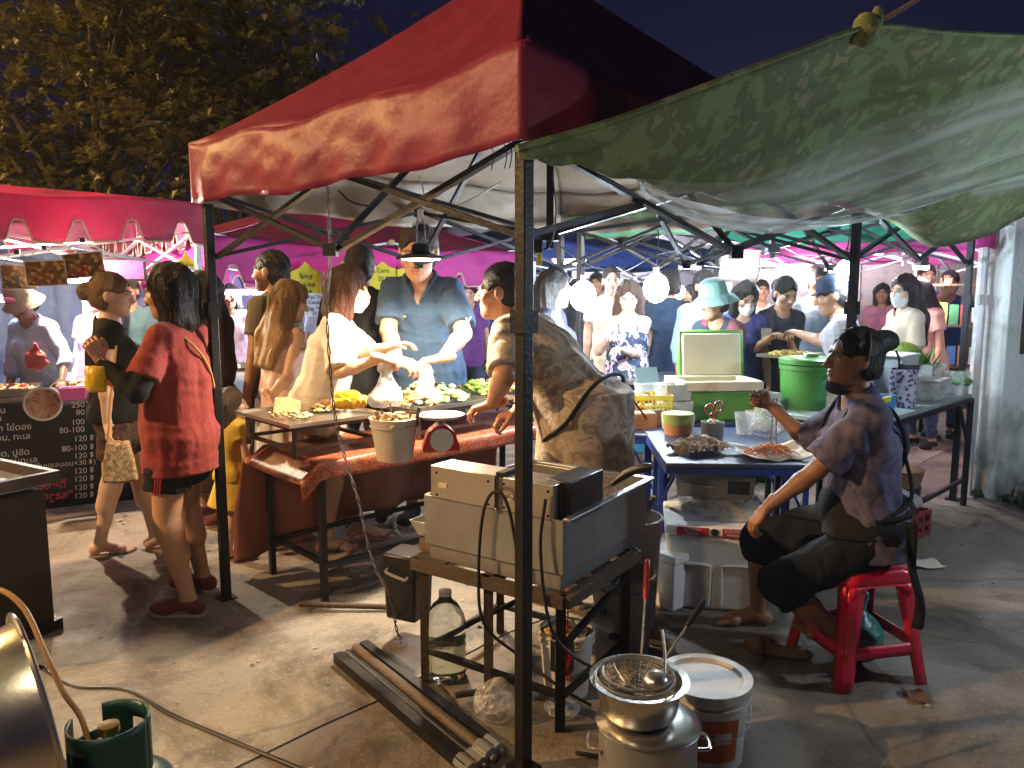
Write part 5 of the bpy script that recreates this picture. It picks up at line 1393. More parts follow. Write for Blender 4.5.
MB().sphere((0,0,0), (.042,.042,.03), 16).build('bowl', STEEL, T); MB().tube(spline([(.03,0,.01),(.06,.05,.05),(.08,.1,.10)], 4), .0045, 6).build('handle', STEEL, T)
MB().lathe([(0,0),(.08,.0),(.10,.012),(.0,.006)], 24, tuple(b2+Vector((-.055,.03,.118)))).build('x', ALU) if False else None
# paint bucket with clouded lid
b = G(703,752)
T = thing('paint_bucket', 'white lidded paint bucket with an orange label', 'bucket', b, rad(10))
bucket(T, 'pail', .125, .145, .26, WPLAST, lid=mat('cloudy_lid', (.50,.50,.48), .4, dirt=.6, dirtcol=(.2,.17,.13)))
mb = MB(); rows = [[((.128+.02*z/.26)*math.cos(a)*1.006,(.128+.02*z/.26)*math.sin(a)*1.006,z) for a in np.linspace(-2.6,-1.15,14)] for z in (.045,.19)]
mb.sheet(rows).build('label', mat('orange_label', (.42,.10,.03), .5, var=.3, vscale=25), T)
mb = MB(); rows = [[((.128+.02*z/.26)*math.cos(a)*1.012,(.128+.02*z/.26)*math.sin(a)*1.012,z) for a in np.linspace(-1.75,-1.35,8)] for z in (.11,.15)]
mb.sheet(rows).build('badge', BWHITE, T)
# pipes on the ground
pa, pb = np.array(G(338,664)), np.array(G(470,775))
for k,(dx,rr_,lb) in enumerate(((0,.020,'square iron bar, outermost of the bundle, on the concrete'), (.05,.017,'thin rusty pipe second in the bundle on the ground'), (.095,.021,'round iron pipe with a bolt fitting at its near end'), (.14,.019,'rusty pipe lying nearest the fryer stand'))):
    n_ = np.array((.62,.78,0)); a = pa+n_*dx+np.array((0,0,rr_+.012)); b_ = pb+n_*dx+np.array((0,0,rr_+.002)); 
    T = thing('iron_pipe', lb, 'pipe', a, 0, 'iron pipes lying on the concrete')
    (MB().bar(a,b_,rr_*2) if k in (0,3) else MB().cyl(a,b_,rr_,n=16)).build('tube', rust if k == 2 else iron, T, world=True)
    d = (b_-a)/np.linalg.norm(b_-a); MB().cyl(b_-d*.06, b_+d*.012, rr_*1.35, n=8).cyl(b_, b_+d*.03, rr_*.5, n=8).build('fitting', STEELB, T, world=True)
for (x0,y0),(x1,y1),lb in (((300,612),(420,612),'thin galvanised tube lying under the food table'),((455,705),(530,690),'short iron bar lying under the fryer stand')):
    a, b_ = np.array(G(x0,y0))+np.array((0,0,.04)), np.array(G(x1,y1))+np.array((0,0,.02)); tag(MB().cyl(a,b_,.013).build('iron_pipe', rust, loc=a, world=True), lb, 'pipe', 'iron pipes lying on the concrete')
# cables on the floor and hanging from the tent
tag(MB().tube(spline([G(40,668)+Vector((0,0,.008)),G(75,688)+Vector((0,0,.008)),G(128,692)+Vector((0,0,.008)),G(170,716)+Vector((0,0,.008)),G(230,742)+Vector((0,0,.008)),G(310,775)+Vector((0,0,.008))], 8), .0075, 7).build('floor_cable', CABLE, loc=G(128,692), world=True), 'black cable snaking over the foreground concrete', 'cable')
hang = [P(328,186,3.55), P(330,260,3.55), P(327,310,3.5), P(332,390,3.45), P(340,440,3.4), P(358,500,3.3), P(372,560,3.2), P(392,600,3.1), G(400,640)+Vector((0,0,.01)), G(440,690)+Vector((0,0,.01)), G(470,720)+Vector((0,0,.01))]
ps = spline(hang, 14); mb = MB()
for sg in (0, math.pi): mb.tube([p+np.array((math.cos(i*.9+sg),math.sin(i*.9+sg),0))*.005 for i, p in enumerate(ps)], .0032, 5)
tag(mb.build('twisted_cable', mat('twin_flex', (.07,.05,.04), .5), loc=hang[0], world=True), 'twisted flex hanging from the tent frame past the table', 'cable')
tag(MB().tube(spline([P(338,190,3.6),P(352,202,3.6),P(372,205,3.6),P(392,190,3.6),P(405,172,3.6)], 6), .005, 6).build('roof_cable', CABLE, loc=P(372,205,3.6), world=True), 'slack cable looped below the tent roof', 'cable')
T = thing('security_lamp', 'small unlit twin lamp fixed under the red tent roof', 'lamp', P(402,164,3.6))
MB().cyl((-.035,0,0),(.0,0,.02),.028,.02).cyl((.035,0,-.004),(.075,-.02,.0),.018,.026).build('lamp_head', WPLAST, T); MB().box((.0,.0,.03), (.05,.04,.03)).build('bracket', BLACKP, T)
T = thing('twin_socket', 'small black and yellow switch clipped to the back of the post', 'switch', P(538,246,2.9))
MB().box((0,0,0), (.035,.03,.05)).build('case', BLACKP, T, bevel=.004); MB().box((.005,-.01,-.05), (.02,.02,.05)).build('plug', YELP, T, bevel=.004)
MB().tube(spline([P(552,170,2.9),P(556,215,2.9),P(550,245,2.9),P(540,250,2.9)], 5), .003, 5).build('flex', CABLE, T, world=True)
# ---------------------------------------------------------------- noodle counter with its menu banner (left)
La, Lb = np.array((-4.35,4.72,0)), np.array((-2.36,5.68,0)); Ld = (Lb-La)/np.linalg.norm(Lb-La); Ln = np.array((-Ld[1],Ld[0],0)); La_ang = math.atan2(Ld[1],Ld[0]); LL = np.linalg.norm(Lb-La)
lq = lambda u, d, z: La+Ld*u+Ln*d+np.array((0,0,z))
T = thing('food_counter', 'noodle stall counter with a black Thai price banner', 'counter', La, 0)
MB().box(lq(LL/2,.36,.80), (LL,.70,.03), Rm(La_ang)).build('top', STEEL, T, world=True, bevel=.004)
mb = MB()
for u in (.05,LL-.05):
    for d in (.06,.66): mb = MB().bar(lq(u,d,0),lq(u,d,.785),.03); mb.build('leg', iron, T, world=True)
rows = [[lq(LL*k/40,-.004-.010*math.sin(k*.9)*(1-j/6)*.6,.015+.77*j/6) for k in range(41)] for j in range(7)]
bn = MB().sheet(rows).build('banner', BANNER, T, world=True, solid=.002)
BR = np.stack([Ld, np.array((0,0,1.)), -Ln], 1)       # writing frame: x along the counter, y up, z out of the banner
mb = MB(); mr = MB()
u_px = lambda px: None
def at_px(px, py):
    d = np.array(ray(px, py)); o = np.array((0,0,CAMZ)); n = -Ln; k = np.dot(La-Ln*.012-o, n)/np.dot(d, n); return o+d*k
def banner_line(px, py, body, size, m=mb, **k): write(m, body, size, at_px(px, py), BR, **k)
for py, a in ((407,'250'),(414.5,'80'),(424,'100'),(431.5,'80-100'),(440,'120 ฿'),(449,'80-100 ฿'),(457,'120 ฿'),(472,'120 ฿'),(480,'120 ฿'),(488.5,'120 ฿'),(496.5,'120 ฿')):
    x = 87 if '฿' not in a else 97
    banner_line(x-2, py, a, .056, align='RIGHT')
banner_line(96, 463.5, '120 ฿ (***เพิ่มแซลมอน+30 ฿)', .050, align='RIGHT')
for px, py, a in ((6,413,'เส้นจีน'),(2,421,'ธรรมดา'),(32,429,'ไข่ดิบ, สุก ไข่ดอง'),(31,438.5,'ยำรวม, ทะเล'),(30,454.5,'กุ้งสด, ปูอัด'),(38,462,'หมึกสด รวมทะเล')):
    banner_line(px, py, a, .058, align='RIGHT')
mb.build('lettering', BWHITE, bn).location = tuple(-La)
banner_line(66, 487, 'อร่อยดี', .078, mr, shear=.2, bold=.002, align='RIGHT'); banner_line(72, 497.5, 'ของชูรส"', .074, mr, shear=.2, bold=.002, align='RIGHT')
mr.build('slogan', BRED, bn).location = tuple(-La)
c = at_px(43,404); mb = MB(); mb.lathe([(0,.002),(.115,.002),(.12,.0)], 28, c, np.stack([Ld,np.array((0,0,1.)),-Ln],1)); o = mb.build('dish_picture', BWHITE, bn); o.location = tuple(-La)
mb = MB(); mb.lathe([(0,.004),(.104,.004),(.105,.002)], 28, c, np.stack([Ld,np.array((0,0,1.)),-Ln],1)); o = mb.build('dish_picture', patterned('prawn_picture', [(.3,(.22,.05,.03)),(.5,(.5,.32,.22)),(.7,(.10,.03,.02))], 14, warp=1), bn); o.location = tuple(-La)
# trays of noodle toppings along the counter
tq_ = 0
for u, ms, lb in ((.45,[CREAMF,REDF],'tray of sliced toppings at the left picture edge'), (.95,[CREAMF,EGG,REDF],'tray of pale noodles and red sausage slices'), (1.45,[CREAMF,EGG],'tray of noodles beside the pink dish')):
    T = thing('topping_tray', lb, 'tray', lq(u,.22,.818), La_ang, 'trays of noodle toppings')
    mb = MB(); tray(mb, (0,0,.003), .42, .38, .05); mb.build('pan', STEEL, T); mb = MB(); lumps(mb, (0,0,.03), 110, .19, .17, .05, .018, rg, tuple(range(len(ms)))); mb.build('food', ms, T, angle=180)
T = thing('pink_dish', 'pink plastic dish standing on the counter end', 'dish', P(74,399,5.25), La_ang)
mb = MB(); open_box(mb, .17, .13, .085, .006, .85); mb.build('dish', PINKP, T, bevel=.006)
T = thing('sauce_jar', 'yellow topped sauce jars behind the counter', 'jar', lq(1.75,.5,.818)); 
for k in range(3): MB().lathe([(0,0),(.035,0),(.038,.1),(.03,.12),(.0,.12)], 14, (.085*k,0.02*k,0)).lathe([(.032,.12),(.032,.145),(0,.146)], 12, (.085*k,.02*k,0)).build('jar', [YELP,WPLAST,YELP][k], T)
T = thing('pink_bag', 'small red bag of sauce hanging over the noodle trays', 'bag', P(36,358,5.2)); 
f = Field((-.12,-.1,-.12),(.12,.1,.12),.007); f.ell((0,0,-.02),(.075,.05,.07),None,.02); f.cap((0,0,.0),(.0,0,.09),.03,.012,.03); f.wrinkle(.010,70,4); p_,q_=f.mesh(); np_mesh('bag', p_, q_, mat('red_film',(.55,.10,.10),.25,trans=.3,bump=.3), parent=T)
# food pictures hanging from the tent
for px, py, wd, ht, roll_, Y, cols, lb in ((19,277,.20,.16,.0,5.0,[(.3,(.25,.12,.06)),(.5,(.5,.38,.25)),(.7,(.12,.10,.06))],'small hanging food photo at the left edge'), (46,273,.235,.165,.06,5.0,[(.3,(.10,.05,.02)),(.5,(.50,.28,.10)),(.7,(.16,.07,.03))],'hanging photo of fried noodles on a plate'), (84,265,.235,.165,.12,5.1,[(.3,(.06,.05,.02)),(.5,(.42,.26,.10)),(.7,(.20,.04,.02))],'hanging photo of dark fried snacks, tilted')):
    T = thing('food_photo', lb, 'sign', P(px,py,Y), La_ang, 'food photos hanging on the noodle stall'); Rr = Rm(0,0,-roll_)
    MB().box((0,0,0),(wd,.006,ht),Rr).build('card', BWHITE, T); MB().box((0,-.005,0),(wd-.015,.004,ht-.015),Rr).build('print', patterned('print_%d'%px, cols, 46, 'cells', bump=0), T)
    MB().tube([(-wd*.4,0,ht*.5),(-.02,0,ht*.5+.10),(wd*.4,0,ht*.5)], .002, 4).box((0,0,ht*.5+.08),(.03,.03,.03)).build('clip', BLACKP, T)
T = thing('stall_sign', 'small purple framed sign hung by the tent corner pole', 'sign', P(122,269,6.0), La_ang)
MB().box((0,0,0),(.30,.012,.16)).build('board', mat('purple_print',(.30,.08,.28),.5,var=.5,vscale=18), T); mb = MB(); [mb.box(c_,s_) for c_,s_ in (((0,-.002,.085),(.34,.025,.018)),((0,-.002,-.085),(.34,.025,.018)),((-.16,-.002,0),(.018,.025,.16)),((.16,-.002,0),(.018,.025,.16)))]; mb.build('frame', BLACKP, T)
mb = MB(); mb.tube([(-.12,0,.09),(-.12,0,.4)],.002,4).tube([(.12,0,.09),(.12,0,.4)],.002,4); mb.build('wire', BLACKP, T)
# ---------------------------------------------------------------- stall at the left edge: dark table, wok, gas bottle
T = thing('display_table', 'dark table with a glass topped tray at the left edge', 'table', (-2.75,3.35,0), rad(-30))
MB().box((0,0,.33),(1.15,.62,.66)).build('side_panel', mat('dark_panel',(.035,.028,.022),.7,dirt=.4,bump=.2), T, bevel=.01)
mb = MB()
for c_,s_ in (((0,-.34,.72),(1.25,.03,.05)),((0,.34,.72),(1.25,.03,.05)),((.61,0,.72),(.03,.65,.05)),((-.61,0,.72),(.03,.65,.05))): mb.box(c_,s_)
mb.build('frame', mat('dark_wood',(.05,.033,.024),.5,var=.4,bump=.2), T); MB().box((0,0,.69),(1.19,.65,.012)).build('tray_top', mat('glass_top',(.50,.55,.60),.12,.3,bump=.03), T)
MB().box((.0,0,.03),(1.2,.66,.05)).build('plinth', iron, T)
T = thing('gas_bottle', 'dark green gas bottle with a cut-out collar in the foreground', 'gas bottle', P(110,745,1.70)-Vector((0,0,P(110,745,1.70).z)))
zb = .41
MB().lathe([(0,.0),(.12,.0),(.12,.03),(.145,.06),(.15,.12),(.15,.30),(.135,.36),(.09,.40),(.03,.415),(0,.416)], 36).build('tank', GASG, T)
mb = MB(); rows = []
for z in np.linspace(0,.145,8):
    rows.append([( .088*math.cos(a), .088*math.sin(a), zb-.02+z) for a in np.linspace(0,2*math.pi,49)])
vs = [q for r in rows for q in r]; fs = []
for i in range(7):
    for k in range(48):
        a = (k+.5)/48*2*math.pi
        hole = (2 <= i <= 4) and (abs((a-1.1)) < .40 or abs(a-4.3) < .40)
        slot = i >= 4 and abs(a-2.7) < .42
        if not (hole or slot): fs.append((i*49+k,i*49+k+1,(i+1)*49+k+1,(i+1)*49+k))
mb.add(vs, fs); mb.build('collar', GASG, T, solid=.006, angle=60)
MB().cyl((0,0,.41),(0,0,.50),.016).cyl((-.03,0,.475),(.04,0,.475),.011).lathe([(0,.50),(.024,.502),(.024,.522),(0,.524)],12).build('valve', mat('brass',(.5,.35,.12),.35,.9), T)
gp = np.array(T.location); hp = gp+np.array((-.05,.0,.475))
tag(MB().tube(spline([hp, P(80,716,1.72), P(62,690,1.72), P(44,650,1.75), P(22,606,1.8), P(-10,588,1.85), P(-60,600,1.9)], 10), .0068, 9).build('gas_hose', ORANGEH, loc=hp, world=True), 'orange gas hose arching over the steel pan', 'hose')
wc = np.array(P(16,728,1.50)); WR = Rm(rad(42), rad(0), rad(84))
T = thing('wok_pan', 'big polished steel pan tipped up on its stove at the left', 'pan', wc)
MB().lathe([(0,-.085),(.165,-.085),(.183,-.078),(.196,-.05),(.214,.035),(.228,.037),(.230,.042),(.211,.042),(.192,-.05),(.16,-.079),(0,-.079)], 48, (0,0,0), WR).build('bowl', ALU, T, angle=60)
MB().tube([tuple(WR @ np.array((.229*math.cos(a),.229*math.sin(a),.04))) for a in np.linspace(0,6.283,49)[:-1]], .006, 8, closed=True).build('rim', ALU, T)
T = thing('stove_stand', 'iron gas stove under the steel pan', 'stove', (wc[0]-.15,wc[1]+.05,0))
mb = MB(); mb.lathe([(.20,.36),(.22,.36),(.22,.40),(.20,.40)], 24); mb.build('ring', iron, T)
for a in (.5,2.1,3.7,5.3): MB().bar((.2*math.cos(a),.2*math.sin(a),0),(.2*math.cos(a),.2*math.sin(a),.37),.025).build('leg', iron, T)

# ---------------------------------------------------------------- yellow price cards under the magenta tent
sM = 2.50
rows = []
cards = ((102,302,'','','',.22,.30),(298,282,'Fresh','Roll','30 ฿',.20,.34),(318,285,'Egg','Noodle','40 ฿',.13,.34),(384,276,'Salad','50 ฿','',.20,.22),(440,275,'Corn','20 ฿','',.24,.20),(466,275,'Banana','30 ฿','',.20,.20),(352,287,'Satay','10 ฿','',.14,.22))
cards = ((300,288,'ลูกชิ้น','Pork','ball 30',.19,.40),(313,300,'','','',.10,.62),(382,275,'Fish','20 ฿','',.20,.24),(417,274,'Corn','20 ฿','',.26,.22),(450,276,'Tofu','15 ฿','',.24,.20),(341,280,'Egg','10 ฿','',.20,.26),(480,278,'Roti','35 ฿','',.20,.20))
cards = ((289,292,6.55,'Pork','Ball','30 ฿',.15,.42,'tall yellow price card left of the doubled notices'),(306,286,6.6,'Spicy','Pork Ball','20 ฿',.23,.34,'yellow price card with a white notice pinned below it'),(343,280,6.7,'Egg','10 ฿','',.22,.26,'yellow price card behind the masked woman in white'),(383,278,7.1,'Corn','20 ฿','',.25,.24,'yellow price card right of the man in black'),(411,278,7.3,'Tofu','15 ฿','',.25,.22,'yellow price card next to the pendant lamp'),(187,275,6.0,'Rice','','',.10,.30,'narrow yellow card by the slim left pole'))
CR = np.stack([np.array(AX), np.array((0,0,1.)), -np.array(NX)], 1)
for px, py, Y, a, b_, c_, wd, ht, lb in cards:
    wd, ht = wd*1.25, ht*1.25
    o = np.array(P(px,py,Y)); T = thing('price_card', lb, 'sign', o, ROWROT, 'yellow price cards under the magenta valance')
    out = [(-wd/2,-ht/2),(wd/2,-ht/2),(wd/2,ht*.28),(wd*.2,ht*.36),(0,ht*.5),(-wd*.2,ht*.36),(-wd/2,ht*.28)]
    MB().prism(out, .004, (0,.002,0), np.stack([np.array((1,0,0)),np.array((0,0,1)),np.array((0,-1,0))],1)).build('card', YCARD, T)
    mb = MB()
    for k, t_ in enumerate((a,b_,c_)):
        if t_: write(mb, t_, .062 if len(t_)<6 else .048, (0,-.004,ht*.16-.075*k), np.array(((1,0,0),(0,0,-1),(0,1,0)),float), align='CENTER')
    if mb.v: mb.build('lettering', INK, T)
o = np.array(P(316,305,6.5)); T = thing('paper_notice', 'white handwritten notice taped under the yellow card', 'sign', o, ROWROT+rad(3))
MB().box((0,0,0),(.25,.003,.20),Rm(0,0,.05)).build('sheet', WCARD, T); mb = MB()
for k, t_ in enumerate(('Pad Thai','Chicken','Egg, Pork','50 ฿')): write(mb, t_, .045, (0,-.004,.052-.046*k), np.array(((1,0,0),(0,0,-1),(0,1,0)),float), align='CENTER')
mb.build('lettering', mat('blue_ink',(.05,.06,.30),.7,bump=0), T)
for px, py, Y, lb in ((306,352,6.3,'small yellow tag on the counter behind the bearded man'),):
    T = thing('price_tag', lb, 'sign', P(px,py,Y), ROWROT); MB().box((0,0,0),(.10,.004,.08)).build('card', YCARD, T); mb = MB(); write(mb,'20',.05,(0,-.004,-.02),np.array(((1,0,0),(0,0,-1),(0,1,0)),float),align='CENTER'); mb.build('lettering', INK, T)
# counters under the far-side tents
def counter(label, t0, t1, s, dep, h, m, skirt=None, group='counters along the far side of the lane'):
    T = thing('stall_counter', label, 'counter', M(t0,s), 0, group)
    MB().box(tx((t0+t1)/2,s+dep/2,h-.02),(t1-t0,dep,.04),Rm(ROWROT)).build('top', m, T, world=True, bevel=.004)
    for t in (t0+.04,t1-.04):
        for q in (s+.04,s+dep-.04): MB().bar(tx(t,q,0),tx(t,q,h-.04),.035).build('leg', iron, T, world=True)
    if skirt:
        rows = [[tx(t0+(t1-t0)*k/60, s-.012-.014*math.sin(k*.8)*j/5, h-.01-(h*.62)*j/5) for k in range(61)] for j in range(6)]
        MB().sheet(rows).build('skirt', skirt, T, world=True, solid=.003, angle=180)
    return T
stripe = bpy.data.materials.new('striped_cloth'); stripe.use_nodes = True
_n = stripe.node_tree; wv = _n.nodes.new('ShaderNodeTexWave'); wv.inputs['Scale'].default_value = 1.1; wv.inputs['Distortion'].default_value = .4
_t = _n.nodes.new('ShaderNodeTexCoord'); _n.links.new(_t.outputs['Object'], wv.inputs['Vector']); _r = _n.nodes.new('ShaderNodeValToRGB'); _r.color_ramp.interpolation = 'CONSTANT'
_r.color_ramp.elements[0].color = (.40,.02,.04,1); _r.color_ramp.elements[1].position = .5; _r.color_ramp.elements[1].color = (.55,.6,.68,1)
_n.links.new(wv.outputs['Fac'], _r.inputs['Fac']); _n.links.new(_r.outputs['Color'], _n.nodes['Principled BSDF'].inputs['Base Color'])
counter('counter with a red and white striped skirt behind the bearded man', 1.05, 2.8, 2.65, .7, .86, WOODM, stripe)
counter('dark counter with a green top edge behind the polo shirt', 2.95, 4.4, 2.7, .7, .88, GREEN2, mat('dark_skirt',(.03,.03,.035),.8))
rg2 = random.Random(12)
def goods(label, t, s, z, cat='food', name='packed_goods', n=10, rx=.2, ry=.14, r=.035, ms=None, group='goods on the stall counters', h=.08):
    mb = MB(); lumps(mb, (0,0,0), n, rx, ry, h, r, rg2, tuple(range(len(ms))), .8); tag(mb.build(name, ms, loc=M(t,s,z), rz=ROWROT, angle=60), label, cat, group)
GOODM = [mat('goods_%d'%i, c, .5, var=.2) for i,c in enumerate(((.5,.08,.06),(.6,.5,.1),(.1,.3,.12),(.65,.62,.58),(.1,.2,.45),(.5,.25,.1)))]
goods('green vegetables in bags on the striped counter', 1.7, 2.85, .90, n=22, ms=[GREENS, BAGP]); goods('boxes of sauces at the back of the striped counter', 2.3, 3.1, .92, n=18, ms=GOODM)
goods('bottles and cans on the dark counter', 3.4, 3.0, .94, n=20, ms=GOODM, h=.14); goods('blue water packs on the dark counter', 4.0, 2.85, .93, n=14, ms=[BLUEP, CLEARP], h=.14)
T = thing('chopping_tray', 'white tray with knife handle on the striped counter', 'tray', M(1.45,2.75,.885), ROWROT); mb = MB(); tray(mb,(0,0,0),.34,.26,.03); mb.build('pan', WPLAST, T); MB().bar((-.1,-.05,.03),(.15,.05,.06),.03,.015).build('knife', BLACKP, T)

# ---------------------------------------------------------------- blue folding tables with the cook's things
def folding(label, c, sx, sy, rz, h, top=BLUETOP, fr_=BLUEM, ins=.03):
    T = thing('folding_table', label, 'table', c, rz, 'blue folding tables')
    MB().box((0,0,h-.012),(sx,sy,.024)).build('tabletop', top, T, bevel=.006)
    mb = MB(); [mb.box(c_,s_) for c_,s_ in (((0,-sy/2+.012,h-.038),(sx,.024,.028)),((0,sy/2-.012,h-.038),(sx,.024,.028)),((-sx/2+.012,0,h-.038),(.024,sy-.048,.028)),((sx/2-.012,0,h-.038),(.024,sy-.048,.028)))]; mb.build('frame', fr_, T)
    for x in (-1,1):
        for y in (-1,1): MB().bar((x*(sx/2-.03),y*(sy/2-.03)+(ins-.03 if y < 0 else 0),0),(x*(sx/2-.03),y*(sy/2-.03)+(ins-.03 if y < 0 else 0),h-.05),.026).build('leg', fr_, T)
    for x in (-1,1): MB().bar((x*(sx/2-.03),-sy/2+ins,.16),(x*(sx/2-.03),sy/2-.03,.16),.02).bar((x*(sx/2-.03),-sy/2+ins+.01,h*.45),(x*(sx/2-.20),-sy/2+ins+.01,h-.06),.014).build('brace', fr_, T)
    return T
# table one (left, carrying the basket); table two (right, by the cook)
rA = rad(-22)
c1 = np.array((.60,4.55,0)); folding('blue folding table holding the yellow basket and brown boxes', c1, .60, .66, rad(-4), .74)
folding('blue folding table under the green cool box', (1.28,4.86,0), .76, .58, rad(3), .74)
c2 = np.array((1.17,3.92,0)); folding('blue folding table right beside the seated cook', c2, .86, .96, rad(-3), .75, ins=.55)
zt2 = .752
onY = lambda px, Y, z: np.array(((px-512)/FPX*Y*1.0, Y, z))
def onz(px, py, z=zt2): p = G(px, py, z); return np.array((p.x, p.y, z))
# green cool box with its lid up
T = thing('cool_box', 'green cool box with cream liner and its lid open', 'cool box', onz(722,432,zt2+.0), rad(6))
T.location = (1.285,4.84,.742)
BX, BY, BH = .50,.36,.185
mb = MB(); open_box(mb, BX, BY, BH, .03, .94); mb.build('tub', mat('coolbox_green',(.10,.26,.025),.4,bump=.04,dirt=.15), T, bevel=.008)
mb = MB(); [mb.box(c_,s_) for c_,s_ in (((0,-BY/2+.012,BH+.032),(BX+.02,.05,.06)),((0,BY/2-.012,BH+.032),(BX+.02,.05,.06)),((-BX/2+.012,0,BH+.032),(.05,BY-.07,.06)),((BX/2-.012,0,BH+.032),(.05,BY-.07,.06)))]; mb.build('liner', CREAM, T, bevel=.008)
LR = Rm(0, rad(-8)); l_ = MB().box((.06,BY/2+.03,BH+.205),(BX-.05,.035,.31),LR).build('lid', mat('coolbox_lid_green',(.09,.25,.03),.4), T, bevel=.012); MB().box((.06,BY/2+.008,BH+.20),(BX-.10,.02,.275),LR).build('lid_liner', CREAM, l_, bevel=.008)
MB().bar((-.08,-BY/2-.012,.20),(.08,-BY/2-.012,.20),.02).build('handle', CREAM, T)
# yellow basket
T = thing('plastic_basket', 'yellow perforated basket full of packets by the cook', 'basket', onz(648,420,.70), rad(0)); T.location = tuple(np.array(P(645,408,4.62))*(1,1,0)+np.array((0,0,.742)))
mb = MB(); W_,D_,H_ = .29,.22,.17
for sgn in (-1,1):
    for k in range(13): x = -W_/2+W_*k/12; mb.box((x*.97,sgn*D_/2,H_/2),(.007,.006,H_))
    for k in range(10): y = -D_/2+D_*k/9; mb.box((sgn*W_/2,y*.97,H_/2),(.006,.007,H_))
    for z in (.01,.045,.08,.115,.165): mb.box((0,sgn*D_/2+.001*sgn,z),(W_+.01,.008,.012 if z<.15 else .03)).box((sgn*W_/2+.001*sgn,0,z),(.008,D_-.012,.012 if z<.15 else .03))
mb.box((0,0,.004),(W_,D_,.008)); mb.build('basket', YELP, T)
mb = MB(); lumps(mb, (0,0,.10), 26, .11, .08, .09, .03, rg2, tuple(range(6)), .7); mb.build('packets', GOODM, T)
T = thing('snack_box', 'clear food box with blue lid on top of the basket', 'food box', np.array(T.location)+np.array((.02,-.02,.20)), rad(15)); mb = MB(); open_box(mb,.16,.11,.045,.003,.9); mb.build('box', CLEARP, T); MB().box((.0,.04,.09),(.15,.005,.10),Rm(0,-.5)).build('lid', mat('pale_blue',(.35,.6,.75),.3,trans=.3), T)
T = thing('plastic_tub', 'pink and clear tub behind the yellow basket', 'tub', np.array(P(628,385,4.78))*(1,1,0)+np.array((0,0,.742))); MB().lathe([(0,0),(.06,0),(.075,.12),(.07,.12),(.055,.005),(0,.005)],20).build('tub', CLEARP, T); MB().lathe([(.0,.13),(.072,.13),(.078,.115),(.078,.105)],20).build('lid', PINKP, T)
# tub of paste, brown boxes, jar with scissors, cloth, foil of noodles, cups
T = thing('food_tub', 'green and brown tub of chopped leaves by the cool box', 'tub', onz(678,434)); MB().lathe([(0,0),(.075,0),(.082,.06)],24).build('base', CARD, T); MB().lathe([(.082,.06),(.088,.115),(.082,.12),(.0,.12)],24).build('top', mat('leafy',(.25,.32,.08),.6,var=.4,vscale=20), T)
for k,(px,py,lb) in enumerate(((640,428,'brown carton with paper on the blue table edge'),(655,424,'second brown carton tucked behind the first'))):
    T = thing('carton', lb, 'box', onz(px,py,.742), rad(10+25*k), 'brown cartons on the blue table'); MB().box((0,0,.045),(.17,.11,.09)).build('box', CARD, T, bevel=.004); MB().box((0,.0,.094),(.15,.10,.006)).build('paper', PAPER, T)
T = thing('utensil_jar', 'jar of utensils with red handled scissors', 'jar', onz(712,440)); MB().lathe([(0,0),(.055,0),(.062,.10),(.058,.10),(.05,.006),(0,.006)],22).build('jar', mat('smoky_jar',(.25,.24,.22),.3,trans=.3), T)
mb = MB(); [mb.tube([(x+.022*math.cos(a),.0,.165+z+.028*math.sin(a)) for a in np.linspace(0,6.283,17)[:-1]], .0055, 7, closed=True) for x,z in ((-.018,0),(.03,.015))]; mb.bar((-.01,0,.14),(.02,0,.03),.01,.003).bar((.02,0,.15),(-.01,0,.03),.01,.003); mb.build('scissors', REDP, T)
mb = MB(); lumps(mb,(0,0,.085),20,.045,.045,.03,.014,rg2,(0,1)); mb.build('food', [CREAMF,GREENS], T)
def rag(label, pos, w_, d_, h, m, seed, rz=0):
    f = Field((-w_,-d_,-.12),(w_,d_,h*2),.006); rr_ = random.Random(seed)
    for k in range(9): f.cap((rr_.uniform(-w_*.55,w_*.55),rr_.uniform(-d_*.5,d_*.5),rr_.uniform(0,h)),(rr_.uniform(-w_*.6,w_*.6),rr_.uniform(-d_*.6,d_*.6),rr_.uniform(-.01,h*.6)),.026,.02,.03)
    f.cap((-w_*.4,-d_*.4,.01),(-w_*.6,-d_*.7,-.09),.03,.016,.03); f.wrinkle(.008,45,seed); p_,q_=f.mesh()
    return tag(np_mesh('cleaning_cloth', p_, q_, m, loc=pos), label, 'cloth')
rows = []
for v in np.linspace(-1,1,34):
    row = []
    for u in np.linspace(-1,1,40):
        rr_ = math.hypot(u,v); z = .012+.05*max(0,1-rr_**1.5)*(.6+.4*math.sin(u*4+v*3))+.020*abs(math.sin(u*7+2.5*math.sin(v*4)))+.014*abs(math.sin(v*9+2*u))+.008*math.sin(u*19+v*13)
        if u < -.55 and v < .2: z -= .10*(-.55-u)/.45
        row.append((.135*u+.012*math.sin(v*8), .085*v+.010*math.sin(u*9), max(z, -.09)))
    rows.append(row)
tag(MB().sheet(rows).build('cleaning_cloth', cloth('rag',(.62,.45,.31)), loc=onz(697,452), rz=rad(18), solid=.003, angle=180), 'beige rag bunched on the corner of the blue table', 'cloth')
mb = MB(); rows = [[( .17*u+.01*math.sin(v*5), .12*v+.012*math.sin(u*6), .004+.03*abs(u)**3+.02*(v>.7)*v+.004*math.sin(u*9+v*7)) for u in np.linspace(-1,1,17)] for v in np.linspace(-1,1,13)]
T = thing('wrapping_paper', 'greaseproof paper spread with orange noodles before the cook', 'paper', onz(770,456)+np.array((0,0,.002)), rad(4)); MB().sheet(rows).build('sheet', PAPER, T, solid=.0015, angle=180)
mb = MB()
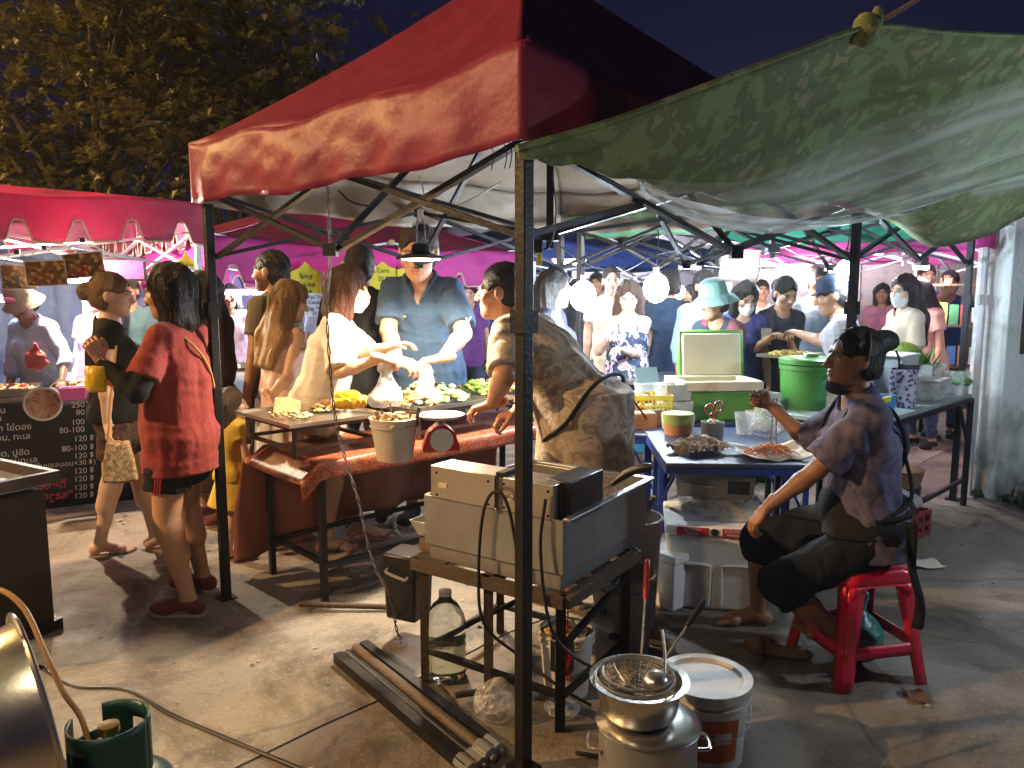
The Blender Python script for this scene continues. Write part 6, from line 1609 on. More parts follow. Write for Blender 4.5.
for k in range(150):
    a, q = rg2.uniform(0,6.28), .095*math.sqrt(rg2.random()); x,y = q*1.15*math.cos(a), q*.7*math.sin(a); h = .042*(1-(q/.1)**2)+.008; d = rg2.uniform(0,6.28)
    mb.tube(spline([(x,y,h),(x+.02*math.cos(d),y+.02*math.sin(d),h+rg2.uniform(0,.014)),(x+.045*math.cos(d+.5),y+.045*math.sin(d+.5),max(.008,h-.012))],3), .0023, 5)
mb.build('noodles', ORANGEF, T, angle=180)
for px,py,r,h,lb in ((744,434,.055,.12,'clear plastic beaker beside the cool box'),(795,440,.05,.09,'clear plastic cup behind the noodles')):
    T = thing('clear_cup', lb, 'cup', onz(px,py), 0, 'clear cups on the blue table'); MB().lathe([(0,0),(r*.75,0),(r,h),(r*.96,h),(r*.72,.004),(0,.004)],22).build('cup', CLEARP, T)
sack('bunched clear bag of herbs next to the noodles', onz(765,436), .075, .12, BAGP, 6)
T = thing('green_drum', 'big green lidded drum behind the noodles', 'drum', np.array(P(806,440,4.75))*(1,1,0)+np.array((0,0,.655))); MB().lathe([(0,0),(.155,0),(.175,.40),(.182,.405),(.182,.43),(.172,.435)],36).build('drum', GREENP, T); MB().lathe([(.172,.435),(.186,.44),(.186,.468),(.17,.475),(.05,.48),(.045,.50),(0,.502)],36).build('lid', GREENP, T)
MB().cyl((-.17,-.05,.1),(.05,-.19,.38),.006).build('handle', GREEN2, T)
T = thing('drum_stand', 'low stand under the green drum', 'stand', np.array(T.location)*(1,1,0)); MB().box((0,0,.632),(.4,.4,.04)).build('top', WOODM, T); 
for x in (-.17,.17):
    for y in (-.17,.17): MB().bar((x,y,0),(x,y,.612),.03).build('leg', iron, T)
for k,(x,y,z,sx_,sy_,h_,lb) in enumerate(((1.46,4.32,.752,.20,.16,.10,'clear tub at the back corner of the near blue table'),(.95,4.30,.752,.17,.13,.09,'clear tub of cut leaves behind the leafy tub'),(1.0,4.68,.742,.20,.18,.13,'white tub left of the green cool box'),(1.0,4.68,.875,.18,.16,.10,'clear tub stacked on the white tub'),(1.58,4.72,.742,.16,.14,.17,'tall white tub right of the green cool box'))):
    T = thing('food_container', lb, 'tub', (x,y,z), rad(-8+9*k), 'plastic tubs on the blue tables'); mb = MB(); open_box(mb,sx_,sy_,h_,.004,.9); mb.build('tub', WPLAST if 'white' in lb else CLEARP, T, bevel=.006); mb = MB(); lumps(mb,(0,0,h_*.4),18,sx_*.36,sy_*.36,h_*.35,.02,rg2,(0,1)); mb.build('contents',[CREAMF,GREENS],T)
# below: white styrofoam chest, clear boxes
T = thing('foam_chest', 'large white foam chest with red labels beside the stool', 'foam chest', np.array((1.02,3.74,0)), rad(-10))
MB().box((0,0,.185),(.47,.42,.37),None,0,.97).build('chest', STYRO, T, bevel=.018); MB().box((0,0,.398),(.49,.44,.05)).build('lid', STYRO, T, bevel=.012)
for x in (-.115,.115):
    mb = MB(); mb.tube(spline([(x-.085,-.212,.03),(x-.088,-.214,.20),(x-.07,-.216,.23),(x+.07,-.216,.23),(x+.088,-.214,.20),(x+.085,-.212,.03)],4), .008, 7); mb.build('panel_rib', STYRO, T)
W3 = np.array(((1,0,0),(0,0,-1),(0,1,0)),float)
for x, wd in ((-.115,.15),(.075,.10),(.18,.07)):
    l_ = MB().box((x,-.2225,.398),(wd,.003,.040)).build('label', mat('label_red',(.42,.025,.03),.5,bump=0), T)
    mb = MB(); write(mb, 'ระวังแตก', .022, (x,-.2245,.401), W3, align='CENTER'); write(mb, 'FRAGILE', .016, (x,-.2245,.383), W3, align='CENTER'); mb.build('lettering', BWHITE, l_)
MB().lathe([(0,.001),(.018,.001),(.018,0)],18,(-.012,-.2225,.398),np.array(((1,0,0),(0,0,-1),(0,1,0)),float)).build('seal', BLACKP, T)
T1 = T.location
T = thing('clear_box', 'lidless clear plastic box of dry goods on the foam chest', 'plastic box', np.array(T1)+np.array((.01,-.0,.424)), rad(-8)); mb = MB(); open_box(mb,.38,.32,.12,.004,.88); mb.build('box', CLEARP, T, bevel=.006); mb = MB(); lumps(mb,(0,0,.03),40,.14,.11,.04,.028,rg2,(0,1)); mb.build('contents', [CREAMF,PAPER], T)
T = thing('storage_box', 'clear storage box with a green rimmed lid on the stack', 'plastic box', np.array(T1)+np.array((.0,.0,.546)), rad(-14)); mb = MB(); open_box(mb,.38,.32,.12,.004,.93); mb.build('box', mat('milky_plastic',(.62,.58,.50),.35,trans=.35,bump=.04), T, bevel=.006)
mb = MB(); [mb.box(c_,s_) for c_,s_ in (((0,-.16,.132),(.40,.03,.03)),((0,.16,.132),(.40,.03,.03)),((-.19,0,.132),(.03,.29,.03)),((.19,0,.132),(.03,.29,.03)))]; mb.build('lid_rim', GREEN2, T, bevel=.005); MB().box((0,0,.138),(.35,.29,.006)).build('lid', CLEARP, T)
MB().box((.11,-.163,.062),(.10,.003,.065)).build('label', mat('dark_label',(.06,.06,.08),.5,var=.6,vscale=40), T); MB().box((-.08,-.166,.06),(.16,.012,.012)).build('handle', WPLAST, T)
# ---------------------------------------------------------------- red stool, clogs
sp_ = [np.array(G(845,684)), np.array(G(915,680)), np.array(G(795,652)), np.array(G(868,645))]
scn = (sp_[0]+sp_[1]+sp_[2])/3; scn = np.array(((sp_[1][0]+sp_[2][0])/2, (sp_[1][1]+sp_[2][1])/2, 0)); sa = math.atan2(sp_[1][1]-sp_[0][1], sp_[1][0]-sp_[0][0])
T = thing('plastic_stool', 'bright red plastic stool under the seated cook', 'stool', scn, rad(12)); SH = .455
STL = T
rr0 = [(-.125,-.125),(.125,-.125),(.125,.125),(-.125,.125)]
def rsq(r, c=.05, n=5):
    o = []
    for k,(sx_,sy_) in enumerate(((1,1),(-1,1),(-1,-1),(1,-1))):
        for i in range(n+1): a = math.pi/2*(k+i/n); o.append((sx_*(r-c)+c*math.cos(a), sy_*(r-c)+c*math.sin(a)))
    return o
mb = MB(); o_, i_ = rsq(.148), rsq(.138)
n_ = len(o_)
prof = [(.150,-.055),(.148,-.012),(.140,0),(.06,.002),(.03,-.004)]
vs = []; 
for r_, z_ in prof: vs += [(x,y,SH+z_) for x,y in rsq(r_, min(.05,r_*.4))]
fs = [(i*n_+k,i*n_+(k+1)%n_,(i+1)*n_+(k+1)%n_,(i+1)*n_+k) for i in range(4) for k in range(n_)]
mb.add(vs, fs); mb.build('seat', HOTP, T, solid=.006, angle=50)
for sx_ in (-1,1):
    for sy_ in (-1,1):
        t_, b_ = np.array((sx_*.128,sy_*.128,SH-.05)), np.array((sx_*.185,sy_*.185,0.))
        rows = []
        for q in np.linspace(0,1,8):
            c_ = t_+(b_-t_)*q; w_ = .062-.02*q
            rows.append([c_+np.array((-sx_*w_,sy_*.006,0)), c_+np.array((-sx_*w_*.5,sy_*.010,0)), c_+np.array((sx_*.006,sy_*.006,0)), c_+np.array((sx_*.010,-sy_*w_*.5,0)), c_+np.array((sx_*.006,-sy_*w_,0))])
        MB().sheet(rows).build('leg', HOTP, T, solid=.007, angle=50)
for k in range(4):
    R = Rm(k*math.pi/2); rows = []
    for z_ in (.12,.17): r_ = .128+.057*(1-z_/(SH-.05)); rows.append([R @ np.array((x*r_*1.02,-r_-.008,z_+.02*(1-abs(x))**.5*0)) for x in np.linspace(-1,1,9)])
    MB().sheet(rows).build('stretcher', HOTP, T, solid=.006)
    rows = []
    for z_,f_ in ((SH-.05,1),(SH-.10,0)): rows.append([R @ np.array((x*.135,-.150 if f_ else -.152,z_+(0 if f_ else .045*(1-abs(x)**3)))) for x in np.linspace(-1,1,13)])
    MB().sheet(rows).build('apron', HOTP, T, solid=.006)
sack('teal plastic bag stuffed under the red stool', np.array(scn)+np.array((.03,.05,.0)), .10, .26, mat('teal_bag',(.03,.22,.20),.35,bump=.4,bscale=25,trans=.2), 8)
def clog(label, pos, yaw, flip=1):
    f = Field((-.09,-.2,-.01),(.09,.2,.13),.005); s=1
    f.ell((0,-.02,.02),(.045,.13,.022),None,.02); f.ell((.004,.06,.035),(.048,.075,.042),None,.03); f.ell((0,-.09,.02),(.038,.045,.026),None,.02); f.ell((0,-.045,.06),(.034,.07,.036),None,.015,'sub'); f.clip((0,0,0),(0,0,-1))
    p_,q_=f.mesh(); p_ = p_ @ Rm(yaw).T
    return tag(np_mesh('clog_shoe', p_, q_, mat('clog_brown',(.17,.10,.055),.6,bump=.1), loc=pos), label, 'shoe')
clog('empty brown clog lying on the concrete before the stool', G(776,655), rad(75))

# ---------------------------------------------------------------- right-hand counter
pe = np.array((3.25,5.30)); d_ = -np.array((AX.x,AX.y)); q_ = np.array((-NX.x,-NX.y))
rA2 = ROWROT
T = thing('side_table', 'grey topped side table beside the concrete pillar', 'table', (*pe,0), 0)
e0 = np.array((3.27,5.36,0)); e1 = e0+np.array((*d_,0))*1.75; nn = np.array((NX.x,NX.y,0))
mid_ = (e0+e1)/2+nn*.28
MB().box(mid_+np.array((0,0,.80)),(1.78,.56,.03),Rm(ROWROT)).build('tabletop', mat('grey_top',(.26,.32,.31),.4,dirt=.3), T, world=True, bevel=.005)
for p in (e0,e1,e0+nn*.54,e1+nn*.54): MB().bar(p,p+np.array((0,0,.785)),.03).build('leg', iron, T, world=True)
MB().bar(e0+np.array((0,0,.2)),e1+np.array((0,0,.2)),.025).bar(e0+np.array((0,0,.45)),(e0*.85+e1*.15)+np.array((0,0,.78)),.02).bar(e0+np.array((0,0,.775)),e1+np.array((0,0,.775)),.03).build('brace', iron, T, world=True)
sd = lambda u, v, z=.815: e0+np.array((*d_,0))*u+nn*v+np.array((0,0,z))
def ctn(name, label, cat, u, v, sx, sy, h, m, tp=.9, lid=None, contents=None, rz=ROWROT, z=.815, group=None):
    T = thing(name, label, cat, sd(u,v,z), rz, group); mb = MB(); open_box(mb,sx,sy,h,.005,tp); mb.build('box', m, T, bevel=.006)
    if lid: MB().box((0,0,h+.008),(sx+.015,sy+.015,.016)).build('lid', lid, T, bevel=.005)
    if contents: mb = MB(); lumps(mb,(0,0,h*.5),40,sx*.4,sy*.4,h*.45,.03,rg2,tuple(range(len(contents)))); mb.build('contents', contents, T)
    return T
ctn('plastic_bin','blue bin with a lime clip at the table corner','bin',1.50,.12,.30,.20,.12,BLUEP,.92)
MB().box((-.02,-.105,.11),(.10,.015,.03)).build('clip', YELP, bpy.data.objects[-1] if False else [o for o in bpy.data.objects if o.get('label','').startswith('blue bin')][0])
ctn('clear_box','tall clear box with white lining behind the blue bin','plastic box',1.35,.36,.34,.28,.27,CLEARP,.94,None,[PAPER,WBAG])
ctn('clear_box','white translucent box with a flat lid beside the woven basket','plastic box',.72,.30,.30,.26,.30,mat('milk_box',(.60,.66,.66),.35,trans=.3),.95,WPLAST)
ctn('clear_box','clear box of green bananas by the pillar post','plastic box',.22,.30,.28,.30,.22,CLEARP,.92,None,[GREENS])
ctn('food_container','small clear tub before the melon','tub',.50,.11,.20,.16,.13,CLEARP,.9,WPLAST,[CREAMF,PAPER])
ctn('food_container','clear tub of leaves at the far end of the side table','tub',.08,.08,.15,.15,.16,CLEARP,.9,None,[GREENS])
ctn('food_container','tall clear canister at the back of the side table','canister',1.06,.42,.2,.18,.36,CLEARP,.95,WPLAST,[PAPER])
mb = MB()
for k in range(46):
    a = rg2.uniform(0,6.28); b0 = np.array((rg2.uniform(-.07,.07),rg2.uniform(-.07,.07),0)); d = np.array((math.cos(a)*.09,math.sin(a)*.09,rg2.uniform(.10,.20))); sd_ = np.array((-math.sin(a),math.cos(a),0))*.022
    mb.add([b0,b0+d*.55+sd_,b0+d,b0+d*.55-sd_],[(0,1,2,3)])
tag(mb.build('green_leaves', GREENS, loc=sd(.22,.30,.815+.14), angle=180), 'bunch of green leaves standing in the clear box by the pillar', 'vegetables')
T = thing('woven_basket','tall dark blue and white woven cylinder basket','basket',sd(.98,.12)); WOV = patterned('woven',[(.0,(.05,.045,.12)),(.42,(.05,.045,.13)),(.5,(.40,.38,.48)),(1,(.5,.48,.55))],42,'voronoi',rough=.6,bump=.3)
MB().lathe([(0,0),(.075,0),(.082,.24),(.076,.24),(.07,.006),(0,.006)],28).build('basket', WOV, T); MB().tube(spline([(-.03,0,.2),(-.035,0,.30),(-.06,0,.36)],4),.007,7).box((.03,0,.255),(.09,.08,.03)).build('brush', BLACKP, T)
T = thing('melon','striped yellow green melon on the clear boxes','melon',sd(.40,.34,.815+.30)); MB().sphere((0,0,.0),(.12,.10,.075),24).build('fruit', patterned('melon',[(.3,(.10,.16,.02)),(.5,(.38,.36,.04)),(.7,(.12,.20,.03))],9,'wave',rough=.45), T)
T = thing('papers','sheaf of printed papers lying on the clear box','papers',sd(1.30,.36,.815+.28), rad(60)); MB().box((0,0,.01),(.32,.24,.012),Rm(0,.12)).build('sheaf', mat('print_paper',(.5,.52,.58),.7,var=.5,vscale=30), T)
sack('shiny black bin bag hung below the side table', sd(1.18,.12,.40), .11, .36, mat('binbag',(.010,.010,.012),.18,bump=.5,bscale=18), 3)
T = thing('dustbin','dark dustbin under the side table','dustbin',sd(1.25,.2,0)); MB().lathe([(0,0),(.13,0),(.15,.45),(.14,.45),(.12,.02),(0,.02)],28).build('bin', mat('dark_bin',(.025,.035,.035),.5), T)
T = thing('cane_basket','round brown cane basket on a box under the table','basket',sd(.60,.25,0)); MB().lathe([(0,0),(.14,0),(.15,.22),(.145,.22),(0,.2)],28).build('box', mat('dark_crate',(.03,.03,.03),.6), T); MB().lathe([(.14,.22),(.165,.33),(.17,.335),(.15,.33),(0,.25)],28).build('basket', patterned('cane',[(.3,(.15,.08,.04)),(.6,(.30,.18,.09))],30,'wave',rough=.7), T)
T = thing('bottle_crate','dark red plastic bottle crate on wet ground','crate',(2.42,4.70,0), rad(38)); mb = MB(); W_,D_,H_ = .38,.30,.17
for sgn in (-1,1):
    for z in (.02,.085,.155): mb.box((0,sgn*D_/2,z),(W_,.014,.026)).box((sgn*W_/2,0,z),(.014,D_-.02,.026))
    for x in (-.48,-.24,0,.24,.48): mb.box((x*W_,sgn*D_/2,H_/2),(.03,.012,H_)).box((sgn*W_/2,x*D_*.94,H_/2),(.012,.03,H_))
for k in range(4): mb.box((0,-D_/2+D_*(k+.5)/4,.008),(W_-.02,.04,.010))
mb.build('crate', mat('crate_red',(.22,.03,.035),.45,dirt=.3), T)
sack('cloudy white sack lying on the red crate', (2.42,4.70,.17), .17, .15, mat('sack_plastic',(.42,.40,.38),.4,bump=.5,bscale=14,dirt=.3), 7, knot=False, squash=.8)
mb = MB(); rows = [[(.035*u,.05*v,.006+.012*u*u+.006*math.sin(v*4)) for u in np.linspace(-1,1,7)] for v in np.linspace(-1,1,7)]
tag(MB().sheet(rows).build('dry_leaf', mat('dead_leaf',(.12,.06,.03),.8), loc=G(916,698), solid=.001), 'curled dead leaf on the concrete by the stool', 'leaf')
tag(MB().sheet([[(x*2.2,y*1.6,z) for x,y,z in r] for r in rows]).build('paper_scrap', PAPER, loc=G(925,565), solid=.001), 'scrap of white paper on the ground at right', 'paper')
# ---------------------------------------------------------------- lane-side counter under the teal tent, skewers, cloth sign
T = thing('stall_counter','lane counter with yellow skewers under the teal tent','counter',M(3.1,-.05),0)
MB().box(tx(4.0,-.25,.86),(1.9,.55,.03),Rm(ROWROT)).build('top', STEEL, T, world=True)
for t in (3.1,4.9):
    for s in (-.48,-.02): MB().bar(tx(t,s,0),tx(t,s,.845),.03).build('leg', iron, T, world=True)
rows = [[tx(3.05+1.9*k/40,-.53-.01*math.sin(k),.84-.55*j/4) for k in range(41)] for j in range(5)]; MB().sheet(rows).build('skirt', mat('blue_skirt',(.10,.16,.26),.7), T, world=True, solid=.003)
T = thing('skewer_tray','tray heaped with yellow fried balls by the drum','tray',P(790,356,5.7),ROWROT); mb = MB(); tray(mb,(0,0,0),.46,.30,.02); mb.build('pan', WPLAST, T); mb = MB(); lumps(mb,(0,0,.015),130,.21,.13,.03,.016,rg2,(0,1)); mb.build('food',[mat('yellow_food',(.62,.45,.08),.45,var=.3),EGG],T,angle=180)
MB().cyl((0,.0,-.15),(0,0,0),.08).build('stand', iron, T)
T = thing('glass_jar','glass jar of dip in front of the dark apron','jar',P(766,345,5.9)); MB().lathe([(0,0),(.04,0),(.042,.13),(.038,.13),(.036,.006),(0,.006)],18).build('jar', CLEARP, T); MB().lathe([(0,.008),(.034,.008),(.034,.07),(0,.071)],16).build('dip', CREAMF, T)
T = thing('cloth_banner','plain pinkish cloth banner hanging under the teal tent','banner',P(739,266,6.3),rad(6)); rows = [[(x*(.17-.0*z)+.02*z,.012*math.sin(x*7+z*9),-.13+.26*z) for x in np.linspace(-1,1,17)] for z in np.linspace(0,1,7)]; MB().sheet(rows).build('cloth', cloth('pale_pink',(.52,.38,.36)), T, solid=.002, angle=180)
MB().tube([(-.19,0,.13),(-.10,0,.45)],.002,4).tube([(.19,0,.13),(.1,0,.45)],.002,4).build('string', CABLE, T)
for t,s,lb in ((5.2,-.4,'packets piled on the pink stall near the masked woman'),(5.6,-.7,'bags of red fruit on the pink stall'),(5.9,-.45,'white boxes on the pink stall counter')):
    goods(lb, t, s, .96, n=26, ms=GOODM, rx=.25, h=.16)
T = thing('stall_counter','counter heaped with packets under the hot pink tent','counter',M(5.0,-.2),0); MB().box(tx(6.2,-.5,.88),(2.5,.7,.04),Rm(ROWROT)).build('top', PINKP, T, world=True)
for t in (5.0,7.4):
    for s in (-.8,-.2): MB().bar(tx(t,s,0),tx(t,s,.86),.03).build('leg', iron, T, world=True)
for (t0,t1,s,c_,lb) in ((4.7,8.3,5.1,(.03,.07,.22),'deep blue tarpaulin curtain closing the back of the blue tent'),(1.0,4.4,5.1,(.16,.15,.30),'lilac curtain behind the magenta tent stalls'),(-2.6,.8,5.0,(.10,.14,.24),'grey blue curtain closing the back of the noodle stall')):
    rows = [[tx(t0+(t1-t0)*k/50, s+.05*math.sin(k*.9)+.02*math.sin(k*2.3), .02+2.0*j/8) for k in range(51)] for j in range(9)]
    tag(MB().sheet(rows).build('tent_curtain', vinyl('curtain_%d' % int(s*10+t0), c_), loc=M(t0,s), world=True, solid=.004, angle=180), lb, 'curtain', 'curtains behind the stalls')
rows = [[np.array((x, 17.5+.3*math.sin(x), z)) for x in np.linspace(-2,16,30)] for z in (0,1.6,4.0)]
tag(MB().sheet(rows).build('shophouse_wall', mat('shophouse_paint',(.34,.28,.33),.9,dirt=.5), loc=(6,17.5,0), world=True, solid=.2), 'dim shophouse wall at the far end of the market', 'wall')
T = thing('stall_shelf','shelf of packets at the far right of the lane','shelf',M(6.9,-1.3),rad(-30)); mb = MB(); [mb.box((0,0,z),(.9,.3,.02)) for z in (.4,.8,1.2,1.6)]; [mb.box((x,0,.9),(.02,.3,1.8)) for x in (-.45,.45)]; mb.build('rack', WOODM, T)
mb = MB()
for z in (.41,.81,1.21): 
    for k in range(9): mb.box((-.38+.095*k,-.02,z+.1),(.08,.15,rg2.uniform(.12,.24)),None,rg2.randrange(6))
mb.build('packets', GOODM, T)
# ---------------------------------------------------------------- people
DK = (.014,.010,.008); BR_ = (.06,.03,.015); BL = (.38,.24,.11)
TAN = (.46,.26,.16); FAIR = (.60,.40,.30); BROWN = (.30,.155,.085); DARK = (.16,.08,.05)
blackc = cloth('black_cloth',(.012,.012,.014)); whitec = cloth('white_cloth',(.66,.62,.56)); redc = cloth('red_tee',(.23,.035,.032))
maskw = cloth('mask_white',(.72,.72,.72),bump=.1); maskk = cloth('mask_black',(.035,.037,.046),bump=.1)
rubber = mat('rubber_sole',(.42,.34,.26),.7); maroon = cloth('maroon_canvas',(.16,.04,.045)); pinkr = mat('flip_pink',(.40,.16,.13),.6); strap_y = cloth('strap_gold',(.42,.26,.09))
W = lambda px, py, Y: tuple(P(px, py, Y))
g1 = None
# woman in the red shirt, left
fa_, fb_ = G(160,614), G(188,592)
K = person('woman in a red T-shirt and black shorts eating beside the slim tent pole', (-1.60,3.62), 82, 1.66, 'f', 1.16, TAN, hair=('bob',(.016,.009,.007)), head=(8,6,0),
    top=dict(m=redc, hem=-.19, loose=.02, sleeve=.72, flare=.02), bottom=dict(m=blackc, len=.30, flare=.022), shoes=('sneaker', maroon, rubber),
    lf=dict(p=(-1.545,3.48,0), yaw=86), rf=dict(p=(-1.60,3.78,0), yaw=78), lh=dict(p=W(100,360,3.40), d=(-.3,-.1,.9), n=(-.6,.6,0), curl=.7, pole=(.2,-.5,-1)), rh=dict(p=W(118,385,3.75), d=(-.9,0,.3), n=(0,0,1), curl=.8, pole=(.2,.3,-1)))
f = Field(K.lo, K.hi, .008)
for k in (-1,): 
    a,b = K.sh[k], K.arm[k][0]; f.cap(a+(b-a)*.62, b, .049*K.s, .046*K.s, .01); K.fore_arm(f, k, .007, .95, True); f.clip(a+(b-a)*.6, -(b-a))
f.wrinkle(.004,40,2); K.child('arm_sleeve', f, blackc)
f = Field(K.lo, K.hi, .008); k = 1; K.fore_arm(f, k, .007, .95, True); K.child('arm_sleeve', f, blackc)
mb = MB()
for q in (-.012,0,.012):
    k = -1; a, b = K.hip[k], K.leg[k][0]; d = (b-a)
    pts = [a+d*t+np.array((q, -(.112+.006*t)*K.s, 0)) for t in (.36,.44,.52,.60)]
    mb.tube(spline(pts,4), .0035, 6)
o = mb.build('stripe', mat('stripe_red',(.45,.02,.03),.6), K.bottom); 
shoulder_strap(K, -1, strap_y, .006, yk=1.17)
T = thing('snack_bag', 'yellow snack bag in the hand of the woman in red', 'snack bag', W(96,379,3.36)); rows = [[np.array(((.048-.008*v*v)*math.cos(a)*(1+.06*math.sin(3*a+v*4)),(.03)*math.sin(a)*(1-abs(v)**3*.6),.058*v)) for a in np.linspace(0,6.2832,25)] for v in np.linspace(-1,1,12)]; MB().sheet(rows).build('bag', mat('yellow_film',(.72,.45,.02),.3), T, solid=.003, angle=180)
# woman with the hair bun in a black top
K = person('woman with a messy blonde bun in a black top and patterned shorts', (-2.30,4.36), -62, 1.64, 'f', 1.0, FAIR, hair=('bunlow',(.20,.11,.05)), head=(-14,4,0),
    top=dict(m=blackc, hem=-.06, neck='wide', sleeve=.35), bottom=dict(m=patterned('dark_floral',[(.4,(.02,.012,.01)),(.55,(.10,.05,.03)),(.62,(.02,.015,.01)),(.8,(.16,.09,.06))],14,warp=1.5), len=.34, flare=.02),
    shoes=('flipflop', mat('flip_brown',(.22,.11,.07),.7), pinkr), rf=dict(p=(-2.42,4.32,0),yaw=-72), lf=dict(p=(-2.14,4.42,0),yaw=-66), rh=dict(p=W(107,434,4.18), d=(.05,0,-1), n=(1,.2,0), curl=.5))
T = thing('shoulder_bag', 'cream printed shoulder bag hanging at the hip of the bun woman', 'bag', W(119,458,4.12), rad(20)); BAGM = patterned('bag_print',[(.40,(.50,.38,.22)),(.47,(.16,.09,.05)),(.55,(.55,.44,.27)),(.62,(.30,.17,.07)),(.75,(.58,.48,.30))],16,warp=1.2); MB().prism([(-.055,.10),(0,.085),(.055,.10),(.075,.0),(.092,-.13),(0,-.142),(-.092,-.13),(-.075,.0)],.05,(0,.025,0),np.stack([np.array((1.,0,0)),np.array((0,0,1.)),np.array((0,-1.,0))],1)).build('bag', BAGM, T, bevel=.014)
MB().tube(spline([(-.05,0,.09),(-.02,0,.35),(.02,.02,.62)],5),.006,6).build('strap', strap_y, T)
# dark robed woman behind the red shirt
K = person('dark haired woman in a long dark robe behind the red shirt', (-2.02,5.02), 150, 1.66, 'f', 1.0, BROWN, hair=('long',(.008,.007,.007)), head=(-60,0,0),
    top=dict(m=cloth('dark_robe',(.035,.02,.017)), sleeve=1.7, hem=-.1), bottom=dict(m=cloth('dark_robe',(.035,.02,.017)), kind='skirt', len=.66, flare=.05), shoes=('sneaker', maroon, rubber), q=1.25)
# blonde woman
K = person('blonde woman in a pink camisole and long white skirt', (-1.42,4.62), -38, 1.60, 'f', .98, FAIR, hair=('wavy',BL), head=(-22,12,0), lean=6,
    top=dict(m=cloth('pink_camisole',(.68,.52,.48)), neck='tank', sleeve=0, e=.009, hem=-.02), bottom=dict(m=cloth('white_skirt',(.60,.60,.66)), kind='skirt', len=.72, flare=.09, wr=.02, wf=60, waist=.13),
    shoes=('flipflop', pinkr, pinkr), rh=dict(p=W(270,397,4.28), d=(.6,-.3,-.5), n=(-.3,.2,-.8), curl=.6, pole=(-.2,-.4,-1)), lh=dict(p=W(282,405,4.5), curl=.6))
# bearded man
K = person('bearded man in an olive shirt looking across the lane', (-1.58,5.08), 72, 1.80, 'm', 1.05, TAN, hair=('short',(.02,.015,.012)), head=(8,0,0), beard=.8,
    top=dict(m=cloth('olive_shirt',(.17,.155,.10)), hem=-.16, loose=.025, sleeve=.6), bottom=dict(m=cloth('khaki',(.16,.13,.09)), len=.62, flare=.03), shoes=('sneaker', blackc, rubber), q=1.1)
# child
K = person('small child in a yellow dress standing by the tent pole', (-1.59,4.24), -30, .98, 'f', .95, FAIR, hair=('bob',(.05,.028,.015)), head=(-38,0,0), bust=0,
    top=dict(m=cloth('yellow_dress',(.62,.46,.07)), hem=-.06, neck='crew', sleeve=.4, loose=.0), bottom=dict(m=cloth('yellow_dress',(.62,.46,.07)), kind='skirt', len=.32, flare=.07, waist=.1), shoes=('sandal', mat('sandal_yellow',(.5,.35,.15),.6), mat('sandal_yellow',(.5,.35,.15),.6)),
    lh=dict(p=tuple(np.array((-1.43,4.16,.48))), curl=.5))
# masked woman in white
K = person('woman in a loose white blouse and white face mask reaching over the food', (-1.12,4.36), -82, 1.70, 'f', 1.04, FAIR, hair=('bob',(.085,.032,.016)), head=(8,8,4), lean=15, mask=(maskw,),
    top=dict(m=whitec, hem=-.14, loose=.05, sleeve=.97, flare=.03, e=.022, neck='wide', wr=.009, wf=36), bottom=dict(m=cloth('beige_short',(.40,.30,.22)), len=.34, flare=.03), shoes=('flipflop', pinkr, blackc),
    lh=dict(p=W(392,346,4.20), d=(.9,-.1,.15), n=(0,-.2,-1), curl=.35, pole=(-.3,.2,-1)), rh=dict(p=W(382,358,4.05), d=(.8,.2,-.2), n=(-.2,.3,-1), curl=.8, pole=(-.4,-.4,-1)), rf=dict(p=(-1.10,4.36,0),yaw=-70), lf=dict(p=(-.96,4.60,0),yaw=-80))
# man in black behind her
person('man in a black shirt with his back turned behind the masked woman', (-.98,4.95), 8, 1.83, 'm', 1.15, BROWN, hair=('short',DK), top=dict(m=blackc, hem=-.14, loose=.03), bottom=dict(m=cloth('grey_trousers',(.05,.05,.055)), len=.95), shoes=('sneaker', blackc, rubber), q=1.3)
# polo man
polo = cloth('blue_polo',(.032,.068,.135))
K = person('big man in a blue polo shirt taking food under the pendant lamp', (-.56,4.98), 175, 1.96, 'm', 1.16, (.55,.32,.22), hair=('short',(.03,.025,.02)), lean=14, head=(0,18,0),
    top=dict(m=polo, hem=-.15, loose=.03, neck='vee', sleeve=.82, flare=.022, e=.017), bottom=dict(m=cloth('navy_shorts',(.03,.04,.09)), len=.5, flare=.03), shoes=('sneaker', blackc, rubber),
    rh=dict(p=W(398,360,4.45), d=(.75,-.3,-.25), n=(.2,.3,-1), curl=.6, pole=(-.8,.4,-.6)), lh=dict(p=W(442,358,4.45), d=(-.8,-.25,-.1), n=(0,.1,-1), curl=.55, pole=(.9,.4,-.5)), headscale=1.28)
c_ = K.tq; mb = MB()
for k in (-1,1):
    pts = [c_(.015*k,.135,.435), c_(.055*k,.105,.50), c_(.085*k,.03,.548), c_(.06*k,-.055,.555), c_(0,-.075,.56)]
    mb.tube(spline(pts,5), [.010]*2+[.014]*(len(spline(pts,5))-2), 7)
mb.build('collar', polo, K.top)
mb = MB(); mb.box(c_(.085,.158,.36), (.055,.004,.010), K.T); mb.build('chest_mark', mat('mark_green',(.25,.38,.10),.6), K.top)
mb = MB(); mb.tube(spline([K.arm[-1][0]+np.array((.02,-.05,.10)),K.arm[-1][0]+np.array((.03,-.058,.075)),K.arm[-1][0]+np.array((.05,-.05,.105))],4),.004,5); mb.build('sleeve_mark', BWHITE, K.top)
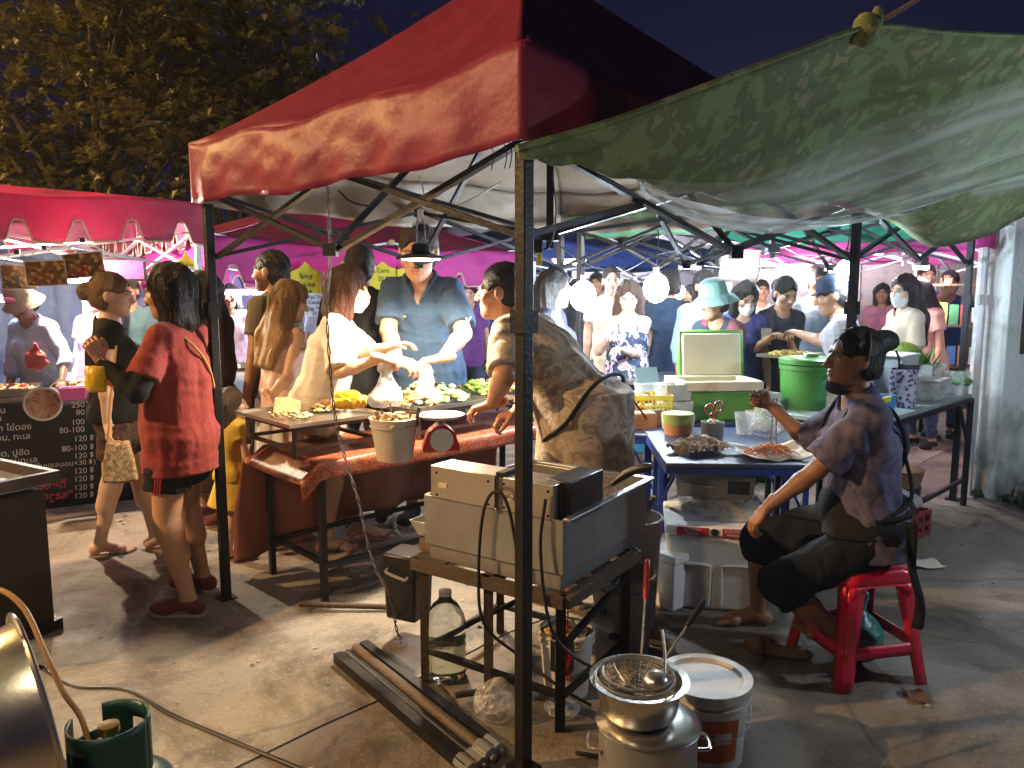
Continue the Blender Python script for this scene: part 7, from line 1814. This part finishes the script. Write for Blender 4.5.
# cook in the tie-dye shirt
TIE = patterned('tie_dye_brown',[(.25,(.14,.12,.10)),(.42,(.24,.19,.14)),(.55,(.46,.38,.30)),(.62,(.20,.16,.12)),(.75,(.40,.33,.26))],9,warp=1.2,bump=.3,bscale=14)
vx = (.30,3.70)
K = person('cook in a brown tie-dye shirt stooping over the food table', vx, 62, 1.84, 'm', 1.26, (.42,.22,.14), hair=('short',(.03,.022,.018)), lean=43, head=(18,2,0), pelxy=(0,-.08),
    top=dict(m=TIE, hem=-.08, loose=.0, sleeve=.93, flare=.012, e=.026, wr=.008, wf=38, drape=.24), bottom=dict(m=cloth('dark_trousers',(.02,.022,.03)), len=.95, e=.02), shoes=('sneaker', blackc, rubber),
    lh=dict(p=W(492,404,3.62), d=(-.9,.1,-.25), n=(0,0,-1), curl=.6, pole=(-.2,-.5,-1)), rh=dict(p=W(514,424,3.50), d=(-.85,-.05,-.3), n=(0,.1,-1), curl=.7, pole=(.5,.1,-1)))
c_ = K.tq
MB().tube(spline([c_(-.27,.0,-.02),c_(-.20,.17,.0),c_(0,.21,.02),c_(.20,.17,.0),c_(.27,0,-.02),c_(.20,-.155,.03),c_(0,-.195,.05),c_(-.20,-.155,.03),c_(-.27,.0,-.02)],6), .010, 6).build('apron_belt', blackc, K.root)
MB().tube([c_(-.01,-.155,.04)+K.T @ np.array((0,0,-.0)), c_(.02,-.19,-.10), c_(.0,-.19,-.20)], .006, 5).build('apron_string', mat('string_red',(.5,.05,.06),.7), K.root)
mb = MB(); w_ = K.arm[1][1]; e_ = K.arm[1][0]; d = (w_-e_)/np.linalg.norm(w_-e_); F_ = frame_z(d); mb.tube([w_-d*.03+F_ @ np.array((.033*math.cos(a),.030*math.sin(a),0)) for a in np.linspace(0,6.28,17)[:-1]], .007, 6, closed=True); mb.build('bracelet', BLACKP, K.root)
# seated woman on the stool
TIE2 = patterned('tie_dye_blue',[(.28,(.020,.024,.070)),(.42,(.045,.048,.12)),(.52,(.11,.095,.15)),(.60,(.045,.05,.13)),(.74,(.26,.22,.24))],6,warp=1.0,bump=.3,bscale=14)
sx0, sy0 = scn[0]+.0, scn[1]+.02
kneeL = None
K = person('seated cook in a blue tie-dye shirt eating noodles on the red stool', (sx0, sy0), 82, 1.70, 'f', 1.06, (.30,.15,.085), hair=('bun',(.010,.008,.008),.022), pel=.595, pelxy=(0,-.03), lean=7, headscale=1.0, head=(10,-2,0),
    top=dict(m=TIE2, hem=-.10, loose=.02, sleeve=.85, flare=.03, e=.018, wr=.008, wf=40), bottom=dict(m=cloth('black_capri',(.012,.014,.02)), len=.62, e=.022, flare=.015, wr=.01),
    rf=dict(p=W(757,628,3.38)[:2]+(0.0,), yaw=86, pole=(-1,.1,.6)), lf=dict(p=(1.325,3.00,.055), yaw=70, pitch=-32, pole=(-1,-.15,.5)),
    rh=dict(p=W(770,405,3.45), d=(-.75,.1,.35), n=(.2,-.9,-.3), curl=.95, thumb=.7, pole=(.2,.3,-1)), lh=dict(p=W(750,522,3.00), d=(-.55,.05,-.75), n=(.5,.1,-.6), curl=.45, pole=(.6,-.7,-.2)))
SK = K
c_ = K.tq
apronm = cloth('black_apron',(.014,.014,.016))
# apron over the lap and bib, straps crossing the back
f = Field(K.lo, K.hi, .009)
for k in (1,-1): K.thigh(f, k, .034, .9, True)
f.ell(c_(0,.06,.06), np.array((.15,.125,.16))*K.s, K.T, .05); f.wrinkle(.008,20,4); f.clip(c_(0,-.02,0), -K.T[:,1]); f.clip(K.pp+np.array((0,0,-.005)), np.array((0,0,-1.)))
K.child('apron', f, apronm)
mb = MB()
for k in (-1,1):
    mb = MB().tube(spline([c_(.10*k,.14,.26), c_(.105*k,.12,.40), c_(.10*k,.02,.535), c_(.10*k,-.10,.48), c_(.02*k,-.162,.30), c_(-.12*k,-.14,.14), c_(-.185*k,-.02,.08)],6), .008, 6); mb.build('strap', apronm, K.root)
MB().tube(spline([c_(-.19,.02,.07), c_(-.15,-.125,.08), c_(0,-.16,.10), c_(.15,-.125,.08), c_(.19,.02,.07)],6), .012, 6).build('waist_tie', apronm, K.root)
rows = [[c_(-.20,-.10+.018*x+.012*math.sin(z*7),.07-.42*z)+np.array((.008*math.sin(z*9),-.01+.01*math.sin(x*2+z*6),0)) for x in np.linspace(-1,1,5)] for z in np.linspace(0,1,22)]; MB().sheet(rows).build('apron_tail', apronm, K.root, solid=.004, angle=180)
# face mask pulled under the chin
f = Field(K.hc-.16, K.hc+.16, .005); head_prims(f, K.hq, K.HR, K.hs, 'f', .007, False); f.ell(K.hq(0,.05,-.115), np.array((.045,.05,.03))*K.hs, K.HR, .03); f.clip(K.hq(0,.1,-.090), K.HR[:,2]-K.HR[:,1]*.35); f.clip(K.hq(0,.02,-.1), -K.HR[:,1]); mk = K.child('face_mask', f, maskk)
MB().tube(spline([K.hq(-.055,.03,-.085), K.hq(-.078,.0,-.04), K.hq(-.083,-.02,.01)],5), .002, 5).build('ear_loop', maskk, mk)
MB().tube([K.hq(.087*math.cos(a),-.012-.02*math.sin(a),.01+.118*math.sin(a)) for a in np.linspace(-.1,3.24,24)], .006, 6).build('hair_band', mat('band_brown',(.06,.03,.02),.5), K.root)
w_ = np.array(W(771,403,3.43))
for k,(dx,lb) in enumerate(((0,'chopstick'),)):
    pass
T = thing('chopsticks', 'pair of wooden chopsticks lifting orange noodles', 'chopsticks', W(775,420,3.42)); 
for q in (0,.012): MB().cyl(np.array(W(774+q*200,398,3.40)), np.array(W(770+q*500,444,3.55)), .0032).build('chopstick', mat('pale_wood',(.5,.34,.18),.6), T, world=True)
# ---------------------------------------------------------------- people farther back
floral = patterned('floral_top',[(.35,(.02,.03,.07)),(.5,(.03,.04,.09)),(.54,(.55,.50,.55)),(.65,(.45,.25,.35))],16,warp=1.0); navyc = cloth('navy_tee',(.02,.035,.07)); skyc = cloth('sky_shirt',(.30,.44,.60)); greyc = cloth('grey_tee',(.30,.27,.29))
jeans = cloth('jeans',(.04,.06,.12)); 
def bystander(label, px, Y, H, sex, yaw, skin, hair, topm, lean=0, head=(0,0,0), hands=None, q=1.35, mask=None, botm=jeans, g=1.05, sleeve=.55, neck='crew', hem=-.14, beard=0, **kw):
    x = (px-512)/FPX*Y
    d = hands or {}
    return person(label, (x, Y), yaw, H, sex, g, skin, hair=hair, lean=lean, head=head, mask=mask, top=dict(m=topm, sleeve=sleeve, neck=neck, hem=hem, loose=.015), bottom=dict(m=botm, len=.95), shoes=('sneaker', blackc, rubber), q=q, beard=beard, **d, **kw)
person('woman in a floral strappy top between two white bulbs', ((628-512)/FPX*6.0,6.0), 170, 1.62, 'f', 1.05, FAIR, hair=('long',(.09,.05,.03)), head=(0,16,0), top=dict(m=floral, neck='tank', sleeve=0, hem=-.1), bottom=dict(m=mat('teal_skirt',(.02,.13,.20),.8), kind='skirt', len=.6, flare=.04), shoes=('flipflop', pinkr, pinkr), q=1.2, lh=dict(p=W(622,350,5.7),curl=.5), rh=dict(p=W(607,340,5.72),curl=.5))
bystander('man in a plain navy T-shirt right of the floral top', 668, 6.5, 1.72, 'm', 20, TAN, ('short',DK), navyc, head=(20,0,0))
bystander('person with dark hair just behind the tie-dye cook', 552, 5.2, 1.68, 'f', 250, TAN, ('bob',DK), cloth('dark_blouse',(.03,.03,.05)), head=(0,5,0))
bystander('balding man in a white shirt further down the lane', 611, 7.2, 1.76, 'm', 175, FAIR, ('short',(.04,.03,.025),.02), whitec)
bystander('man in a pale blue shirt half hidden by the tent pole', 703, 6.2, 1.70, 'm', 200, TAN, ('short',DK), skyc, sleeve=1.5)
K = bystander('vendor in a floppy grey green hat seen from behind', 724, 5.5, 1.60, 'f', 140, BROWN, ('short',DK), patterned('plaid_dark',[(.4,(.02,.02,.025)),(.55,(.28,.05,.05)),(.7,(.03,.03,.04))],9,'cells'), lean=14, head=(-25,12,0), hands=dict(lh=dict(p=W(708,372,5.2),curl=.5)))
def bucket_hat(K, m, wide=1.0):
    q = K.HR; f = MB(); pr = [(.165*wide,-.035),(.13*wide,.005),(.098,.022),(.096,.07),(.085,.115),(.05,.135),(0,.138)]
    f.lathe([(r*K.hs,z*K.hs) for r,z in pr], 28, K.hq(0,-.01,.03), q, jit=.02); f.build('bucket_hat', m, K.root, solid=.004)
bucket_hat(K, cloth('hat_green',(.10,.17,.15)), 1.02)
bystander('woman with loose dark hair bending by the cloth banner', 742, 6.1, 1.62, 'f', 165, TAN, ('bob',DK), cloth('indigo_top',(.05,.05,.16)), lean=10, head=(20,20,0), mask=(maskw,.0))
K = bystander('woman in a dark apron top cutting food beside the warm tube', 777, 6.1, 1.66, 'f', 180, TAN, ('bunlow',DK), cloth('charcoal_top',(.05,.045,.055)), lean=8, head=(10,22,0), hands=dict(lh=dict(p=W(790,340,5.85),curl=.6), rh=dict(p=W(770,338,5.8),curl=.6)))
bystander('tall man in a blue grey shirt under the warm tube lamp', 815, 6.6, 1.76, 'm', 170, BROWN, ('short',DK), cloth('bluegrey_shirt',(.16,.20,.27)), head=(0,12,0))
K = bystander('cap wearing vendor reaching across the lane counter', 862, 5.05, 1.66, 'm', 70, BROWN, ('short',DK), greyc, lean=16, head=(6,14,0), hands=dict(lh=dict(p=W(800,334,5.4),curl=.4,n=(0,0,-1))), sleeve=.75, g=1.12)
f = MB(); f.lathe([(.098*K.hs,0),(.100*K.hs,.03),(.092*K.hs,.07),(.06*K.hs,.10),(0,.108*K.hs)], 24, K.hq(0,-.008,.035), K.HR); 
rows = [[K.hq(x*.08,.08+.075*v*math.sqrt(max(0,1-x*x*.8)),.040-.012*v) for x in np.linspace(-1,1,9)] for v in np.linspace(0,1,4)]; f.sheet(rows); f.build('cap', cloth('cap_dark',(.02,.025,.05)), K.root)
bystander('masked woman with long black hair in a cream orange striped shirt', 903, 6.0, 1.66, 'f', 95, FAIR, ('long',DK), patterned('cream_orange',[(.4,(.60,.50,.40)),(.62,(.55,.45,.36)),(.68,(.60,.20,.03))],1.6), head=(18,4,0), mask=(maskw,), sleeve=.8)
bystander('woman bending with a phone deep in the right lane', 928, 7.4, 1.66, 'f', 120, TAN, ('wavy',DK), cloth('peach_top',(.5,.3,.24)), lean=14, head=(0,14,0))
bystander('tall man at the far right of the lane', 922, 8.2, 1.82, 'm', 170, BROWN, ('short',DK), cloth('dim_shirt',(.06,.06,.10)))
bystander('man in blue raising a hand to his face at far right', 946, 7.9, 1.74, 'm', 150, TAN, ('short',DK), cloth('royal_tee',(.03,.06,.25)), hands=dict(lh=dict(p=W(948,288,7.7),d=(0,0,1),curl=.6)))
bystander('woman in dark clothes passing under the blue tent', 540, 8.4, 1.62, 'f', 190, TAN, ('long',DK), blackc, q=1.6)
bystander('man in a grey shirt under the blue tent', 596, 8.8, 1.74, 'm', 160, BROWN, ('short',DK), cloth('dim_grey',(.12,.12,.14)), q=1.6)
bystander('vendor in red behind the magenta tent counter', 200, 7.4, 1.62, 'f', 175, BROWN, ('bob',DK), cloth('crimson_top',(.28,.03,.05)), q=1.5)
bystander('vendor with a pale top behind the slim left pole', 232, 7.6, 1.60, 'f', 190, BROWN, ('long',DK), cloth('lilac_top',(.40,.34,.46)), q=1.5)
bystander('vendor in a light blue shirt by the striped counter', 330, 7.3, 1.62, 'm', 180, BROWN, ('short',DK), skyc, q=1.5)
bystander('woman in purple behind the dark counter', 470, 8.3, 1.62, 'f', 175, TAN, ('bunlow',DK), cloth('purple_top',(.12,.04,.18)), q=1.6)
for px, Y, H, sx_, yw, hs_, cm, lb in ((520,9.4,1.66,'m',150,'short',(.3,.28,.26),'man in a pale shirt standing far down the lane'),(640,9.6,1.62,'f',200,'bob',(.35,.08,.10),'woman in dull red far behind the bulbs'),(575,9.9,1.7,'m',20,'short',(.05,.05,.06),'man walking away in black far behind the cook'),(690,9.2,1.6,'f',120,'long',(.4,.35,.1),'woman in mustard yellow beyond the tent pole'),(760,9.0,1.66,'f',170,'bunlow',(.45,.42,.42),'woman in white far behind the cloth banner'),(838,8.6,1.72,'m',200,'short',(.10,.12,.16),'man in slate grey behind the cap vendor'),(880,9.4,1.62,'f',150,'bob',(.35,.15,.25),'woman in rose pink behind the masked woman'),(268,8.2,1.66,'m',185,'short',(.28,.22,.18),'man in tan far behind the bearded man'),(440,9.0,1.6,'f',170,'bob',(.4,.4,.42),'pale dressed woman deep behind the polo shirt'),(158,8.0,1.64,'f',170,'long',(.2,.05,.2),'woman in plum beyond the stall sign')):
    bystander(lb, px, Y, H, sx_, yw, TAN if px % 2 else BROWN, (hs_,DK), cloth('far_cloth_%d' % px, cm), q=1.9)
# noodle vendors (left)
K = bystander('noodle vendor in an olive bucket hat and pale blue shirt', 44, 5.75, 1.60, 'f', 172, DARK, ('short',DK), cloth('pale_blue_top',(.26,.38,.60)), lean=14, head=(0,30,0), q=1.2, sleeve=1.4, hands=dict(lh=dict(p=W(62,380,5.4),curl=.6)))
bucket_hat(K, cloth('hat_olive',(.15,.15,.125)), .86)
mb = MB(); Rr = K.HR; c0 = K.hq(0,.092,.085); mb.sphere(c0, (.055,.010,.022), 14, R=Rr); mb.build('patch', mat('patch_pink',(.60,.22,.50),.6), K.root)
person('vendor leaning in from the left edge with an outstretched arm', (-4.15,5.0), -75, 1.62, 'f', 1.0, DARK, hair=('bob',DK), lean=12, top=dict(m=blackc), bottom=dict(m=jeans,len=.95), shoes=('sneaker', blackc, rubber), q=1.2, rh=dict(p=W(48,381,4.95), d=(.9,.1,-.15), n=(0,0,-1), curl=.6, pole=(0,0,-1)))
bystander('white haired vendor behind the bun woman', 98, 6.4, 1.60, 'f', 180, FAIR, ('bob',(.35,.33,.30)), cloth('mauve_top',(.3,.2,.3)), q=1.5)
bystander('vendor in grey behind the noodle counter poles', 132, 6.9, 1.66, 'm', 185, BROWN, ('short',DK), cloth('dim_teal',(.06,.12,.14)), q=1.5)

# ---------------------------------------------------------------- smoky air between the stalls
hz = bpy.data.materials.new('haze'); hz.use_nodes = True; nt = hz.node_tree; nt.nodes.remove(nt.nodes['Principled BSDF'])
pv = nt.nodes.new('ShaderNodeVolumePrincipled'); pv.inputs['Color'].default_value = (.80,.86,1.0,1); pv.inputs['Density'].default_value = HAZE; pv.inputs['Anisotropy'].default_value = .5
nt.links.new(pv.outputs['Volume'], nt.nodes['Material Output'].inputs['Volume'])
if HAZE: tag(MB().box((0,17,4.5),(94,90,11)).build('haze', hz), 'thin bluish smoke hanging in the market air', kind='stuff'); cy.volume_bounces = 0
